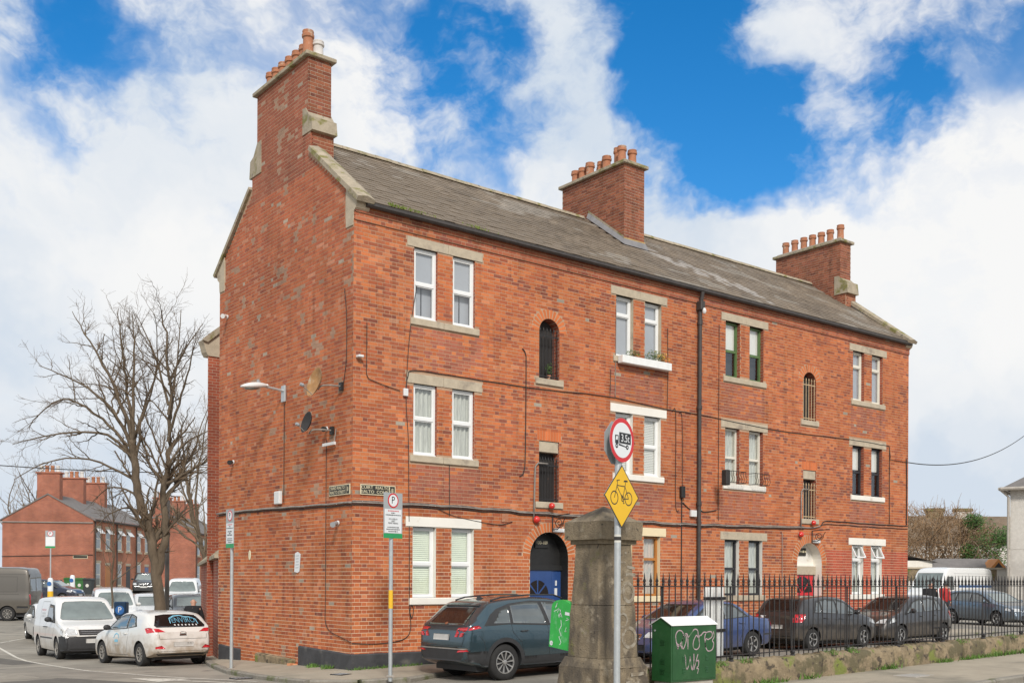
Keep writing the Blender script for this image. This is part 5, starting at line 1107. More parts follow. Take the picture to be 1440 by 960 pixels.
stroke(m,[(.0,.13),(.02,.05),(-.02,-.02),(.03,-.10),(-.02,-.12),(.04,-.2),(.01,-.24)],.012,FM,.0016); stroke(m,[(.08,.24),(.18,.24)],.045,FM,.0016); stroke(m,ring_pts(-.18,-.24,.022,.022,10),.03,FM,.0016); m.build('scribbles',MT['sign_white'],gb)
m=MB(); m.box((.02,-.06,.18),(.07,.06,.22)); m.box((.02,-.06,.5),(.07,.06,.54)); m.build('strap',MT['steel'],gb)
# ------------------------------------------------------------------ utility cabinet
cz=zroad(.7,-8.1)+.1
cab=thing('utility_cabinet','dark green metal utility cabinet with white pitched top and pink graffiti','cabinet',(.66,-8.10,cz)); CWD=.98; CDP=.40; hb=.11-cz; ht=.957-cz
m=MB(); m.bbox((.03,.03,-.05),(CWD-.03,CDP-.02,hb+.02),.01); m.build('concrete_base',MT['cement'],cab)
m=MB(); m.bbox((0,0,hb),(CWD,CDP,ht),.008); m.add([(0,0,ht-.004),(0,CDP,ht-.004),(0,CDP/2,ht+.10),(CWD,0,ht-.004),(CWD,CDP,ht-.004),(CWD,CDP/2,ht+.10)],[(0,2,1),(3,4,5)]); m.build('body',MT['cab_green'],cab)
for s in (0,1):
    m=MB(); y=-.02 if s==0 else CDP+.02; a=[(-.02,y,ht-.012),(CWD+.02,y,ht-.012),(CWD+.02,CDP/2,ht+.105),(-.02,CDP/2,ht+.105)]; m.add(a+[(p[0],p[1],p[2]-.008) for p in a],[(0,1,2,3),(7,6,5,4),(0,4,5,1),(1,5,6,2),(3,2,6,7),(0,3,7,4)]); m.build('roof_panel',MT['cab_top'],cab)
m=MB(); m.bbox((.02,-.008,hb+.03),(CWD-.02,-.0005,ht-.03),.003); dr=m.build('door',MT['cab_green'],cab)
for x in (.26,.76):
    for z in (ht-.14,ht-.47,hb+.20):
        for k in range(4):
            v=MB(); v.add([(x-.035,-.0082,z-k*.022),(x+.035,-.0082,z-k*.022),(x+.03,-.016,z-k*.022-.010),(x-.03,-.016,z-k*.022-.010),(x-.035,-.0082,z-k*.022-.014),(x+.035,-.0082,z-k*.022-.014)],[(0,1,2,3),(3,2,5,4)]); v.build('louvre',MT['cab_green'],dr)
for z in (ht-.24,ht-.52,hb+.18):
    for k in range(4):
        v=MB(); v.box((-.008,.13,z-k*.022),(-.0005,.22,z-k*.022+.008)); v.build('louvre',MT['cab_green'],cab)
v=MB(); v.lathe([(.014,0),(.014,.012)],8,Matrix.Translation((0,.33,ht-.10))@Matrix.Rotation(R(-90),4,'Y')); v.build('lock',MT['steel'],cab)
gf=MB(); GM=frameM((0,-.0095,0),(1,0,0),(0,0,1)); zc=ht
def S_(pts): stroke(gf,[(p.x,p.y) for p in smooth_path([(a,b,0) for a,b in pts],5)],.017,GM,.0012)
S_([(.13,zc-.36),(.09,zc-.25),(.08,zc-.15),(.14,zc-.09),(.22,zc-.11),(.24,zc-.2),(.16,zc-.3),(.11,zc-.28)]); S_([(.11,zc-.35),(.17,zc-.30),(.22,zc-.36)]); S_([(.24,zc-.2),(.29,zc-.15),(.30,zc-.25),(.24,zc-.36),(.21,zc-.28),(.26,zc-.16),(.33,zc-.16),(.34,zc-.37)])
S_([(.34,zc-.2),(.42,zc-.13),(.48,zc-.08),(.55,zc-.10),(.56,zc-.2),(.52,zc-.17),(.46,zc-.26),(.46,zc-.35),(.53,zc-.38),(.59,zc-.33),(.58,zc-.2),(.62,zc-.17)]); S_([(.62,zc-.18),(.68,zc-.13),(.74,zc-.13)]); S_([(.73,zc-.36),(.71,zc-.2),(.76,zc-.13),(.86,zc-.13),(.87,zc-.2),(.78,zc-.24),(.74,zc-.22),(.72,zc-.32),(.78,zc-.41),(.88,zc-.39),(.91,zc-.30),(.88,zc-.26),(.92,zc-.2),(.90,zc-.12)])
S_([(.27,zc-.44),(.29,zc-.5),(.30,zc-.62),(.33,zc-.66),(.38,zc-.55),(.39,zc-.48),(.41,zc-.6),(.44,zc-.68),(.47,zc-.55),(.47,zc-.44)]); S_([(.47,zc-.68),(.52,zc-.55),(.56,zc-.45)]); S_([(.49,zc-.58),(.57,zc-.54),(.57,zc-.62),(.53,zc-.66),(.57,zc-.67),(.55,zc-.74)])
gf.build('graffiti',MT['spray'],cab)
# ------------------------------------------------------------------ boundary wall and railings
bw=thing('boundary_wall','low mossy old concrete boundary wall under the railings','wall',(0,-7.6,0))
def wall_top(u): return zroad(u,-7.6)+.12+interp(u,[(0,.40),(6,.385),(12,.36),(30,.36)])
u=.42
while u<26:
    L_=min(random.uniform(1.5,2.6),26.5-u); nx=max(3,int(L_/.07)); prof=[(-.0,-.3),(-.01,.0),(0.005,.5),(.012,.86),(.06,1.),(.20,1.03),(.36,.99),(.40,.85),(.40,-.3)]; vs=[]
    for i in range(nx+1):
        x=lerp(u+.004,u+L_-.004,i/nx); zb=zroad(x,-7.6)-.05; H=wall_top(x)-zb
        for k,(y,t) in enumerate(prof):
            j=.017 if 0<k<8 else 0; vs.append((x,y+random.gauss(0,j*.7),zb+t*H+random.gauss(0,j)))
    q=len(prof); m=MB(); m.add(vs,[(i*q+k,(i+1)*q+k,(i+1)*q+k+1,i*q+k+1) for i in range(nx) for k in range(q-1)]+[tuple(range(q)),tuple(nx*q+k for k in range(q-1,-1,-1))]); m.build('wall_section',MT['rubble'],bw,smooth=True); u+=L_
gw=MB()
def wv(u,v,n,h,s):
    z=zroad(u,v)+.13
    for k in range(n):
        x,y=u+random.gauss(0,s),v+random.gauss(0,.04); a=random.uniform(0,6.3); gw.add([(x-.014*math.cos(a),y-.014*math.sin(a),z),(x+.014*math.cos(a),y+.014*math.sin(a),z),(x+random.gauss(0,h*.5),y+random.gauss(0,h*.5),z+random.uniform(.4,1)*h)],[(0,1,2)])
for x in (3.3,3.6,4.6,6.9,7.1,9.,9.8,10.2,10.6,11.,11.4,11.8,12.2): wv(x,-7.66,45,.13,.16)
for x,z in ((2.35,.03),(3.05,0),(5.4,0),(9.8,.0),(11.9,.0),(.6,.0),(6.05,0)):
    for k in range(50):
        xx=x+random.gauss(0,.07); a=random.uniform(0,6.3); zz=wall_top(x)-.02; yy=-7.5+random.gauss(0,.08); gw.add([(xx-.012,yy,zz),(xx+.012,yy,zz),(xx+random.gauss(0,.05),yy+random.gauss(0,.05),zz+random.uniform(.03,.13))],[(0,1,2)])
tag(gw.build('grass_tufts',MT['grass'],kind='stuff'),'tufts of grass and weeds along the low boundary wall','grass')
rl=thing('railings','long run of black spear-topped iron railings on the low wall','railings',(0,-7.4,0))
BZ=lambda u:interp(u,[(0,1.50),(5,1.505),(12,1.52),(30,1.55)])
u=.40; k=0
while u<22:
    zb=wall_top(u)+.03; zt=BZ(u); m=MB(); lean=random.gauss(0,.010); r_=.0105
    if 4.2<u<4.4 or 2.1<u<2.3: lean=.07
    m.tube([(lean,0,zb-zt),(lean*.4,0,(zb-zt)*.5),(0,0,0),(0,0,.02)],r_,6); m.lathe([(r_,.015),(.022,.025),(.022,.05),(.013,.06),(.026,.085),(.012,.13),(.003,.215)],6); o=m.build('bar',MT['iron'],rl,smooth=True,angle=50); o.location=(u,0,zt); u+=.136; k+=1
for nm,f,h in (('top_rail',lambda x:BZ(x),.018),('bottom_rail',lambda x:wall_top(x)+.10,.014)):
    m=MB(); xs=[.36+i*.8 for i in range(28)]; vs=[]
    for x in xs:
        z=f(x)+random.gauss(0,.004)
        for y,dz in ((-.022,-h*.5),(.022,-h*.5),(.022,h*.5),(-.022,h*.5)): vs.append((x,y,z+dz))
    m.add(vs,[(i*4+k,i*4+(k+1)%4,(i+1)*4+(k+1)%4,(i+1)*4+k) for i in range(27) for k in range(4)]); m.build(nm,MT['iron'],rl)
u=1.2
while u<22:
    m=MB(); zb=wall_top(u)-.02; m.lathe([(.05,0),(.055,.03),(.03,.06),(.045,.09),(.028,.13)],8,Matrix.Translation((u,.0,zb))); m.build('foot',MT['iron'],rl); m=MB(); m.tube([(u,.015,zb+.05),(u,.02,BZ(u))],.016,6); m.build('stay',MT['iron'],rl); u+=1.62
m=MB(); z0=zroad(9.8,-7.4); m.tube([(9.05,.06,wall_top(9)-.1),(9.05,.06,1.62)],.02,6); m.tube([(9.05,.06,wall_top(9)+.30),(9.72,.06,wall_top(9)+.30)],.014,5); m.tube([(8.85,.06,1.62),(9.3,.06,1.62)],.012,5); m.lathe([(.02,0),(.035,.03),(.01,.07)],6,Matrix.Translation((9.05,.06,1.62))); m.build('gate_bracket',MT['iron'],rl)
# white slatted pallet leaning inside the railings
pa=thing('slatted_panel','white slatted panel leaning upright behind the railings beside the blue car','panel',(2.50,-7.08,.25))
for k in range(6): m=MB(); x=.02+k*.083; m.bbox((x,-.012,.10),(x+.058,.012,1.24),.003); m.build('slat',MT['cab_top'],pa)
for z in (.50,1.03): m=MB(); m.box((-.01,-.030,z),(.53,-.0125,z+.05)); m.build('batten',MT['iron'],pa)
# ------------------------------------------------------------------ vehicles (local: x forward, y left, z up, origin on the ground midway)
def smoothed(pts,L_,step=.03,it=2,win=2):
    n=int(L_/step)+1; xs=[L_*i/(n-1) for i in range(n)]; z=[interp(x,pts) for x in xs]
    for _ in range(it): z=[sum(z[max(0,min(n-1,i+k))] for k in range(-win,win+1))/(2*win+1) if 1<i<n-2 else z[i] for i in range(n)]
    return lambda x:interp(x,list(zip(xs,z))) if False else np.interp(x,xs,z)
def car_body(L_,hw,top,belt,bot,tumble=.26,endw=.80,er=.55,fr=.6,hood_crown=.05,n_extra=(),bulge=1.):
    """closed loft of cross-sections; returns verts/faces (x from 0 = rear)"""
    zt_=smoothed(top,L_); zs_=lambda x:interp(x,belt); zb_=lambda x:interp(x,bot)
    xs=sorted(set([0,.012,.03,.06,.1,.15,.2]+[L_-q for q in (0,.012,.03,.06,.1,.15,.2)]+[round(.25+i*.0625,4) for i in range(int((L_-.5)/.0625)+1)]))
    V=[]; npt=None
    for x in xs:
        d0,d1=x,L_-x; w=hw
        if d0<er: w=hw*(endw+(1-endw)*math.sqrt(max(0,1-(1-d0/er)**2)))
        if d1<fr: w=min(w,hw*(endw-.04+(1.04-endw)*math.sqrt(max(0,1-(1-d1/fr)**2))))
        zt=float(zt_(x)); zb=zb_(x); zs=min(zs_(x),zt-.05); zs=max(zs,zb+.1); zt=max(zt,zs+.05)
        g=zt-zs; wr=.965*w-max(0,g-.05)*tumble; wr=max(wr,.3*w); zm=.5*(zb+zs)
        side=[(.86*w,zb),(.95*w,zb+.03),(.982*w,lerp(zb,zs,.16)),(.996*w,lerp(zb,zs,.36)),(w,lerp(zb,zs,.56)),(.997*w,lerp(zb,zs,.74)),(.986*w,lerp(zb,zs,.9)),(.965*w,zs)]
        rr=min(.10,g*.6); upz=zt-rr
        up=[(lerp(.965*w,wr,t)+.02*math.sin(PI*t)*min(1,g*2),lerp(zs,upz,t)) for t in (.2,.4,.6,.8,1.)]
        tops=[(wr-.02*min(1,g*4),zt-rr*.55),(wr-.06,zt-rr*.25),(wr-.14,zt-rr*.08),(wr*.62,zt+.006),(wr*.3,zt+.012)]
        half=[(.45*w,zb)]+side+up+tops; sec=[(0,zb)]+half+[(0,zt+.014)]+[(-y,z) for y,z in reversed(half)]
        npt=len(sec); V+= [(x-L_/2,y,z) for y,z in sec]
    m=len(xs); F=[(i*npt+k,i*npt+(k+1)%npt,(i+1)*npt+(k+1)%npt,(i+1)*npt+k) for i in range(m-1) for k in range(npt)]
    # ends: strips across the section
    h=npt//2
    for e,rev in ((0,True),(m-1,False)):
        o=e*npt
        for k in range(h):
            a,b,c,d=o+k,o+k+1,o+(npt-k-1)%npt,o+(npt-k)%npt
            q=[a,b,c,d] if k>0 else [a,b,c]
            if k==h-1: q=[a,b,d]
            q=q if rev else q[::-1]; F.append(tuple(q))
    return V,F
def car(spec,name,label,loc,rot,body_mat,cat='car',group='parked cars'):
    L_=spec['L']; hw=spec['W']; t=thing(name,label,cat,loc,rot,group); mats=spec.get('mats',{})
    V,F=car_body(L_,hw,spec['top'],spec['belt'],spec['bot'],spec.get('tumble',.26),spec.get('endw',.80),spec.get('er',.55),spec.get('fr',.6))
    bvh=BVHTree.FromPolygons([Vector(v) for v in V],F)
    me=bpy.data.meshes.new('body'); me.from_pydata(V,[],F); me.materials.append(body_mat); me.materials.append(MT['carblack']); bo=bpy.data.objects.new('body',me); link(bo)
    bm=bmesh.new(); bm.from_mesh(me); bmesh.ops.recalc_face_normals(bm,faces=bm.faces); bm.to_mesh(me); bm.free()
    wr=spec['r']; ra=wr+spec.get('arch',.055); ax=[spec['ax'][0]-L_/2,spec['ax'][1]-L_/2]
    cm=MB(); cm.mat(MT['carblack'])
    for x in ax:
        for s in (1,-1): cm.lathe([(ra,-.21),(ra,.25)],26,Matrix.Translation((x,s*(hw-.06),wr))@Matrix.Rotation(R(90),4,'X'))
    cme=cm.mesh('cutter'); cb=bpy.data.objects.new('cutter',cme); link(cb)
    md=bo.modifiers.new('arches','BOOLEAN'); md.operation='DIFFERENCE'; md.object=cb; md.solver='EXACT'; md.material_mode='TRANSFER'
    dg=bpy.context.evaluated_depsgraph_get(); new=bpy.data.meshes.new_from_object(bo.evaluated_get(dg)); bo.modifiers.clear(); bo.data=new; COL.objects.unlink(cb); bpy.data.objects.remove(cb)
    if 'bumper' in spec:      # unpainted bumper: part of the shell
        bxm,bzm=spec['bumper']
        for p_ in new.polygons:
            if p_.center.x>bxm-L_/2 and p_.center.z<bzm: p_.material_index=1
    new.polygons.foreach_set('use_smooth',[True]*len(new.polygons)); new.set_sharp_from_angle(angle=R(38)); bo.parent=t
    # pieces laid on the body: outline in side (x,z), end (y,z) or plan (x,y) view, carried onto the surface
    def onto(view,s,p):
        if view=='side': o=Vector((p[0]-L_/2,s*3,p[1])); d=Vector((0,-s,0))
        elif view=='corner': D=Vector((1,s,0)).normalized(); o=Vector((L_/2-.2,s*(hw-.2),0))+Vector((1,-s,0)).normalized()*p[0]+D*3+Vector((0,0,p[1])); d=-D
        elif view=='end': o=Vector((s*6,p[0],p[1])); d=Vector((-s,0,0))
        else: o=Vector((p[0]-L_/2,p[1],5)); d=Vector((0,0,-1))
        h,n,_,_=bvh.ray_cast(o,d)
        return (h,n if n.dot(d)<0 else -n) if h is not None else (None,None)
    def lay(nm,poly,view,s,mat,off=.004,parent=t,step=.07,th=.0,smooth=True):
        P=[Vector(p) for p in poly]; B=[]
        for a,b in zip(P,P[1:]+P[:1]):
            k=max(1,int((b-a).length/step)); B+=[a.lerp(b,i/k) for i in range(k)]
        nb=len(B); x0,x1=min(p.x for p in B),max(p.x for p in B); y0,y1=min(p.y for p in B),max(p.y for p in B); pts=list(B)
        x=x0+step*.5
        while x<x1:
            y=y0+step*.5
            while y<y1: pts.append(Vector((x,y))); y+=step
            x+=step
        vs,_,fs,_,_,_=delaunay_2d_cdt(pts,[(i,(i+1)%nb) for i in range(nb)],[],1,1e-5)
        out=[]; ok=[]
        for v in vs:
            h,n=onto(view,s,v)
            ok.append(h is not None); out.append(h+n*off if h is not None else Vector((0,0,0)))
        fs=[f for f in fs if all(ok[i] for i in f)]
        par=list(range(len(out)))
        def root(a):
            while par[a]!=a: par[a]=par[par[a]]; a=par[a]
            return a
        def far(f): P_=[out[i] for i in f]; return max((P_[i]-P_[i-1]).length for i in range(len(P_)))>.32
        fs=[f for f in fs if not far(f)]
        for f in fs:
            for i in f[1:]: par[root(i)]=root(f[0])
        cn={}
        for f in fs: cn[root(f[0])]=cn.get(root(f[0]),0)+1
        if cn: best=max(cn,key=cn.get); fs=[f for f in fs if root(f[0])==best]
        mb=MB(); mb.add(out,fs)
        if th:   # rim so that the piece has an edge
            cnt={}
            for f in fs:
                for a,b in zip(f,f[1:]+f[:1]): cnt[(a,b)]=1
            ed=[(a,b) for (a,b) in cnt if (b,a) not in cnt]; base=len(out); low=[]
            for v in vs:
                h,n=onto(view,s,v); low.append(h+n*(off-th) if h is not None else Vector((0,0,0)))
            mb.add(low,[]); mb.f+=[(a,b,b+base,a+base) for a,b in ed]; mb.m+=[0]*len(ed)
        used=sorted({i for f in mb.f for i in f}); ix={a:b for b,a in enumerate(used)}; mb.v=[mb.v[i] for i in used]; mb.f=[tuple(ix[i] for i in f) for f in mb.f]
        return mb.build(nm,mat,parent,smooth=smooth)
    def seam(pts,view,s,w=.009,mat=None,off=.0015,nm='panel_gap',parent=bo):
        P=[Vector(p) for p in pts]; Q=[]
        for a,b in zip(P,P[1:]): k=max(1,int((b-a).length/.06)); Q+=[a.lerp(b,i/k) for i in range(k)]
        Q.append(P[-1]); vs=[]
        for i,q in enumerate(Q):
            d=(Q[min(i+1,len(Q)-1)]-Q[max(i-1,0)]).normalized(); nn=Vector((-d.y,d.x))*w/2
            for sg in (1,-1):
                h,n=onto(view,s,q+nn*sg); vs.append(h+n*off if h is not None else None)
        mb=MB(); good=[i for i in range(len(Q)-1) if all(v is not None for v in vs[2*i:2*i+4])]; mb.add([v or Vector((0,0,0)) for v in vs],[(2*i,2*i+1,2*i+3,2*i+2) for i in good])
        if good: return mb.build(nm,mat or MT['seam'],parent)
    for s in (1,-1):
        for pol in spec.get('trim',[]): lay('window_trim',pol,'side',s,MT['carblack'],.003)
        for pol in spec.get('side_glass',[]): lay('window',pol,'side',s,mats.get('side',MT['carglass']),.0075,th=.004)
        for pol in spec.get('clad',[]): lay('sill_cladding',pol,'side',s,mats.get('clad',MT['carblack']),.006,th=.006)
        for ln in spec.get('side_seams',[]): seam(ln,'side',s)
        for pol in spec.get('tail_side',[]): lay('tail_light',pol,'side',s,MT['lamp_red'],.006,th=.006)
        for pol in spec.get('head_side',[]): lay('headlight',pol,'side',s,MT['lamp_clear'],.006,th=.006)
        for x,z in spec.get('handles',[]):
            h,n=onto('side',s,Vector((x,z)))
            if h is not None:
                m=MB(); m.tube([h+Vector((-.09,0,0)),h+Vector((-.07,s*.03,.0)),h+Vector((.07,s*.03,.004)),h+Vector((.09,0,.004))],.014,6); m.build('door_handle',mats.get('handle',body_mat),t,smooth=True)
        if 'flare' in spec:      # wheel-arch lips
            for x in ax:
                m=MB(); P=[]; 
                a0,a1=spec['flare']
                for k in range(25):
                    q=lerp(R(a0),R(a1),k/24); P.append((x+ra*math.cos(q),wr+ra*math.sin(q),x+(ra+.085)*math.cos(q),wr+(ra+.085)*math.sin(q)))
                vs=[]
                for (xa,za,xb,zb) in P:
                    h,n=onto('side',s,Vector((xa+L_/2,za))); h2,n2=onto('side',s,Vector((xb+L_/2,zb)))
                    if h is None or h2 is None: continue
                    vs+= [Vector((h.x,h.y-s*.05,h.z)),Vector((h.x,h.y+s*.014,h.z)),Vector((h2.x,h2.y+s*.012,h2.z)),Vector((h2.x,h2.y-s*.004,h2.z))]
                c=len(vs)//4; m.add(vs,[(i*4+k,i*4+k+1,(i+1)*4+k+1,(i+1)*4+k) for i in range(c-1) for k in range(3)]); m.build('arch_cladding',MT['carblack'],t,smooth=True,angle=40)
        # mirror
        if 'mirror' in spec:
            x,z=spec['mirror']; h,n=onto('side',s,Vector((x,z)))
            if h is not None:
                m=MB(); m.sphere((0,0,0),.10,12,8,(.62,1.05,.78),Matrix.Translation(h+Vector((-.01,s*.13,.03)))); mi=m.build('mirror',mats.get('mirror',body_mat),t,smooth=True)
                m=MB(); m.tube([h+Vector((0,-s*.02,-.02)),h+Vector((-.01,s*.08,.0))],.022,6); m.build('stalk',MT['carblack'],mi)
    for ln in spec.get('end_seams',[]): seam(ln,'end',-1)
    for ln in spec.get('top_seams',[]): seam(ln,'top',1)
    for pol in spec.get('rear_trim',[]): lay('rear_trim',pol,'end',-1,MT['carblack'],.004,th=.006)
    for pol in spec.get('rear_glass',[]): lay('rear_window',pol,'end',-1,mats.get('rear',MT['carglass']),.007,th=.004)
    for pol in spec.get('front_trim',[]): lay('front_trim',pol,'end',1,MT['carblack'],.004,th=.006)
    for pol in spec.get('front_glass',[]): lay('windscreen',pol,'end',1,mats.get('front',MT['screenglass']),.006,th=.004)
    for pol in spec.get('tail',[]):
        for s in (1,-1): lay('tail_light',[(s*p[0],p[1]) for p in pol],'end',-1,MT['lamp_red'],.008,th=.008,step=.05)
    for pol in spec.get('head',[]):
        for s in (1,-1): lay('headlight',[(s*p[0],p[1]) for p in pol],'end',1,MT['lamp_clear'],.008,th=.008,step=.05)
    for pol in spec.get('reflector',[]):
        for s in (1,-1): lay('reflector',[(s*p[0],p[1]) for p in pol],'end',-1,MT['lamp_red'],.014,th=.006)
    for pol in spec.get('rear_plate',[]): lay('number_plate',pol,'end',-1,MT['plate'],.013,th=.008)
    for pol in spec.get('front_plate',[]): lay('number_plate',pol,'end',1,MT['plate'],.02,th=.012)
    for pol in spec.get('chrome_front',[]): lay('grille_bar',pol,'end',1,MT['chrome'],.012,th=.008)
    for pol in spec.get('front_corner',[]):
        for s in (1,-1): lay('bumper_corner',pol,'corner',s,MT['carblack'],.005,th=.006)
    # underside pan
    m=MB(); m.box((-L_/2+.35,-hw+.22,wr*.55),(L_/2-.35,hw-.22,wr*.55+.25)); m.build('underbody',MT['carblack'],t)
    # wheels
    prof=[(wr*.62,-.105),(wr*.70,-.112),(wr*.94,-.105),(wr,-.075),(wr,.075),(wr*.94,.105),(wr*.70,.112),(wr*.62,.105)]
    key=('w',round(wr,3),spec.get('rimkind','s5'))
    if key not in CARCACHE:
        a=MB(); a.lathe(prof,28,None,False); tm=a.mesh('tyre'); tm.materials.append(MT['rubber']); tm.polygons.foreach_set('use_smooth',[True]*len(tm.polygons)); tm.set_sharp_from_angle(angle=R(50))
        k=spec.get('rimkind','s5'); b=MB(); b.mat(MT['hub' if k=='steel' else 'rim']); rr=wr*.635
        b.lathe([(rr,.085),(rr,.106),(rr*.93,.108),(rr*.90,.085)],28,None,False)
        ns={'s5':5,'s10':10,'steel':9,'s7':7}[k]
        for i in range(ns):
            q=2*PI*i/ns; w0,w1=(.16,.24) if k=='s5' else ((.13,.20) if k=='steel' else ((.085,.17) if k=='s10' else (.11,.17))); tw=.12 if k=='s10' else 0.
            pts=[(rr*.12*math.cos(q-w0*2.2),rr*.12*math.sin(q-w0*2.2)),(rr*.95*math.cos(q-w1/2+tw),rr*.95*math.sin(q-w1/2+tw)),(rr*.95*math.cos(q+w1/2+tw),rr*.95*math.sin(q+w1/2+tw)),(rr*.12*math.cos(q+w0*2.2),rr*.12*math.sin(q+w0*2.2))]
            b.prism(pts,lambda p:Vector((p[0],p[1],.075)),lambda p:Vector((p[0],p[1],.100-.02*(1-math.hypot(*p)/rr))))
        b.lathe([(rr*.2,.07),(rr*.2,.103),(rr*.1,.108)],14); b.mat(MT['carblack']); b.lathe([(rr*.93,.02),(rr*.93,.055)],24)
        rm=b.mesh('rim'); CARCACHE[key]=(tm,rm)
    tm,rm=CARCACHE[key]
    for x in ax:
        for s in (1,-1):
            w=bpy.data.objects.new('wheel',tm); link(w); w.parent=t; w.matrix_local=Matrix.Translation((x,s*(hw-.125),wr))@Matrix.Rotation(R(-90*s),4,'X'); w.name='wheel'
            q=bpy.data.objects.new('rim',rm); link(q); q.parent=w
    return t,lay,seam,onto,bo
CARCACHE={}
mirror_y=lambda pol:[(-a,b) for a,b in pol]
def quad(y,z0,z1,y1=None): y1=y if y1 is None else y1; return [(-y,z0),(y,z0),(y1,z1),(-y1,z1)]
SUV=dict(L=4.5,W=.925,r=.362,ax=(.92,3.60),arch=.05,tumble=.30,rimkind='s10',flare=(-8,188),er=.62,endw=.78,
 top=[(0,.78),(.02,1.0),(.06,1.08),(.13,1.13),(.5,1.44),(.60,1.53),(.66,1.575),(1.1,1.625),(1.8,1.65),(2.3,1.62),(2.75,1.50),(3.45,1.13),(3.55,1.10),(4.15,.99),(4.4,.88),(4.48,.72),(4.5,.6)],
 belt=[(0,1.10),(.6,1.14),(1.6,1.08),(2.6,1.02),(3.5,1.0),(4.5,.8)],bot=[(0,.42),(.2,.34),(.5,.26),(4.,.24),(4.5,.33)],
 trim=[[(.42,1.10),(1.05,1.115),(2.0,1.06),(3.3,1.03),(3.18,1.13),(2.72,1.43),(2.3,1.545),(1.7,1.575),(1.15,1.53),(.78,1.43),(.60,1.32)]],
 side_glass=[[(.66,1.15),(1.08,1.14),(1.08,1.46),(.86,1.39)],[(1.15,1.14),(2.02,1.095),(1.90,1.535),(1.55,1.545),(1.15,1.485)],[(2.12,1.09),(3.10,1.065),(3.05,1.14),(2.70,1.38),(2.35,1.505),(2.0,1.535)]],
 clad=[[(1.35,.28),(3.16,.28),(3.16,.46),(1.37,.46)],[(.10,.34),(.52,.30),(.50,.50),(.46,.62),(.06,.60)]],
 side_seams=[[(1.42,.48),(1.34,.75),(1.13,.95),(1.10,1.13),(1.10,1.47)],[(2.07,.47),(2.06,1.07),(1.95,1.54)],[(3.15,.5),(3.16,.9),(3.08,1.04)],[(.44,.62),(.40,.80),(.30,.92)]],
 handles=[(1.42,.97),(2.35,.92)],mirror=(2.98,1.08),
 rear_trim=[[(-.78,.42),(.78,.42),(.84,.64),(.55,.70),(-.55,.70),(-.84,.64)],[(-.72,1.02),(.72,1.02),(.73,1.11),(-.73,1.11)]],
 rear_glass=[[(-.62,1.13),(.62,1.13),(.52,1.45),(-.52,1.45)]],rear_plate=[quad(.27,.83,.95)],
 tail=[[(.50,1.02),(.83,1.03),(.84,1.09),(.50,1.075)],[(.45,.90),(.55,.90),(.60,1.02),(.52,1.02)],[(.61,.90),(.72,.91),(.76,1.02),(.67,1.02)]],tail_side=[[(.06,1.02),(.36,1.07),(.30,1.12),(.10,1.09)]],
 reflector=[[(.55,.60),(.82,.62),(.80,.66),(.60,.645)]],end_seams=[[(-.76,.72),(.76,.72)],[(-.74,1.10),(-.76,.86),(-.70,.72)],[(.74,1.10),(.76,.86),(.70,.72)]],
 front_glass=[[(-.66,1.16),(.66,1.16),(.54,1.48),(-.54,1.48)]],front_trim=[[(-.75,.42),(.75,.42),(.80,.80),(-.80,.80)]],head=[[(.5,.62),(.78,.66),(.80,.78),(.55,.74)]],front_plate=[quad(.26,.48,.60)])
HATCH=dict(L=4.3,W=.89,r=.315,ax=(.80,3.45),rimkind='steel',er=.7,endw=.74,tumble=.30,
 top=[(0,.60),(.015,.86),(.06,.955),(.16,1.0),(.42,1.24),(.55,1.34),(.68,1.40),(1.2,1.455),(1.8,1.47),(2.25,1.42),(2.6,1.30),(3.25,.98),(3.4,.95),(4.0,.82),(4.22,.68),(4.28,.55),(4.3,.45)],
 belt=[(0,.98),(.5,1.04),(1.2,.99),(2.4,.92),(3.4,.88),(4.3,.66)],bot=[(0,.36),(.25,.27),(.5,.22),(4.,.2),(4.3,.28)],
 trim=[[(.98,1.05),(1.75,.985),(3.12,.945),(3.0,1.03),(2.55,1.27),(2.1,1.375),(1.6,1.385),(1.2,1.31)]],
 side_glass=[[(1.08,1.065),(1.62,1.01),(1.60,1.36),(1.24,1.29)],[(1.69,1.005),(2.98,.965),(2.52,1.245),(2.1,1.35),(1.68,1.365)]],
 side_seams=[[(1.62,.30),(1.60,.62),(1.52,.86),(1.56,1.0)],[(2.92,.30),(2.95,.62),(3.0,.94)],[(1.62,.29),(2.92,.29)]],handles=[(1.72,.86)],mirror=(2.82,.99),
 rear_trim=[[(-.62,.29),(.62,.29),(.76,.36),(.70,.40),(-.70,.40),(-.76,.36)],[(-.10,.80),(.10,.80),(.08,.86),(-.08,.86)]],
 rear_glass=[[(-.66,1.02),(.66,1.02),(.70,1.07),(.55,1.33),(.3,1.36),(-.3,1.36),(-.55,1.33),(-.70,1.07)]],rear_plate=[quad(.27,.52,.635)],
 tail=[[(.46,.90),(.82,.90),(.83,1.0),(.62,.985)]],tail_side=[[(.10,.90),(.34,.87),(.46,1.0),(.30,1.02),(.10,1.0)]],reflector=[[(.50,.47),(.74,.47),(.74,.52),(.60,.555)]],
 end_seams=[[(-.64,.72),(.64,.72)],[(-.66,.90),(-.64,.72)],[(.66,.90),(.64,.72)]],
 front_glass=[[(-.62,1.0),(.62,1.0),(.52,1.34),(-.52,1.34)]],front_trim=[[(-.5,.35),(.5,.35),(.5,.6),(-.5,.6)]],head=[[(.45,.66),(.76,.66),(.72,.76),(.55,.72)]],front_plate=[quad(.26,.42,.53)])
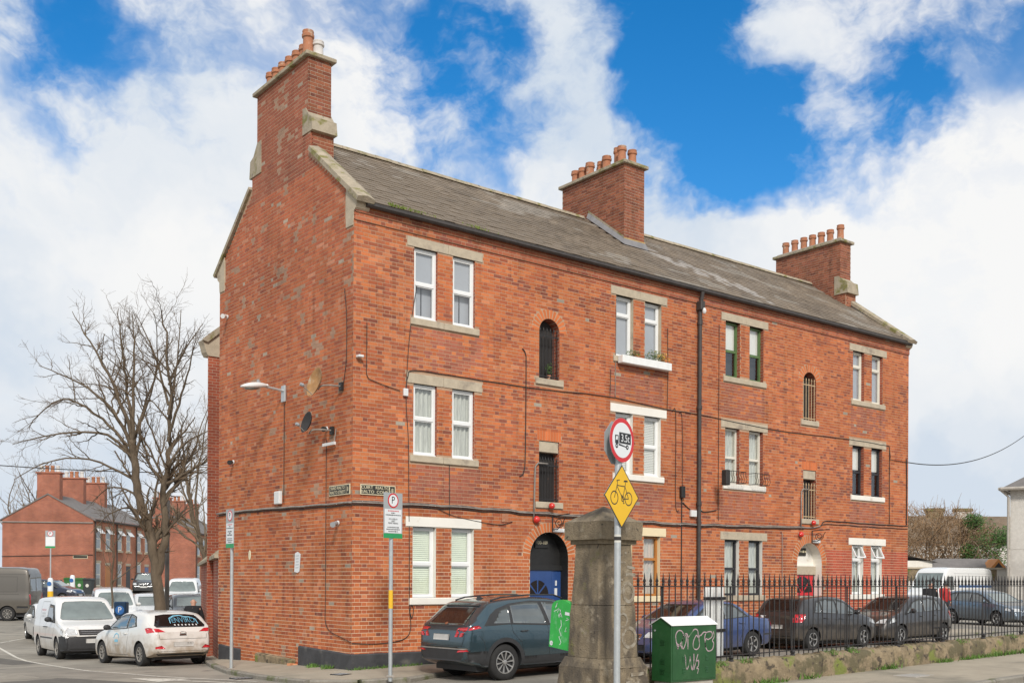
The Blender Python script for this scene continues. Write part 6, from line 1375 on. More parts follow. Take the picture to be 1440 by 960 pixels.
VAN=dict(bumper=(3.90,.64),L=4.4,W=.90,r=.315,ax=(.86,3.53),rimkind='steel',er=.30,endw=.88,fr=.75,tumble=.17,
 top=[(0,.9),(.012,1.5),(.05,1.70),(.15,1.775),(.5,1.81),(1.5,1.82),(2.4,1.80),(2.7,1.75),(2.85,1.68),(3.45,1.13),(3.58,1.08),(4.1,.97),(4.3,.86),(4.37,.66),(4.4,.5)],
 belt=[(0,1.05),(3.4,1.02),(4.4,.80)],bot=[(0,.34),(.4,.24),(4.,.2),(4.4,.26)],
 trim=[[(2.12,1.08),(3.30,1.04),(3.28,1.10),(2.80,1.56),(2.18,1.60)]],side_glass=[[(2.20,1.12),(2.95,1.09),(2.95,1.30),(2.74,1.52),(2.24,1.555)],[(3.0,1.09),(3.22,1.08),(3.0,1.27)]],
 clad=[[(1.28,.58),(3.0,.58),(3.0,.62),(1.28,.62)],[(3.93,.27),(4.392,.27),(4.392,.67),(3.86,.67),(3.91,.5)]],side_seams=[[(2.05,.30),(2.03,1.0),(2.08,1.66)],[(2.98,.30),(3.10,.70),(3.30,1.02)],[(1.30,.52),(1.10,.95),(1.08,1.66)],[(1.08,1.67),(2.08,1.67)]],handles=[(2.2,.92),(1.9,.92)],mirror=(2.95,1.12),
 rear_glass=[[(-.68,1.15),(-.05,1.15),(-.05,1.58),(-.62,1.58)],[(.05,1.15),(.68,1.15),(.62,1.58),(.05,1.58)]],rear_trim=[quad(.78,.32,.52)],tail=[[(.72,.75),(.84,.75),(.82,1.15),(.74,1.15)]],rear_plate=[quad(.26,.66,.77)],end_seams=[[(0,.54),(0,1.72)],[(-.70,.54),(-.68,1.7)],[(.70,.54),(.68,1.7)]],
 front_glass=[[(-.70,1.135),(-.3,1.12),(.3,1.12),(.70,1.135),(.745,1.18),(.68,1.40),(.60,1.61),(.52,1.66),(0,1.675),(-.52,1.66),(-.60,1.61),(-.68,1.40),(-.745,1.18)]],front_trim=[[(-.762,.25),(.762,.25),(.762,.68),(.52,.68),(.46,.66),(-.46,.66),(-.52,.68),(-.762,.68)],[(-.42,.70),(.42,.70),(.44,.86),(-.44,.86)]],
 head=[[(.45,.72),(.80,.70),(.80,.82),(.72,.91),(.50,.86)]],head_side=[[(3.96,.74),(4.22,.72),(4.2,.82),(4.02,.90)]],front_plate=[quad(.26,.48,.60)],chrome_front=[[(-.42,.80),(.42,.80),(.42,.815),(-.42,.815)],[(-.42,.745),(.42,.745),(.42,.76),(-.42,.76)]])
BIGVAN=dict(L=5.9,W=1.0,r=.35,ax=(1.05,4.72),rimkind='steel',er=.25,endw=.92,fr=.8,tumble=.09,
 top=[(0,1.2),(.012,2.2),(.06,2.45),(.2,2.55),(.6,2.6),(4.1,2.6),(4.4,2.54),(4.6,2.42),(5.1,1.48),(5.2,1.42),(5.7,1.2),(5.84,.95),(5.9,.6)],belt=[(0,1.25),(5.2,1.25),(5.9,.9)],bot=[(0,.45),(.3,.38),(5.,.28),(5.9,.32)],
 trim=[],side_glass=[[(4.0,1.42),(4.95,1.36),(4.75,1.82),(4.55,2.12),(4.0,2.12)]],clad=[[(1.55,.62),(4.2,.62),(4.2,.72),(1.55,.72)],[(.08,.62),(.60,.62),(.60,.72),(.08,.72)]],side_seams=[[(.5,1.30),(3.7,1.30)],[(.6,1.42),(.6,2.15),(3.6,2.15),(3.6,1.42),(.6,1.42)],[(3.8,.5),(3.8,2.3)],[(2.5,.5),(2.5,2.3)],[(.2,2.28),(3.9,2.28)]],mirror=(4.85,1.5),
 rear_glass=[[(-.8,1.45),(-.06,1.45),(-.06,2.1),(-.76,2.1)],[(.06,1.45),(.8,1.45),(.76,2.1),(.06,2.1)]],tail=[[(.84,.8),(.95,.8),(.93,1.3),(.85,1.3)]],rear_plate=[quad(.26,.75,.86)],end_seams=[[(0,.5),(0,2.4)]],
 front_glass=[[(-.8,1.5),(.8,1.5),(.74,2.3),(-.74,2.3)]],front_trim=[quad(.85,.35,.65)],head=[[(.6,.8),(.88,.8),(.85,1.1),(.7,1.05)]])
SMALL=dict(L=3.85,W=.85,r=.30,ax=(.60,3.03),rimkind='s5',er=.5,endw=.80,tumble=.27,
 top=[(0,.62),(.015,.90),(.06,1.0),(.14,1.06),(.36,1.36),(.46,1.43),(1.0,1.49),(1.6,1.5),(2.05,1.46),(2.3,1.38),(2.95,1.0),(3.06,.97),(3.55,.85),(3.77,.70),(3.83,.55),(3.85,.45)],
 belt=[(0,.92),(.5,1.0),(1.5,.96),(2.9,.90),(3.85,.68)],bot=[(0,.34),(.3,.25),(3.5,.2),(3.85,.28)],
 trim=[[(.62,1.03),(1.3,1.0),(2.82,.955),(2.72,1.03),(2.28,1.29),(1.95,1.385),(1.3,1.42),(.85,1.36)]],side_glass=[[(.72,1.05),(1.0,1.035),(1.0,1.36),(.88,1.32)],[(1.06,1.035),(1.72,1.0),(1.70,1.375),(1.30,1.39),(1.06,1.37)],[(1.79,.995),(2.70,.97),(2.24,1.27),(1.92,1.36),(1.77,1.37)]],
 side_seams=[[(1.08,.40),(.98,.75),(1.02,1.0)],[(1.76,.28),(1.75,1.0)],[(2.62,.30),(2.66,.65),(2.70,.95)],[(1.1,.28),(2.62,.28)]],handles=[(1.18,.88),(1.92,.85)],mirror=(2.55,1.0),
 rear_glass=[[(-.60,1.08),(.60,1.08),(.50,1.40),(-.50,1.40)]],rear_trim=[quad(.6,.30,.40)],tail=[[(.56,.78),(.80,.78),(.80,1.0),(.62,1.0)]],tail_side=[[(.04,.80),(.22,.82),(.30,1.0),(.10,1.02)]],rear_plate=[quad(.26,.60,.71)],end_seams=[[(-.6,.56),(.6,.56)]],
 front_glass=[[(-.62,1.02),(.62,1.02),(.52,1.40),(-.52,1.40)]],front_trim=[quad(.55,.32,.58)],head=[[(.42,.66),(.74,.66),(.72,.80),(.52,.76)]],head_side=[[(3.30,.72),(3.62,.66),(3.52,.80),(3.36,.84)]],front_plate=[quad(.26,.42,.53)])
SALOON=dict(L=4.45,W=.88,r=.315,ax=(.92,3.52),rimkind='s5',er=.6,endw=.78,tumble=.30,
 top=[(0,.60),(.02,.86),(.1,.94),(.7,.99),(.85,1.02),(1.3,1.33),(1.55,1.41),(2.0,1.44),(2.4,1.41),(2.65,1.33),(3.35,.97),(3.48,.94),(4.1,.82),(4.36,.66),(4.42,.52),(4.45,.45)],
 belt=[(0,.84),(1.,.95),(2.,.93),(3.4,.89),(4.45,.66)],bot=[(0,.36),(.3,.26),(4.1,.2),(4.45,.28)],
 trim=[[(1.02,1.0),(1.7,.98),(3.2,.935),(3.1,1.01),(2.62,1.26),(2.3,1.345),(1.9,1.365),(1.5,1.32)]],side_glass=[[(1.15,1.02),(1.95,.985),(1.93,1.34),(1.55,1.29)],[(2.02,.98),(3.05,.955),(2.58,1.24),(2.28,1.32),(2.0,1.335)]],side_seams=[[(1.45,.40),(1.25,.75),(1.15,1.0)],[(2.0,.28),(1.99,.96)],[(2.95,.30),(3.0,.65),(3.05,.93)]],handles=[(1.35,.86),(2.2,.83)],mirror=(2.92,.98),
 rear_glass=[[(-.58,1.03),(.58,1.03),(.50,1.34),(-.50,1.34)]],rear_trim=[quad(.6,.32,.40)],tail=[[(.5,.72),(.80,.72),(.80,.90),(.56,.90)]],rear_plate=[quad(.26,.62,.73)],clad=[[(.06,.52),(.5,.52),(.5,.56),(.06,.56)]],
 front_glass=[[(-.62,1.0),(.62,1.0),(.52,1.35),(-.52,1.35)]],front_trim=[quad(.5,.32,.46)],head=[[(.40,.62),(.76,.62),(.74,.76),(.46,.74)]],head_side=[[(4.0,.66),(4.25,.62),(4.15,.76),(4.02,.78)]],front_plate=[quad(.26,.44,.55)],chrome_front=[[(-.32,.56),(.32,.56),(.34,.70),(-.34,.70)]])
ESTATE=dict(SALOON,L=4.6,ax=(.95,3.60),top=[(0,.62),(.02,.90),(.06,1.0),(.14,1.05),(.45,1.36),(.56,1.43),(1.3,1.48),(2.0,1.475),(2.4,1.42),(2.7,1.32),(3.42,.97),(3.55,.95),(4.2,.84),(4.5,.68),(4.57,.52),(4.6,.45)],
 belt=[(0,.90),(1.,.98),(2.,.95),(3.5,.90),(4.6,.68)],trim=[[(.48,1.05),(1.3,1.02),(3.28,.945),(3.2,1.01),(2.66,1.27),(2.35,1.36),(1.7,1.40),(.95,1.38),(.66,1.30)]],
 side_glass=[[(.62,1.07),(1.14,1.045),(1.14,1.36),(.76,1.29)],[(1.21,1.04),(2.02,1.0),(2.0,1.365),(1.21,1.365)],[(2.09,1.0),(3.12,.965),(2.62,1.25),(2.32,1.34),(2.07,1.36)]],rear_glass=[[(-.6,1.08),(.6,1.08),(.52,1.38),(-.52,1.38)]],
 side_seams=[[(1.45,.40),(1.2,.75),(1.18,1.0)],[(2.05,.28),(2.05,.97)],[(3.05,.30),(3.1,.65),(3.15,.93)]],handles=[(1.4,.88),(2.28,.85)],mirror=(3.0,.99),head_side=[[(4.1,.68),(4.4,.63),(4.3,.78),(4.12,.80)]])
MPV=dict(VAN,bumper=(3.9,.5),top=[(0,.8),(.012,1.3),(.05,1.50),(.2,1.6),(.6,1.66),(1.5,1.68),(2.3,1.64),(2.6,1.56),(3.4,1.08),(3.55,1.04),(4.1,.93),(4.3,.80),(4.37,.62),(4.4,.5)],front_glass=[[(-.7,1.1),(.7,1.1),(.58,1.54),(-.58,1.54)]],rimkind='s5',front_trim=[[(-.80,.28),(.80,.28),(.80,.55),(-.80,.55)],[(-.5,.60),(.5,.60),(.5,.72),(-.5,.72)]],head=[[(.52,.72),(.80,.70),(.78,.84),(.58,.84)]],side_seams=[],trim=[],side_glass=[[(.5,1.12),(3.1,1.06),(2.62,1.48),(1.0,1.54)]],rear_glass=[[(-.6,1.12),(.6,1.12),(.5,1.5),(-.5,1.5)]])
MT['p_teal']=paint('teal_grey_paint',(.05,.088,.108),.08,.6,.22); MT['p_white']=paint('dirty_white_paint',(.72,.70,.66),.95,0.,.35,(.36,.29,.21)); MT['p_white2']=paint('white_van_paint',(.76,.75,.72),.75,0.,.35,(.42,.36,.28)); MT['p_clean']=paint('white_paint_clean',(.74,.74,.72),.3)
MT['p_vangrey']=paint('grey_van_paint',(.13,.115,.095),.6,.5,.4,(.22,.19,.15)); MT['p_blue']=paint('blue_car_paint',(.045,.08,.21),.2,.35,.3); MT['p_char']=paint('charcoal_paint',(.045,.043,.044),.3,.4,.3); MT['p_black']=paint('black_car_paint',(.014,.014,.016),.3,.2,.3); MT['p_silverblue']=paint('steel_blue_paint',(.14,.185,.23),.2,.6,.3); MT['p_navy']=paint('navy_paint',(.02,.025,.05),.2,.3,.3); MT['p_silver']=paint('silver_paint',(.42,.42,.41),.3,.6,.3)
def put(u,v,heading,dz=0.,tilt=None): return (u,v,zroad(u,v)+dz)
def drop(t,L_,ax,hw):
    """rest the four wheels on the sloping road"""
    c=t.location; q=t.rotation_euler.z; f=Vector((math.cos(q),math.sin(q))); l=Vector((-f.y,f.x)); z=lambda a,b:zroad(c.x+f.x*a+l.x*b,c.y+f.y*a+l.y*b)
    a0,a1=ax[0]-L_/2,ax[1]-L_/2; zf,zr_=z(a1,0),z(a0,0); pitch=-math.atan2(zf-zr_,a1-a0); roll=math.atan2(z(0,hw)-z(0,-hw),2*hw); t.rotation_euler=(roll,pitch,q); t.location.z=lerp(zr_,zf,(0-a0)/(a1-a0))
def mk(spec,name,label,u,v,deg,mat,cat='car',group='parked cars',sc=.95):
    r_=car(spec,name,label,(u,v,0),R(deg),mat,cat,group); r_[0].scale=(sc,sc,sc); drop(r_[0],spec['L'],spec['ax'],spec['W']); return r_
# teal SUV at the kerb in front of the block
s,lay,seam,onto,bo=mk(dict(SUV,mats={'rear':MT['tintglass'],'handle':MT['carblack'],'mirror':MT['carblack']}),'parked_car','dark teal estate-height car with black arch cladding parked by the white-painted window',2.95,-2.02,0,MT['p_teal'])
m=MB(); 
for sg in (1,-1): m.tube([(-1.45,sg*.60,1.60),(-1.2,sg*.615,1.655),(-.5,sg*.62,1.69),(.2,sg*.62,1.675),(.45,sg*.60,1.60)],.018,6); m.build('roof_rail',MT['carblack'],s,smooth=True); m=MB()
m.add([(-1.72,-.56,1.50),(-1.72,.56,1.50),(-1.45,.60,1.585),(-1.45,-.60,1.585),(-1.70,-.55,1.465),(-1.70,.55,1.465),(-1.45,.58,1.53),(-1.45,-.58,1.53)],[(0,1,2,3),(4,7,6,5),(0,4,5,1),(0,3,7,4),(1,5,6,2)]); m.build('spoiler',MT['carblack'],s); m=MB(); m.add([(-1.36,-.01,1.60),(-1.36,.01,1.60),(-1.13,.015,1.615),(-1.13,-.015,1.615),(-1.32,0,1.70)],[(0,1,4),(1,2,4),(2,3,4),(3,0,4)]); m.build('aerial_fin',MT['carblack'],s)
lay('badge',ring_pts(0,1.155,.05,.025,12)[:-1],'end',-1,MT['chrome'],.009); lay('bright_strip',[(-.82,.655),(.82,.655),(.80,.685),(-.80,.685)],'end',-1,MT['hub'],.012,th=.006)
# dirty white hatchback seen from behind
s,lay,seam,onto,bo=mk(dict(HATCH,mats={'mirror':MT['carblack'],'rear':MT['tintglass']}),'parked_car','dirty white hatchback with blue lettering on its rear window',-.98,8.66,93,MT['p_white'],sc=.93)
Mx=Matrix.Translation((0,0,0))
def decal(body,size,pt,view,sgn,mat,parent,onto,sx=1.,tilt=0.):
    me=text_mesh(body,size,'CENTER',sx); me.materials.clear(); me.materials.append(mat)
    for v in me.vertices:
        q=(pt[0]+ (-sgn if view=='side' else -1)*v.co.x*(1 if view=='side' else 1),pt[1]+v.co.y)
        if view=='end': q=(pt[0]+(v.co.x*(-1) if sgn<0 else v.co.x),pt[1]+v.co.y)
        h,n=onto(view,sgn,Vector(q)); 
        if h is not None: v.co=h+n*.014
    o=bpy.data.objects.new('lettering',me); link(o); o.parent=parent; return o
decal('ENVIRO',.20,(-.14,1.195),'end',-1,MT['pale_blue'],s,onto,.95); [seam([(y_,1.075),(y_-.035,1.075)],'end',-1,.035,MT['sign_white'],.012,'small_print',s) for y_ in (.16,.06,-.04,-.14,-.24,-.34,-.44)]
gl=[(-.52,1.10),(-.50,1.22),(-.36,1.28),(-.22,1.29),(-.10,1.325),(.08,1.31),(.22,1.25),(.24,1.12)]; seam(gl,'end',-1,.022,MT['pale_blue'],.010,'logo_outline',s)
seam([(2.16,.73),(2.2,.82),(2.33,.86),(2.46,.82),(2.52,.73)],'side',1,.03,MT['pale_blue'],.006,'logo_outline',s); seam([(2.22,.66),(2.46,.66)],'side',1,.07,MT['pale_blue'],.006,'logo_band',s); seam([(2.12,.55),(2.52,.55)],'side',1,.014,MT['sign_grey'],.006,'phone_line',s)
seam(ring_pts(0,.865,.085,.045,18),'end',-1,.012,MT['chrome'],.008,'badge',s)
# white small van facing the viewer, front bumper unpainted
s,lay,seam,onto,bo=mk(dict(VAN,mats={'mirror':MT['carblack'],'handle':MT['carblack']}),'parked_van','white panel van with dark grey front bumper, parked facing the camera',-1.22,14.1,-94,MT['p_white2'],'van',sc=.98)
rv=random.Random(3)
for z_,x0_,x1_ in ((1.42,1.2,1.75),(1.32,1.3,1.78),(1.23,1.25,1.8)):
    x_=x0_
    while x_<x1_: seam([(x_,z_-.03),(x_+rv.uniform(-.02,.03),z_+.03)],'side',-1,.02,MT['sign_grey'] if z_<1.4 else MT['sign_red'],.006,'faded_lettering',s); x_+=rv.uniform(.07,.11)
mk(SALOON,'parked_car','clean white saloon half hidden behind the white panel van',*CW((77-720)/1494*39,39)[:2],-97,MT['p_clean'])
s,*_=mk(dict(VAN,bumper=(9,0),mats={}),'parked_van','second white van standing behind the thin bare sapling',*CW((160-720)/1494*44,44)[:2],-105,MT['p_clean'],'van')
mk(dict(SMALL,mats={'front':MT['screenglass']}),'parked_car','small white hatchback behind the tree trunk, windscreen towards us',5.4,26.6,-105,MT['p_clean'])
mk(SMALL,'parked_car','dark small car between tree trunk and silver van',6.6,25.4,-104,MT['p_black'])
s,*_=mk(dict(VAN,bumper=(9,0),mats={'front':MT['screenglass']}),'parked_van','silver-white van facing us beside the yard wall',*CW(-17.9,58)[:2],-116,MT['p_clean'],'van')
mk(MPV,'parked_car','dark people carrier facing us in the terraced street',*CW(-28.6,83)[:2],-128+14,MT['p_black'])
mk(SMALL,'parked_car','pale car just past the silver van at the yard wall',*CW(-17.6,66)[:2],-114,MT['p_silver'])
s,*_=mk(BIGVAN,'delivery_van','tall dull grey delivery van leaving the picture, seen from the side',*CW(-25.2,49.8)[:2],148,MT['p_vangrey'],'van')
mk(SMALL,'parked_car','navy car parked nose-out by the red brick end wall',*CW(-28.6,66)[:2],-40,MT['p_navy'])
# cars inside the railings
mk(dict(SALOON,mats={'front':MT['tintglass']}),'parked_car','bright blue saloon behind the railings and green cabinet',7.95,-1.95,180,MT['p_blue'],sc=.93)
s,lay,seam,onto,bo=mk(dict(SMALL,mats={'rear':MT['tintglass']}),'parked_car','charcoal hatchback with a learner plate behind the railings',12.75,-1.95,0,MT['p_char'],sc=.90)
lay('learner_plate',[(.36,.76),(.54,.76),(.54,.96),(.36,.96)],'end',-1,MT['sign_white'],.012,th=.006); decal('L',.16,(.45,.86),'end',-1,MT['sign_red'],s,onto)
mk(dict(SMALL,mats={'front':MT['tintglass']}),'parked_car','dark grey hatchback nose to nose with the learner car behind the railings',16.35,-2.05,180,MT['p_char'],sc=.89)
mk(dict(ESTATE),'parked_car','steel blue estate car at the far end of the yard',*CW(19.55,43.4)[:2],-111,MT['p_silverblue'])
s,lay,seam,onto,bo=mk(dict(BIGVAN,mats={}),'parked_van','big white van with blue stripes behind the walking man',*CW(22.6,55)[:2],198-20,MT['p_clean'],'van')
for sg in (1,-1): seam([(.3,1.6),(3.6,1.6)],'side',sg,.12,MT['bluesign'],.006,'blue_stripe',s)
# ------------------------------------------------------------------ bare trees
def grow(mb,pts,r0,r1,level,rnd,dens,out,sides=(7,5,4,3)):
    """one limb and, along it, its side branches; tubes of different thickness go to different meshes"""
    P=smooth_path(pts,3 if level<2 else 2); n=len(P); L_=sum((P[i+1]-P[i]).length for i in range(n-1))
    P=[p+Vector((rnd.gauss(0,1),rnd.gauss(0,1),rnd.gauss(0,.6)))*(.012+.010*L_)*(0<i<n-1)*(.6 if level else .35) for i,p in enumerate(P)]
    rs=[lerp(r0,r1,(i/(n-1))**.85) for i in range(n)]; out[min(level,2)].tube(P,rs,sides[min(level,3)],cap=False)
    if level>=3: return
    k=int(L_*dens[level]); 
    for j in range(k):
        t=rnd.uniform(.22 if level==0 else .12,1.) ; i=min(int(t*(n-1)),n-2); p=P[i].lerp(P[i+1],t*(n-1)-i); d=(P[i+1]-P[i]).normalized(); side=d.cross(Vector((rnd.gauss(0,1),rnd.gauss(0,1),rnd.gauss(0,1)))).normalized()
        a=rnd.uniform(.45,.95); dirv=(d*math.cos(a)+side*math.sin(a)).normalized(); up=Vector((0,0,1))
        l=L_*rnd.uniform(.22,.46)*(1.1-.6*t) if level<2 else rnd.uniform(.16,.5)
        if l<.12: continue
        q=[p]; m=4 if level<2 else 2
        for s in range(1,m+1):
            dirv=(dirv+up*rnd.uniform(-.04,.16)+Vector((rnd.gauss(0,.10),rnd.gauss(0,.10),rnd.gauss(0,.08)))).normalized(); q.append(q[-1]+dirv*l/m)
        rr=lerp(r0,r1,t)*rnd.uniform(.42,.66); rr=max(rr,.0045); grow(mb,q,rr,max(rr*.3,.0032),level+1,rnd,dens,out,sides)
def tree(name,label,base,limbs,seed,dens,tw='twig',cat='tree',group='bare winter trees'):
    rnd=random.Random(seed); t=thing(name,label,cat,base,-YAW,group); out=[MB(),MB(),MB()]
    for pts,r0,r1,lv in limbs: grow(None,[Vector(p) for p in pts],r0,r1,lv,rnd,dens,out)
    out[0].build('trunk',MT['bark'],t,smooth=True); 
    if out[1].v: out[1].build('branches',MT['bark' if tw=='twig' else tw],t,smooth=True,kind='stuff')
    if out[2].v: out[2].build('crown',MT[tw],t,smooth=True,kind='stuff')
    return t
def PX(Y,px0,gz):
    k=1494.18/Y
    return lambda *pts:[((px-px0)/k,dy,1.6+(812-py)/k-gz) for (px,py,dy) in pts]
b0=CW(-13.33,40); gz=zroad(b0[0],b0[1]); q=PX(40,222,gz)
rd=random.Random(5)
def limb(pts,spread): 
    s=rd.uniform(-1,1)*spread; n=len(pts); return q(*[(a,b,s*(i/(n-1))**1.3) for i,(a,b) in enumerate(pts)])
limbs=[(q((225,872,0),(223,835,0),(221,800,0),(217,772,0),(211,745,0),(205,715,-.05),(197,688,-.1),(191,655,-.1),(187,622,-.1),(184,600,-.1)),.235,.135,0),
 (q((221,800,0),(228,765,.05),(232,740,.1),(228,700,.1),(226,665,.15),(233,638,.15),(236,605,.2),(236,565,.2),(236,515,.2),(232,465,.2),(226,420,.2),(222,398,.2)),.185,.02,0)]
for pts,r0,sp in [([(190,645),(172,605),(148,575),(112,548),(75,535),(38,560),(24,580)],.085,2.),([(187,622),(168,578),(140,542),(108,515),(62,492),(28,478)],.095,2.2),([(185,602),(170,555),(150,510),(125,468),(100,430),(76,393)],.10,2.),([(184,602),(176,545),(164,485),(150,432),(140,384)],.085,1.8),([(184,602),(183,545),(181,482),(178,430),(172,398)],.085,1.5),([(185,604),(196,552),(206,502),(214,462),(222,428)],.07,2.),
  ([(236,600),(250,560),(268,522),(284,485),(296,452)],.07,2.),([(236,560),(245,512),(251,462),(255,402)],.065,1.6),([(233,640),(254,604),(278,584),(300,566)],.055,1.5),([(236,545),(218,484),(202,442),(180,402)],.06,1.8),([(198,690),(170,672),(135,668),(100,690)],.06,2.),([(192,662),(155,640),(115,628),(70,640),(40,665)],.06,2.2),([(205,715),(180,700),(150,712),(125,740)],.05,2.),([(188,625),(150,592),(105,590),(60,600),(30,612)],.07,2.5),([(228,700),(246,668),(266,650),(290,640)],.05,1.5),([(236,515),(252,475),(270,442),(284,420)],.045,1.5),([(184,600),(205,560),(226,520),(240,470),(244,430)],.05,2.4),([(231,742),(250,720),(272,705),(290,700)],.045,1.2)]:
    limbs.append((limb(pts,sp),r0,.012,0))
tree('bare_tree','big bare tree with forked trunk behind the white cars',(b0[0],b0[1],gz),limbs,3,(2.3,4.2,6.5)).scale=(.96,.96,.93)
b1=CW(-16.3,56); gz=zroad(b1[0],b1[1]); q=PX(56,284,gz)
limbs=[(q((290,850,0),(288,800,0),(283,770,0),(274,742,0),(266,712,0),(260,680,0),(256,640,0),(254,600,0)),.17,.03,0)]
for pts,r0 in [([(283,770),(276,720),(280,670),(290,620),(300,575)],.09),([(274,742),(262,690),(262,640),(270,590),(276,560)],.08),([(266,712),(250,680),(242,640),(238,600)],.06),([(288,790),(296,740),(300,690),(306,640)],.07)]: limbs.append((limb(pts,2.5),r0,.015,0))
tree('bare_tree','slender bare tree rising behind the gable edge of the block',(b1[0],b1[1],gz),limbs,8,(2.2,3.4,4.),'twig2')
b2=CW(-16.0,42.5); gz=zroad(b2[0],b2[1]); q=PX(42.5,158,gz)
limbs=[(q((158,880,0),(158,820,0),(159,760,0),(158,700,0),(157,672,0)),.05,.008,0)]
for k in range(16): z=rd.uniform(700,830); s=rd.choice((-1,1)); limbs.append((q((158,z,0),(158+s*9,z-22,rd.gauss(0,.3)),(158+s*rd.uniform(12,22),z-rd.uniform(45,70),rd.gauss(0,.5))),.016,.004,1))
tree('bare_sapling','thin bare sapling in front of the second white van',(b2[0],b2[1],gz),limbs,4,(2.,2.5,2.5))
b3=CW(-52,125); q=PX(125,98,0)
limbs=[]
for k in range(9): x=20+k*12; limbs.append((q((x+10,830,0),(x+rd.uniform(0,12),760,0),(x+rd.uniform(-10,16),715,rd.gauss(0,2)),(x+rd.uniform(-20,20),668,rd.gauss(0,3))),.2,.02,0))
tree('bare_tree','distant pale bare trees behind the terrace roof',(b3[0],b3[1],0),limbs,9,(1.0,1.2,1.),'twig2')
# ------------------------------------------------------------------ terraced houses down the street
def house(loc,wd,ln,eave,ridge,label,wins,doors,chim_at,first=False,wall='fargable',front='farfront'):
    t=thing('terrace_house',label,'house',loc,-YAW,'red brick terraced houses')
    m=MB(); m.mat(MT[wall]); m.add([(0,0,-1),(wd,0,-1),(wd,0,eave),(wd/2,0,ridge),(0,0,eave)],[(0,1,2,3,4)]); m.add([(0,ln,-1),(wd,ln,-1),(wd,ln,eave),(wd/2,ln,ridge),(0,ln,eave)],[(4,3,2,1,0)]); m.add([(0,0,-1),(0,ln,-1),(0,ln,eave),(0,0,eave)],[(0,1,2,3)]); m.mat(MT[front]); m.add([(wd,0,-1),(wd,ln,-1),(wd,ln,eave),(wd,0,eave)],[(0,1,2,3)]); m.build('wall',None,t)
    m=MB(); 
    for s in (1,-1):
        e=(wd+.18) if s>0 else -.18; ze=eave-.12; a=[(e,-.06,ze),(e,ln+.0,ze),(wd/2,ln+.0,ridge+.06),(wd/2,-.06,ridge+.06)]; m.add(a+[(p[0],p[1],p[2]-.1) for p in a],[(0,1,2,3),(7,6,5,4),(0,4,5,1),(0,3,7,4),(1,5,6,2)])
    rf=m.build('roof',MT['farslate'],t); m=MB(); m.tube([(wd+.22,-.03,eave-.12),(wd+.22,ln,eave-.12)],.06,6); m.build('gutter',MT['gutter'],t)
    for y in chim_at:
        m=MB(); m.bbox((wd/2-.85,y,ridge-.7),(wd/2+.85,y+.6,ridge+1.55),.02); ch=m.build('chimney',MT[wall],rf); m=MB(); m.bbox((wd/2-.95,y-.08,ridge+1.551),(wd/2+.95,y+.68,ridge+1.68),.02); m.build('chimney_cap',MT['pot' if first else 'coping'],ch) if False else m.build('chimney_cap',MT['fargable'],ch)
        for k,mm in enumerate(('potw','pot','pot','potw')):
            m=MB(); m.lathe([(.15,0),(.13,.36),(.155,.40),(.155,.47),(.13,.5)],10,Matrix.Translation((wd/2-.62+.41*k,y+.3,ridge+1.68))); m.build('chimney_pot',MT[mm],ch)
    for y,z0,z1,kind in wins:
        m=MB(); w2=.45
        for a,b,c,d in ((y-w2,z0,y-w2+.07,z1),(y+w2-.07,z0,y+w2,z1),(y-w2,z1-.07,y+w2,z1),(y-w2,z0,y+w2,z0+.08),(y-w2,(z0+z1)/2-.03,y+w2,(z0+z1)/2+.03)): m.box((wd-.06,a,b),(wd+.012,c,d))
        w=m.build('window',MT['cream_frame' if kind else 'dark_frame'],t); m=MB(); m.add([(wd+.004,y-w2+.02,z0),(wd+.004,y+w2-.02,z0),(wd+.004,y+w2-.02,z1),(wd+.004,y-w2+.02,z1)],[(0,1,2,3)]); m.build('pane',MT['carglass'],w); m=MB(); m.box((wd,y-w2-.12,z0-.16),(wd+.1,y+w2+.12,z0-.005)); m.build('sill',MT['stone'],w); m=MB(); m.box((wd,y-w2-.12,z1+.005),(wd+.025,y+w2+.12,z1+.2)); m.build('lintel',MT['stone'],w)
        if kind==2: m=MB(); m.box((-.02,-.45,-.5),(.02,.45,0),Matrix.Translation((wd+.05,y,z1-.02))@Matrix.Rotation(R(-40),4,'Y')); m.build('open_vent',MT['upvc'],w)
    for y,mm in doors:
        m=MB(); m.box((wd-.02,y-.45,.05),(wd+.015,y+.45,2.1)); m.build('door',MT[mm],t); m=MB(); m.box((wd,y-.55,2.15),(wd+.03,y+.55,2.35)); m.build('door_lintel',MT['stone'],t)
    m=MB(); m.tube([(wd+.08,.25,0),(wd+.08,.25,eave-.2)],.05,6); m.build('downpipe',MT['gutter'],t)
    return t
g1=zroad(*CW(-32,82)[:2])-.02
for k in range(3):
    y0=80+k*4.4; lab=('end terraced house with blank red brick gable towards us','second terraced house from the blank brick gable','third terraced house from the blank brick gable')[k]
    h=house((*CW(-38.4,y0)[:2],g1),6.85,4.38,5.65,7.45,lab,[(.95,3.35,4.95,2),(2.9,3.35,4.95,2),(.95,.55,2.3,1)],[(2.9,('wood','dark_frame','blue')[k])],[0.0+.04 if k==0 else .1],k==0)
    if k==0:
        m=MB(); m.box((5.35,-.03,2.62),(6.45,-.005,2.86)); sg=m.build('name_board',MT['letter'],h); m=MB(); m.box((5.38,-.035,2.65),(6.42,-.031,2.83)); m.build('name_panel',MT['nameplate'],h); m=MB(); m.tube([(.0,-.05,5.35),(6.85,-.05,5.3)],.05,5); m.build('cable',MT['cablegrey'],h); m=MB(); m.tube([(.0,-.04,2.75),(6.85,-.04,2.9)],.025,5); m.build('cable',MT['cable'],h)
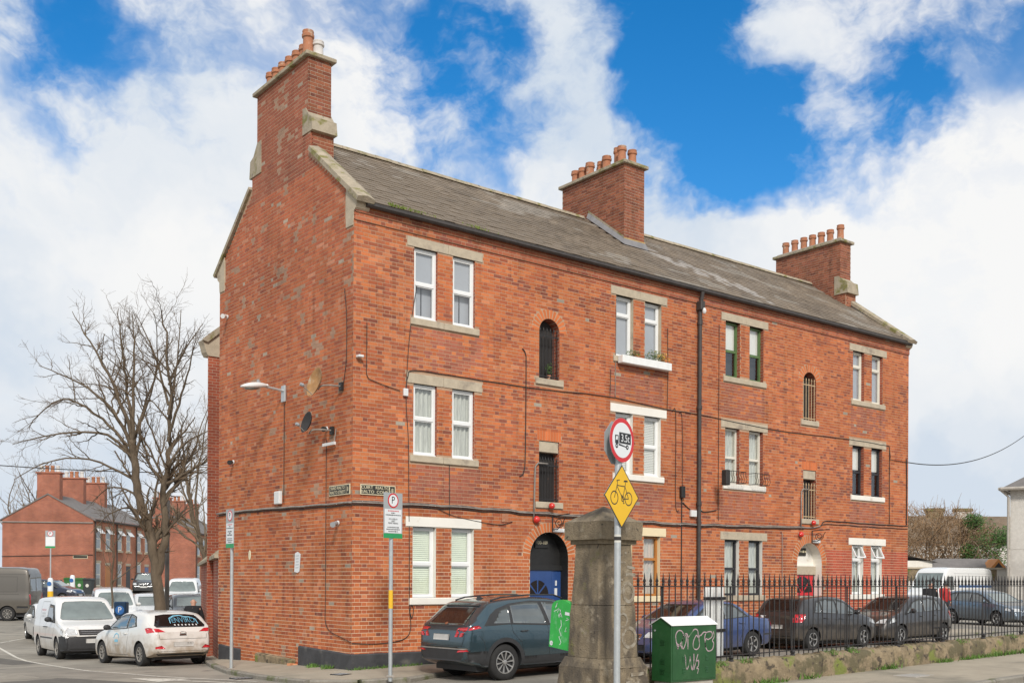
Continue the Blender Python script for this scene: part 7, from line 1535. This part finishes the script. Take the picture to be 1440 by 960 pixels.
for k in range(3):
    y0=106+k*4.6; lab=('nearest house of the second brick terrace','middle house of the second brick terrace','last house of the second brick terrace')[k]
    house((*CW(-38.5,y0)[:2],g1+.15),6.9,4.58,5.6,7.4,lab,[(1.0,3.3,4.9,1),(3.,3.3,4.9,1),(1.0,.5,2.3,1)],[(3.,'dark_frame')],[.1])
# grass strip, bins and posts by the end house
gs=MB(); rr=random.Random(2)
for k in range(1500):
    x,y=rr.uniform(-38,-31.6),rr.uniform(79.3,79.95); p=CW(x,y); z=zroad(p[0],p[1])+.1; gs.add([(p[0]-.03,p[1],z),(p[0]+.03,p[1],z),(p[0]+rr.gauss(0,.05),p[1],z+rr.uniform(.08,.3))],[(0,1,2)])
tag(gs.build('grass_strip',MT['grass'],kind='stuff'),'strip of grass at the foot of the terrace end wall','grass')
def wheelie(x,y,mat,lid,label):
    p=CW(x,y); t=thing('wheeled_bin',label,'bin',(p[0],p[1],zroad(p[0],p[1])+.1),-YAW,'wheeled bins by the end house'); m=MB(); m.prism([(-.24,0),(.24,0),(.30,1.0),(-.30,1.0)],lambda a:(a[0],-.28,a[1]),lambda a:(a[0],.30,a[1])); m.build('body',MT[mat],t); m=MB(); m.prism([(-.33,1.0),(.33,1.0),(.33,1.06),(.2,1.14),(-.2,1.14),(-.33,1.06)],lambda a:(a[0],-.33,a[1]),lambda a:(a[0],.36,a[1])); m.build('lid',MT[lid],t); m=MB(); m.lathe([(.12,0),(.12,.01)],10,Matrix.Translation((0,-.285,.62))@Matrix.Rotation(R(90),4,'X')); m.build('sticker',MT['sticker'],t)
    for s in (-.22,.22): m=MB(); m.lathe([(.1,-.03),(.1,.03)],10,Matrix.Translation((s,.3,.1))@Matrix.Rotation(R(90),4,'Y')); m.build('wheel',MT['rubber'],t)
for (px,yy,a,b,l) in ((98,76,'bin_green','bin_green','green wheeled bin nearest the striped bollards'),(114,75,'bin_green','bin_green','tall green wheeled bin in the middle of the three'),(125,74.5,'bin_dark','bin_dark','black wheeled bin next to the house corner')): wheelie((px-720)/1494*yy,yy,a,b,l)
def bollard(px,Y,kind,label):
    p=CW((px-720)/1494*Y,Y); t=thing('bollard',label,'bollard',(p[0],p[1],zroad(p[0],p[1])+.02),-YAW,'bollards in the side street')
    if kind=='y':
        m=MB(); m.lathe([(.17,0),(.16,.75)],12); m.build('yellow_base',MT['yellow'],t,smooth=True,angle=40); m=MB(); m.lathe([(.16,.75),(.15,1.45),(.1,1.55)],12); w=m.build('white_top',MT['sign_white'],t,smooth=True,angle=40); m=MB(); m.lathe([(.13,0),(.13,.02)],16,Matrix.Translation((0,-.16,1.2))@Matrix.Rotation(R(90),4,'X')); m.build('arrow_disc',MT['bluesign'],w)
    else:
        m=MB(); m.lathe([(.07,0),(.06,.95),(.03,1.05)],10); m.build('post',MT['black'],t,smooth=True)
        for z in (.6,.85): m=MB(); m.lathe([(.07,0),(.07,.1)],10,Matrix.Translation((0,0,z))); m.build('white_band',MT['sign_white'],t)
bollard(102,70,'y','yellow and white keep-left bollard in front of the bins'); bollard(86,77,'b','black bollard with white bands, left of a pair'); bollard(93.5,77,'b','black bollard with white bands, right of a pair')
p=CW((71-720)/1494*64,64); parking_sign((p[0],p[1],zroad(p[0],p[1])),-YAW,'distant parking sign on a tall post before the end terrace',3.35,1.05,.60,far=True); bollard(71,63.6,'y','yellow and white bollard at the foot of the distant parking sign')
# pay machine and old pole by the big tree
p=CW((171-720)/1494*33,33); t=thing('pay_machine','dark blue parking pay machine with a white P','parking machine',(p[0],p[1],zroad(p[0],p[1])),-YAW); m=MB(); m.bbox((-.09,-.09,0),(.09,.09,.9),.01); m.build('pedestal',MT['darkblue'],t); m=MB(); m.bbox((-.19,-.14,.9),(.19,.14,1.62),.03); hd=m.build('head',MT['darkblue'],t); m=MB(); m.lathe([(.14,0),(.14,.008)],16,Matrix.Translation((0,-.141,1.36))@Matrix.Rotation(R(90),4,'X')); m.build('blue_disc',MT['bluesign'],hd); place_text('P',.24,frameM((0,-.151,1.36),(1,0,0),(0,0,1)),MT['sign_white'],hd)
p=CW((235-720)/1494*42,42); m=MB(); m.tube([(0,0,0),(0,0,3),(.02,0,5.4)],[.09,.085,.075],10); o=tag(m.build('wooden_pole',MT['pole'],smooth=True),'old wooden pole standing close to the big bare tree','pole'); o.location=(p[0],p[1],zroad(p[0],p[1])-.1)
# overhead lines
def wire(a,b,sag,r,label):
    A,B=Vector(a),Vector(b); n=26; m=MB(); m.tube([A.lerp(B,i/n)-A-Vector((0,0,sag*4*(i/n)*(1-i/n))) for i in range(n+1)],r,4,cap=False); o=tag(m.build('overhead_cable',MT['cable']),label,'cable'); o.location=A
wire(CW(-22,40,6.0),CW(-11.5,42,5.75),.15,.018,'overhead cable crossing in front of the big bare tree'); wire((BL+.02,0,5.4),CW(24,48,9.),.75,.016,'overhead cable leaving the far end of the block')
# ------------------------------------------------------------------ beyond the yard
def simple_house(name,label,loc,parts,cat='house'): return thing(name,label,cat,loc,-YAW)
h=thing('rendered_house','pale pebble-dashed house at the edge of the picture','house',CW(25.3,54.,-.2),-YAW-R(33))
h.scale=(1.3,1.3,1.33)
m=MB(); m.box((0,0,0),(9,8,5.0)); m.build('wall',MT['render'],h); m=MB(); m.add([(-.28,-.28,4.93),(9.3,-.28,4.93),(9.3,8.3,4.93),(-.28,8.3,4.93),(3.2,3.6,7.2),(6,3.6,7.2)],[(0,1,5,4),(1,2,5),(2,3,4,5),(3,0,4),(3,2,1,0)]); m.build('roof',MT['farslate'],h); m=MB(); m.tube([(-.3,-.34,4.90),(9.3,-.34,4.90)],.07,6); m.tube([(-.34,-.3,4.90),(-.34,8.3,4.90)],.07,6); m.build('gutter',MT['cement'],h); m=MB(); m.tube([(-.3,-.3,4.86),(-.05,-.1,4.6),(-.05,-.07,.2)],.05,6); m.build('downpipe',MT['cement'],h); m=MB(); m.box((0,-.012,2.6),(9,-.002,2.66)); m.build('string_course',MT['render'],h)
w=thing('rendered_wall','long rendered wall with flat coping beyond the white van','wall',CW(18,60.5,-.3),-YAW)
m=MB(); m.box((0,0,0),(12.5,.3,2.62)); m.build('wall',MT['render'],w); m=MB(); m.box((4.4,-.006,1.95),(9.6,-.001,2.6)); m.build('dark_band',MT['rubble'],w); m=MB(); m.box((-.1,-.08,2.623),(12.6,.38,2.72)); m.build('coping',MT['stone'],w)  # wall, darker band along its upper part, flat coping
s=thing('shed','slate-roofed shed with a small orange gable behind the rendered wall','shed',CW(27.2,67,-.2),-YAW); m=MB(); m.box((0,0,0),(4.1,3,2.6)); m.build('wall',MT['render'],s); m=MB(); m.add([(-.9,-.3,2.55),(4.3,-.3,2.55),(4.0,1.6,3.3),(.2,1.6,3.3),(4.3,3.3,2.55),(-.9,3.3,2.55)],[(0,1,2,3),(3,2,4,5),(0,3,5),(1,4,2)]); m.build('roof',MT['farslate'],s); m=MB(); m.add([(2.6,-.5,2.5),(3.9,-.5,2.5),(3.25,-.5,3.25),(2.6,.9,2.6),(3.9,.9,2.6),(3.25,.9,3.25)],[(0,1,2),(0,2,5,3),(1,4,5,2)]); m.build('dormer',MT['wood'],s); m=MB(); m.add([(2.85,-.51,2.55),(3.65,-.51,2.55),(3.25,-.51,3.02)],[(0,1,2)]); m.build('dormer_opening',MT['room'],s)
f=thing('far_house','long low house roof with two pale chimneys behind the bare bush','house',CW(38,106,0),-YAW); m=MB(); m.box((0,0,0),(20,7,5.6)); m.build('wall',MT['render'],f); m=MB(); m.add([(-.3,-.4,5.5),(20.3,-.4,5.5),(20.3,3.5,8.35),(-.3,3.5,8.35),(20.3,7.4,5.5),(-.3,7.4,5.5)],[(0,1,2,3),(3,2,4,5),(0,3,5),(1,4,2)]); rf=m.build('roof',mix_noise(M_('mossy_far_slate',(.17,.125,.085),.9,.25,1.5),(.15,.14,.055),.4,.6,.8),f)
for x,mm,w_ in ((4.7,'rubble',1.6),(7.6,'render',1.6)):
    m=MB(); m.bbox((x,3.1,7.6),(x+w_,3.9,8.95 if mm=='rubble' else 8.8),.03); ch=m.build('chimney',MT[mm],rf); m=MB(); m.bbox((x-.1,3.0,8.8),(x+w_+.1,4.0,9.15),.06); m.build('chimney_top',MT['rubble'],ch)
lw=thing('white_outhouse','small white outhouse just past the end of the block','outhouse',CW(24.5,66,-.2),-YAW); m=MB(); m.box((0,0,0),(1.6,3,3.1)); m.build('wall',MT['white'],lw); m=MB(); m.add([(-.2,-.2,3.45),(1.9,-.2,3.0),(1.9,3.2,3.0),(-.2,3.2,3.45)],[(0,1,2,3)]); m.build('roof',MT['farslate'],lw)
# tangled bare bush with ivy
rb_=random.Random(21); bt=thing('bare_bush','large tangled brown bare bush beyond the rendered wall','bush',CW(29.5,74,-.1),-YAW); bt.scale=(1.12,1,1.22); ms=[MB(),MB()]
for k in range(34):
    a=rb_.uniform(-3.6,3.4); ln=rb_.uniform(4.2,6.0)*(1-.055*a*a/2.2); P=[Vector((a*.35,rb_.gauss(0,.5),0)),Vector((a*.7,rb_.gauss(0,.8),ln*.42)),Vector((a*1.05+rb_.gauss(0,.3),rb_.gauss(0,1.1),ln*.75)),Vector((a*1.25+rb_.gauss(0,.5),rb_.gauss(0,1.3),ln*.93))]; ms[0].tube(smooth_path(P,4),[.07*(1-i/14) for i in range(13)],5,cap=False)
for k in range(4200):
    a=rb_.uniform(-1,1); d=Vector((rb_.gauss(0,1),rb_.gauss(0,.6),rb_.gauss(0,.8))).normalized()*rb_.random()**.4; c=Vector((d.x*4.1,d.y*1.9,3.3+d.z*2.35)); o=Vector((d.x*.5,0,.15+d.z*.3)); v=(o+Vector((rb_.gauss(0,.5),rb_.gauss(0,.5),rb_.gauss(0,.5)))).normalized()*rb_.uniform(.4,.95); ms[1].tube([c,c+v*.5+Vector((0,0,rb_.gauss(0,.08))),c+v+Vector((rb_.gauss(0,.1),0,rb_.gauss(0,.12)))],[.016,.011,.006],3,cap=False)
ms[0].build('stems',MT['twig2'],bt,kind='stuff'); ms[1].build('twigs',M_('tan_twig',(.27,.17,.09),.9,.3,1.2),bt,kind='stuff')
iv=thing('ivy_clump','green ivy growing over the near end of the bare bush','ivy',CW(32.4,73,-.1),-YAW); iv.scale=(1.1,1,1.2); m=MB()
for c,rr_ in (((0,0,3.6),(1.1,.8,1.7)),((.7,.1,2.6),(1.2,.8,1.4)),((-.6,.2,4.9),(.7,.6,.5)),((1.2,0,3.9),(.7,.6,.8)),((-.9,.2,3.0),(.6,.6,.7))): leaves(m,c,rr_,900,.17)
m.build('foliage',MT['ivy'],iv,kind='stuff')
# ------------------------------------------------------------------ people
def skinned(name,verts,edges,radii,mat,parent,sub=2,root=0):
    me=bpy.data.meshes.new(name); me.from_pydata(verts,edges,[]); o=bpy.data.objects.new(name,me); link(o); md=o.modifiers.new('s','SKIN'); 
    for i,r_ in enumerate(radii): me.skin_vertices[0].data[i].radius=(r_,r_) if not isinstance(r_,tuple) else r_
    me.skin_vertices[0].data[root].use_root=True; sb=o.modifiers.new('u','SUBSURF'); sb.levels=sub; sb.render_levels=sub
    dg=bpy.context.evaluated_depsgraph_get(); nm=bpy.data.meshes.new_from_object(o.evaluated_get(dg)); o.modifiers.clear(); o.data=nm; nm.materials.clear(); nm.materials.append(mat); nm.polygons.foreach_set('use_smooth',[True]*len(nm.polygons)); o.parent=parent; return o
def person(label,loc,rot,jacket,trousers,stride=.18,lean=0.,hair=None,hands=True):
    t=thing('person',label,'person',loc,rot); L=lean
    J=dict(pel=(0,0,.95),wai=(.01+L*.3,0,1.10),che=(.02+L*.7,0,1.32),nec=(.02+L,0,1.48),hb=(.035+L,0,1.56),ht=(.04+L,0,1.70))
    v=[J['pel'],J['wai'],J['che'],J['nec'],J['hb'],J['ht']]; e=[(0,1),(1,2),(2,3),(3,4),(4,5)]; r_=[.13,.13,.15,.062,.085,.075]
    arms={}
    for s in (1,-1):
        sw=stride*s; sh=(.02+L*.9,s*.20,1.42); el=(.0+L-sw*.35,s*.27,1.15); wr_=(.10+L-sw*.7,s*.27,.92); hd=(.12+L-sw*.8,s*.265,.86); k=len(v); v+=[sh,el,wr_,hd]; e+=[(2,k),(k,k+1),(k+1,k+2),(k+2,k+3)]; r_+=[.065,.05,.034,.040]; arms[s]=(sh,el,wr_,hd)
        hp=(0,s*.10,.90); kn=(.05+sw*.6,s*.10,.50); an=(-.01+sw*1.2,s*.10,.09); to=(.14+sw*1.2,s*.11,.035); k=len(v); v+=[hp,kn,an,to]; e+=[(0,k),(k,k+1),(k+1,k+2),(k+2,k+3)]; r_+=[.095,.06,.042,.042]
    body=skinned('body',v,e,r_,MT['skin'],t)
    # face: nose, ears, eyes, mouth; five fingers on each hand
    hx,hz=.04+L,1.615; f=MB(); f.sphere((hx+.098,0,hz-.02),.018,8,6,(1,.8,1.3)); f.build('nose',MT['skin'],body,smooth=True)
    for s in (1,-1): f=MB(); f.sphere((hx,s*.085,hz-.01),.028,8,6,(.7,.4,1.2)); f.build('ear',MT['skin'],body,smooth=True); f=MB(); f.sphere((hx+.082,s*.032,hz+.015),.011,8,6); f.build('eye',MT['room'],body)
    f=MB(); f.box((hx+.083,-.025,hz-.068),(hx+.092,.025,hz-.060)); f.build('mouth',MT['cloth_red'],body)
    for s in (1,-1):
        hd=Vector(arms[s][3])
        for k in range(4): f=MB(); x=-.028+.019*k; l=(.065,.078,.074,.058)[k]; f.tube([hd+Vector((x,0,-.02)),hd+Vector((x+.006,-s*.004,-.02-l*.6)),hd+Vector((x+.012,-s*.018,-.02-l))],[.010,.009,.007],6); f.build('finger',MT['skin'],body,smooth=True)
        f=MB(); f.tube([hd+Vector((.03,-s*.01,.015)),hd+Vector((.055,-s*.02,-.015)),hd+Vector((.058,-s*.03,-.045))],[.012,.010,.008],6); f.build('thumb',MT['skin'],body,smooth=True)
    jv=[(0,0,.86),J['wai'],J['che'],(.02+L,0,1.49)]; je=[(0,1),(1,2),(2,3)]; jr=[.165,.165,.185,.085]
    for s in (1,-1):
        sh,el,wr_,hd=arms[s]; k=len(jv); jv+=[sh,el,(wr_[0],wr_[1],wr_[2]+.02)]; je+=[(2,k),(k,k+1),(k+1,k+2)]; jr+=[.088,.068,.055]
    skinned('jacket',jv,je,jr,MT[jacket],t)
    tv_=[(0,0,.95)]; te=[]; tr=[.145]
    for s in (1,-1):
        sw=stride*s; k=len(tv_); tv_+=[(0,s*.10,.88),(.05+sw*.6,s*.10,.50),(-.01+sw*1.2,s*.10,.10)]; te+=[(0,k),(k,k+1),(k+1,k+2)]; tr+=[.11,.08,.066]
        f=MB(); ax=-.01+sw*1.2; f.sphere((ax+.06,s*.105,.05),.05,10,6,(2.6,1.,1.)); f.build('shoe',MT['carblack'],t,smooth=True)
    skinned('trousers',tv_,te,tr,MT[trousers],t)
    if hair: f=MB(); f.sphere((hx-.012,0,hz+.03),.098,12,8,(1.05,.92,.98)); f.build('hair',MT[hair],body,smooth=True)
    return t
def stand(x,y): p=CW(x,y); return (p[0],p[1],zroad(p[0],p[1]))
person('bald person in a black jacket walking behind the railings',stand(16.15,41),R(-130),'cloth_black','cloth_dark')
person('person in a red top half hidden behind the walking man',stand(17.6,43.2),R(-100),'cloth_red','cloth_dark',.08,0.,'carblack')
person('bald person in a dark jacket bending beside the white hatchback',(*stand(-9.85,32.8)[:2],stand(-9.85,32.8)[2]-.06),R(60),'cloth_black','cloth_dark',.1,.10)
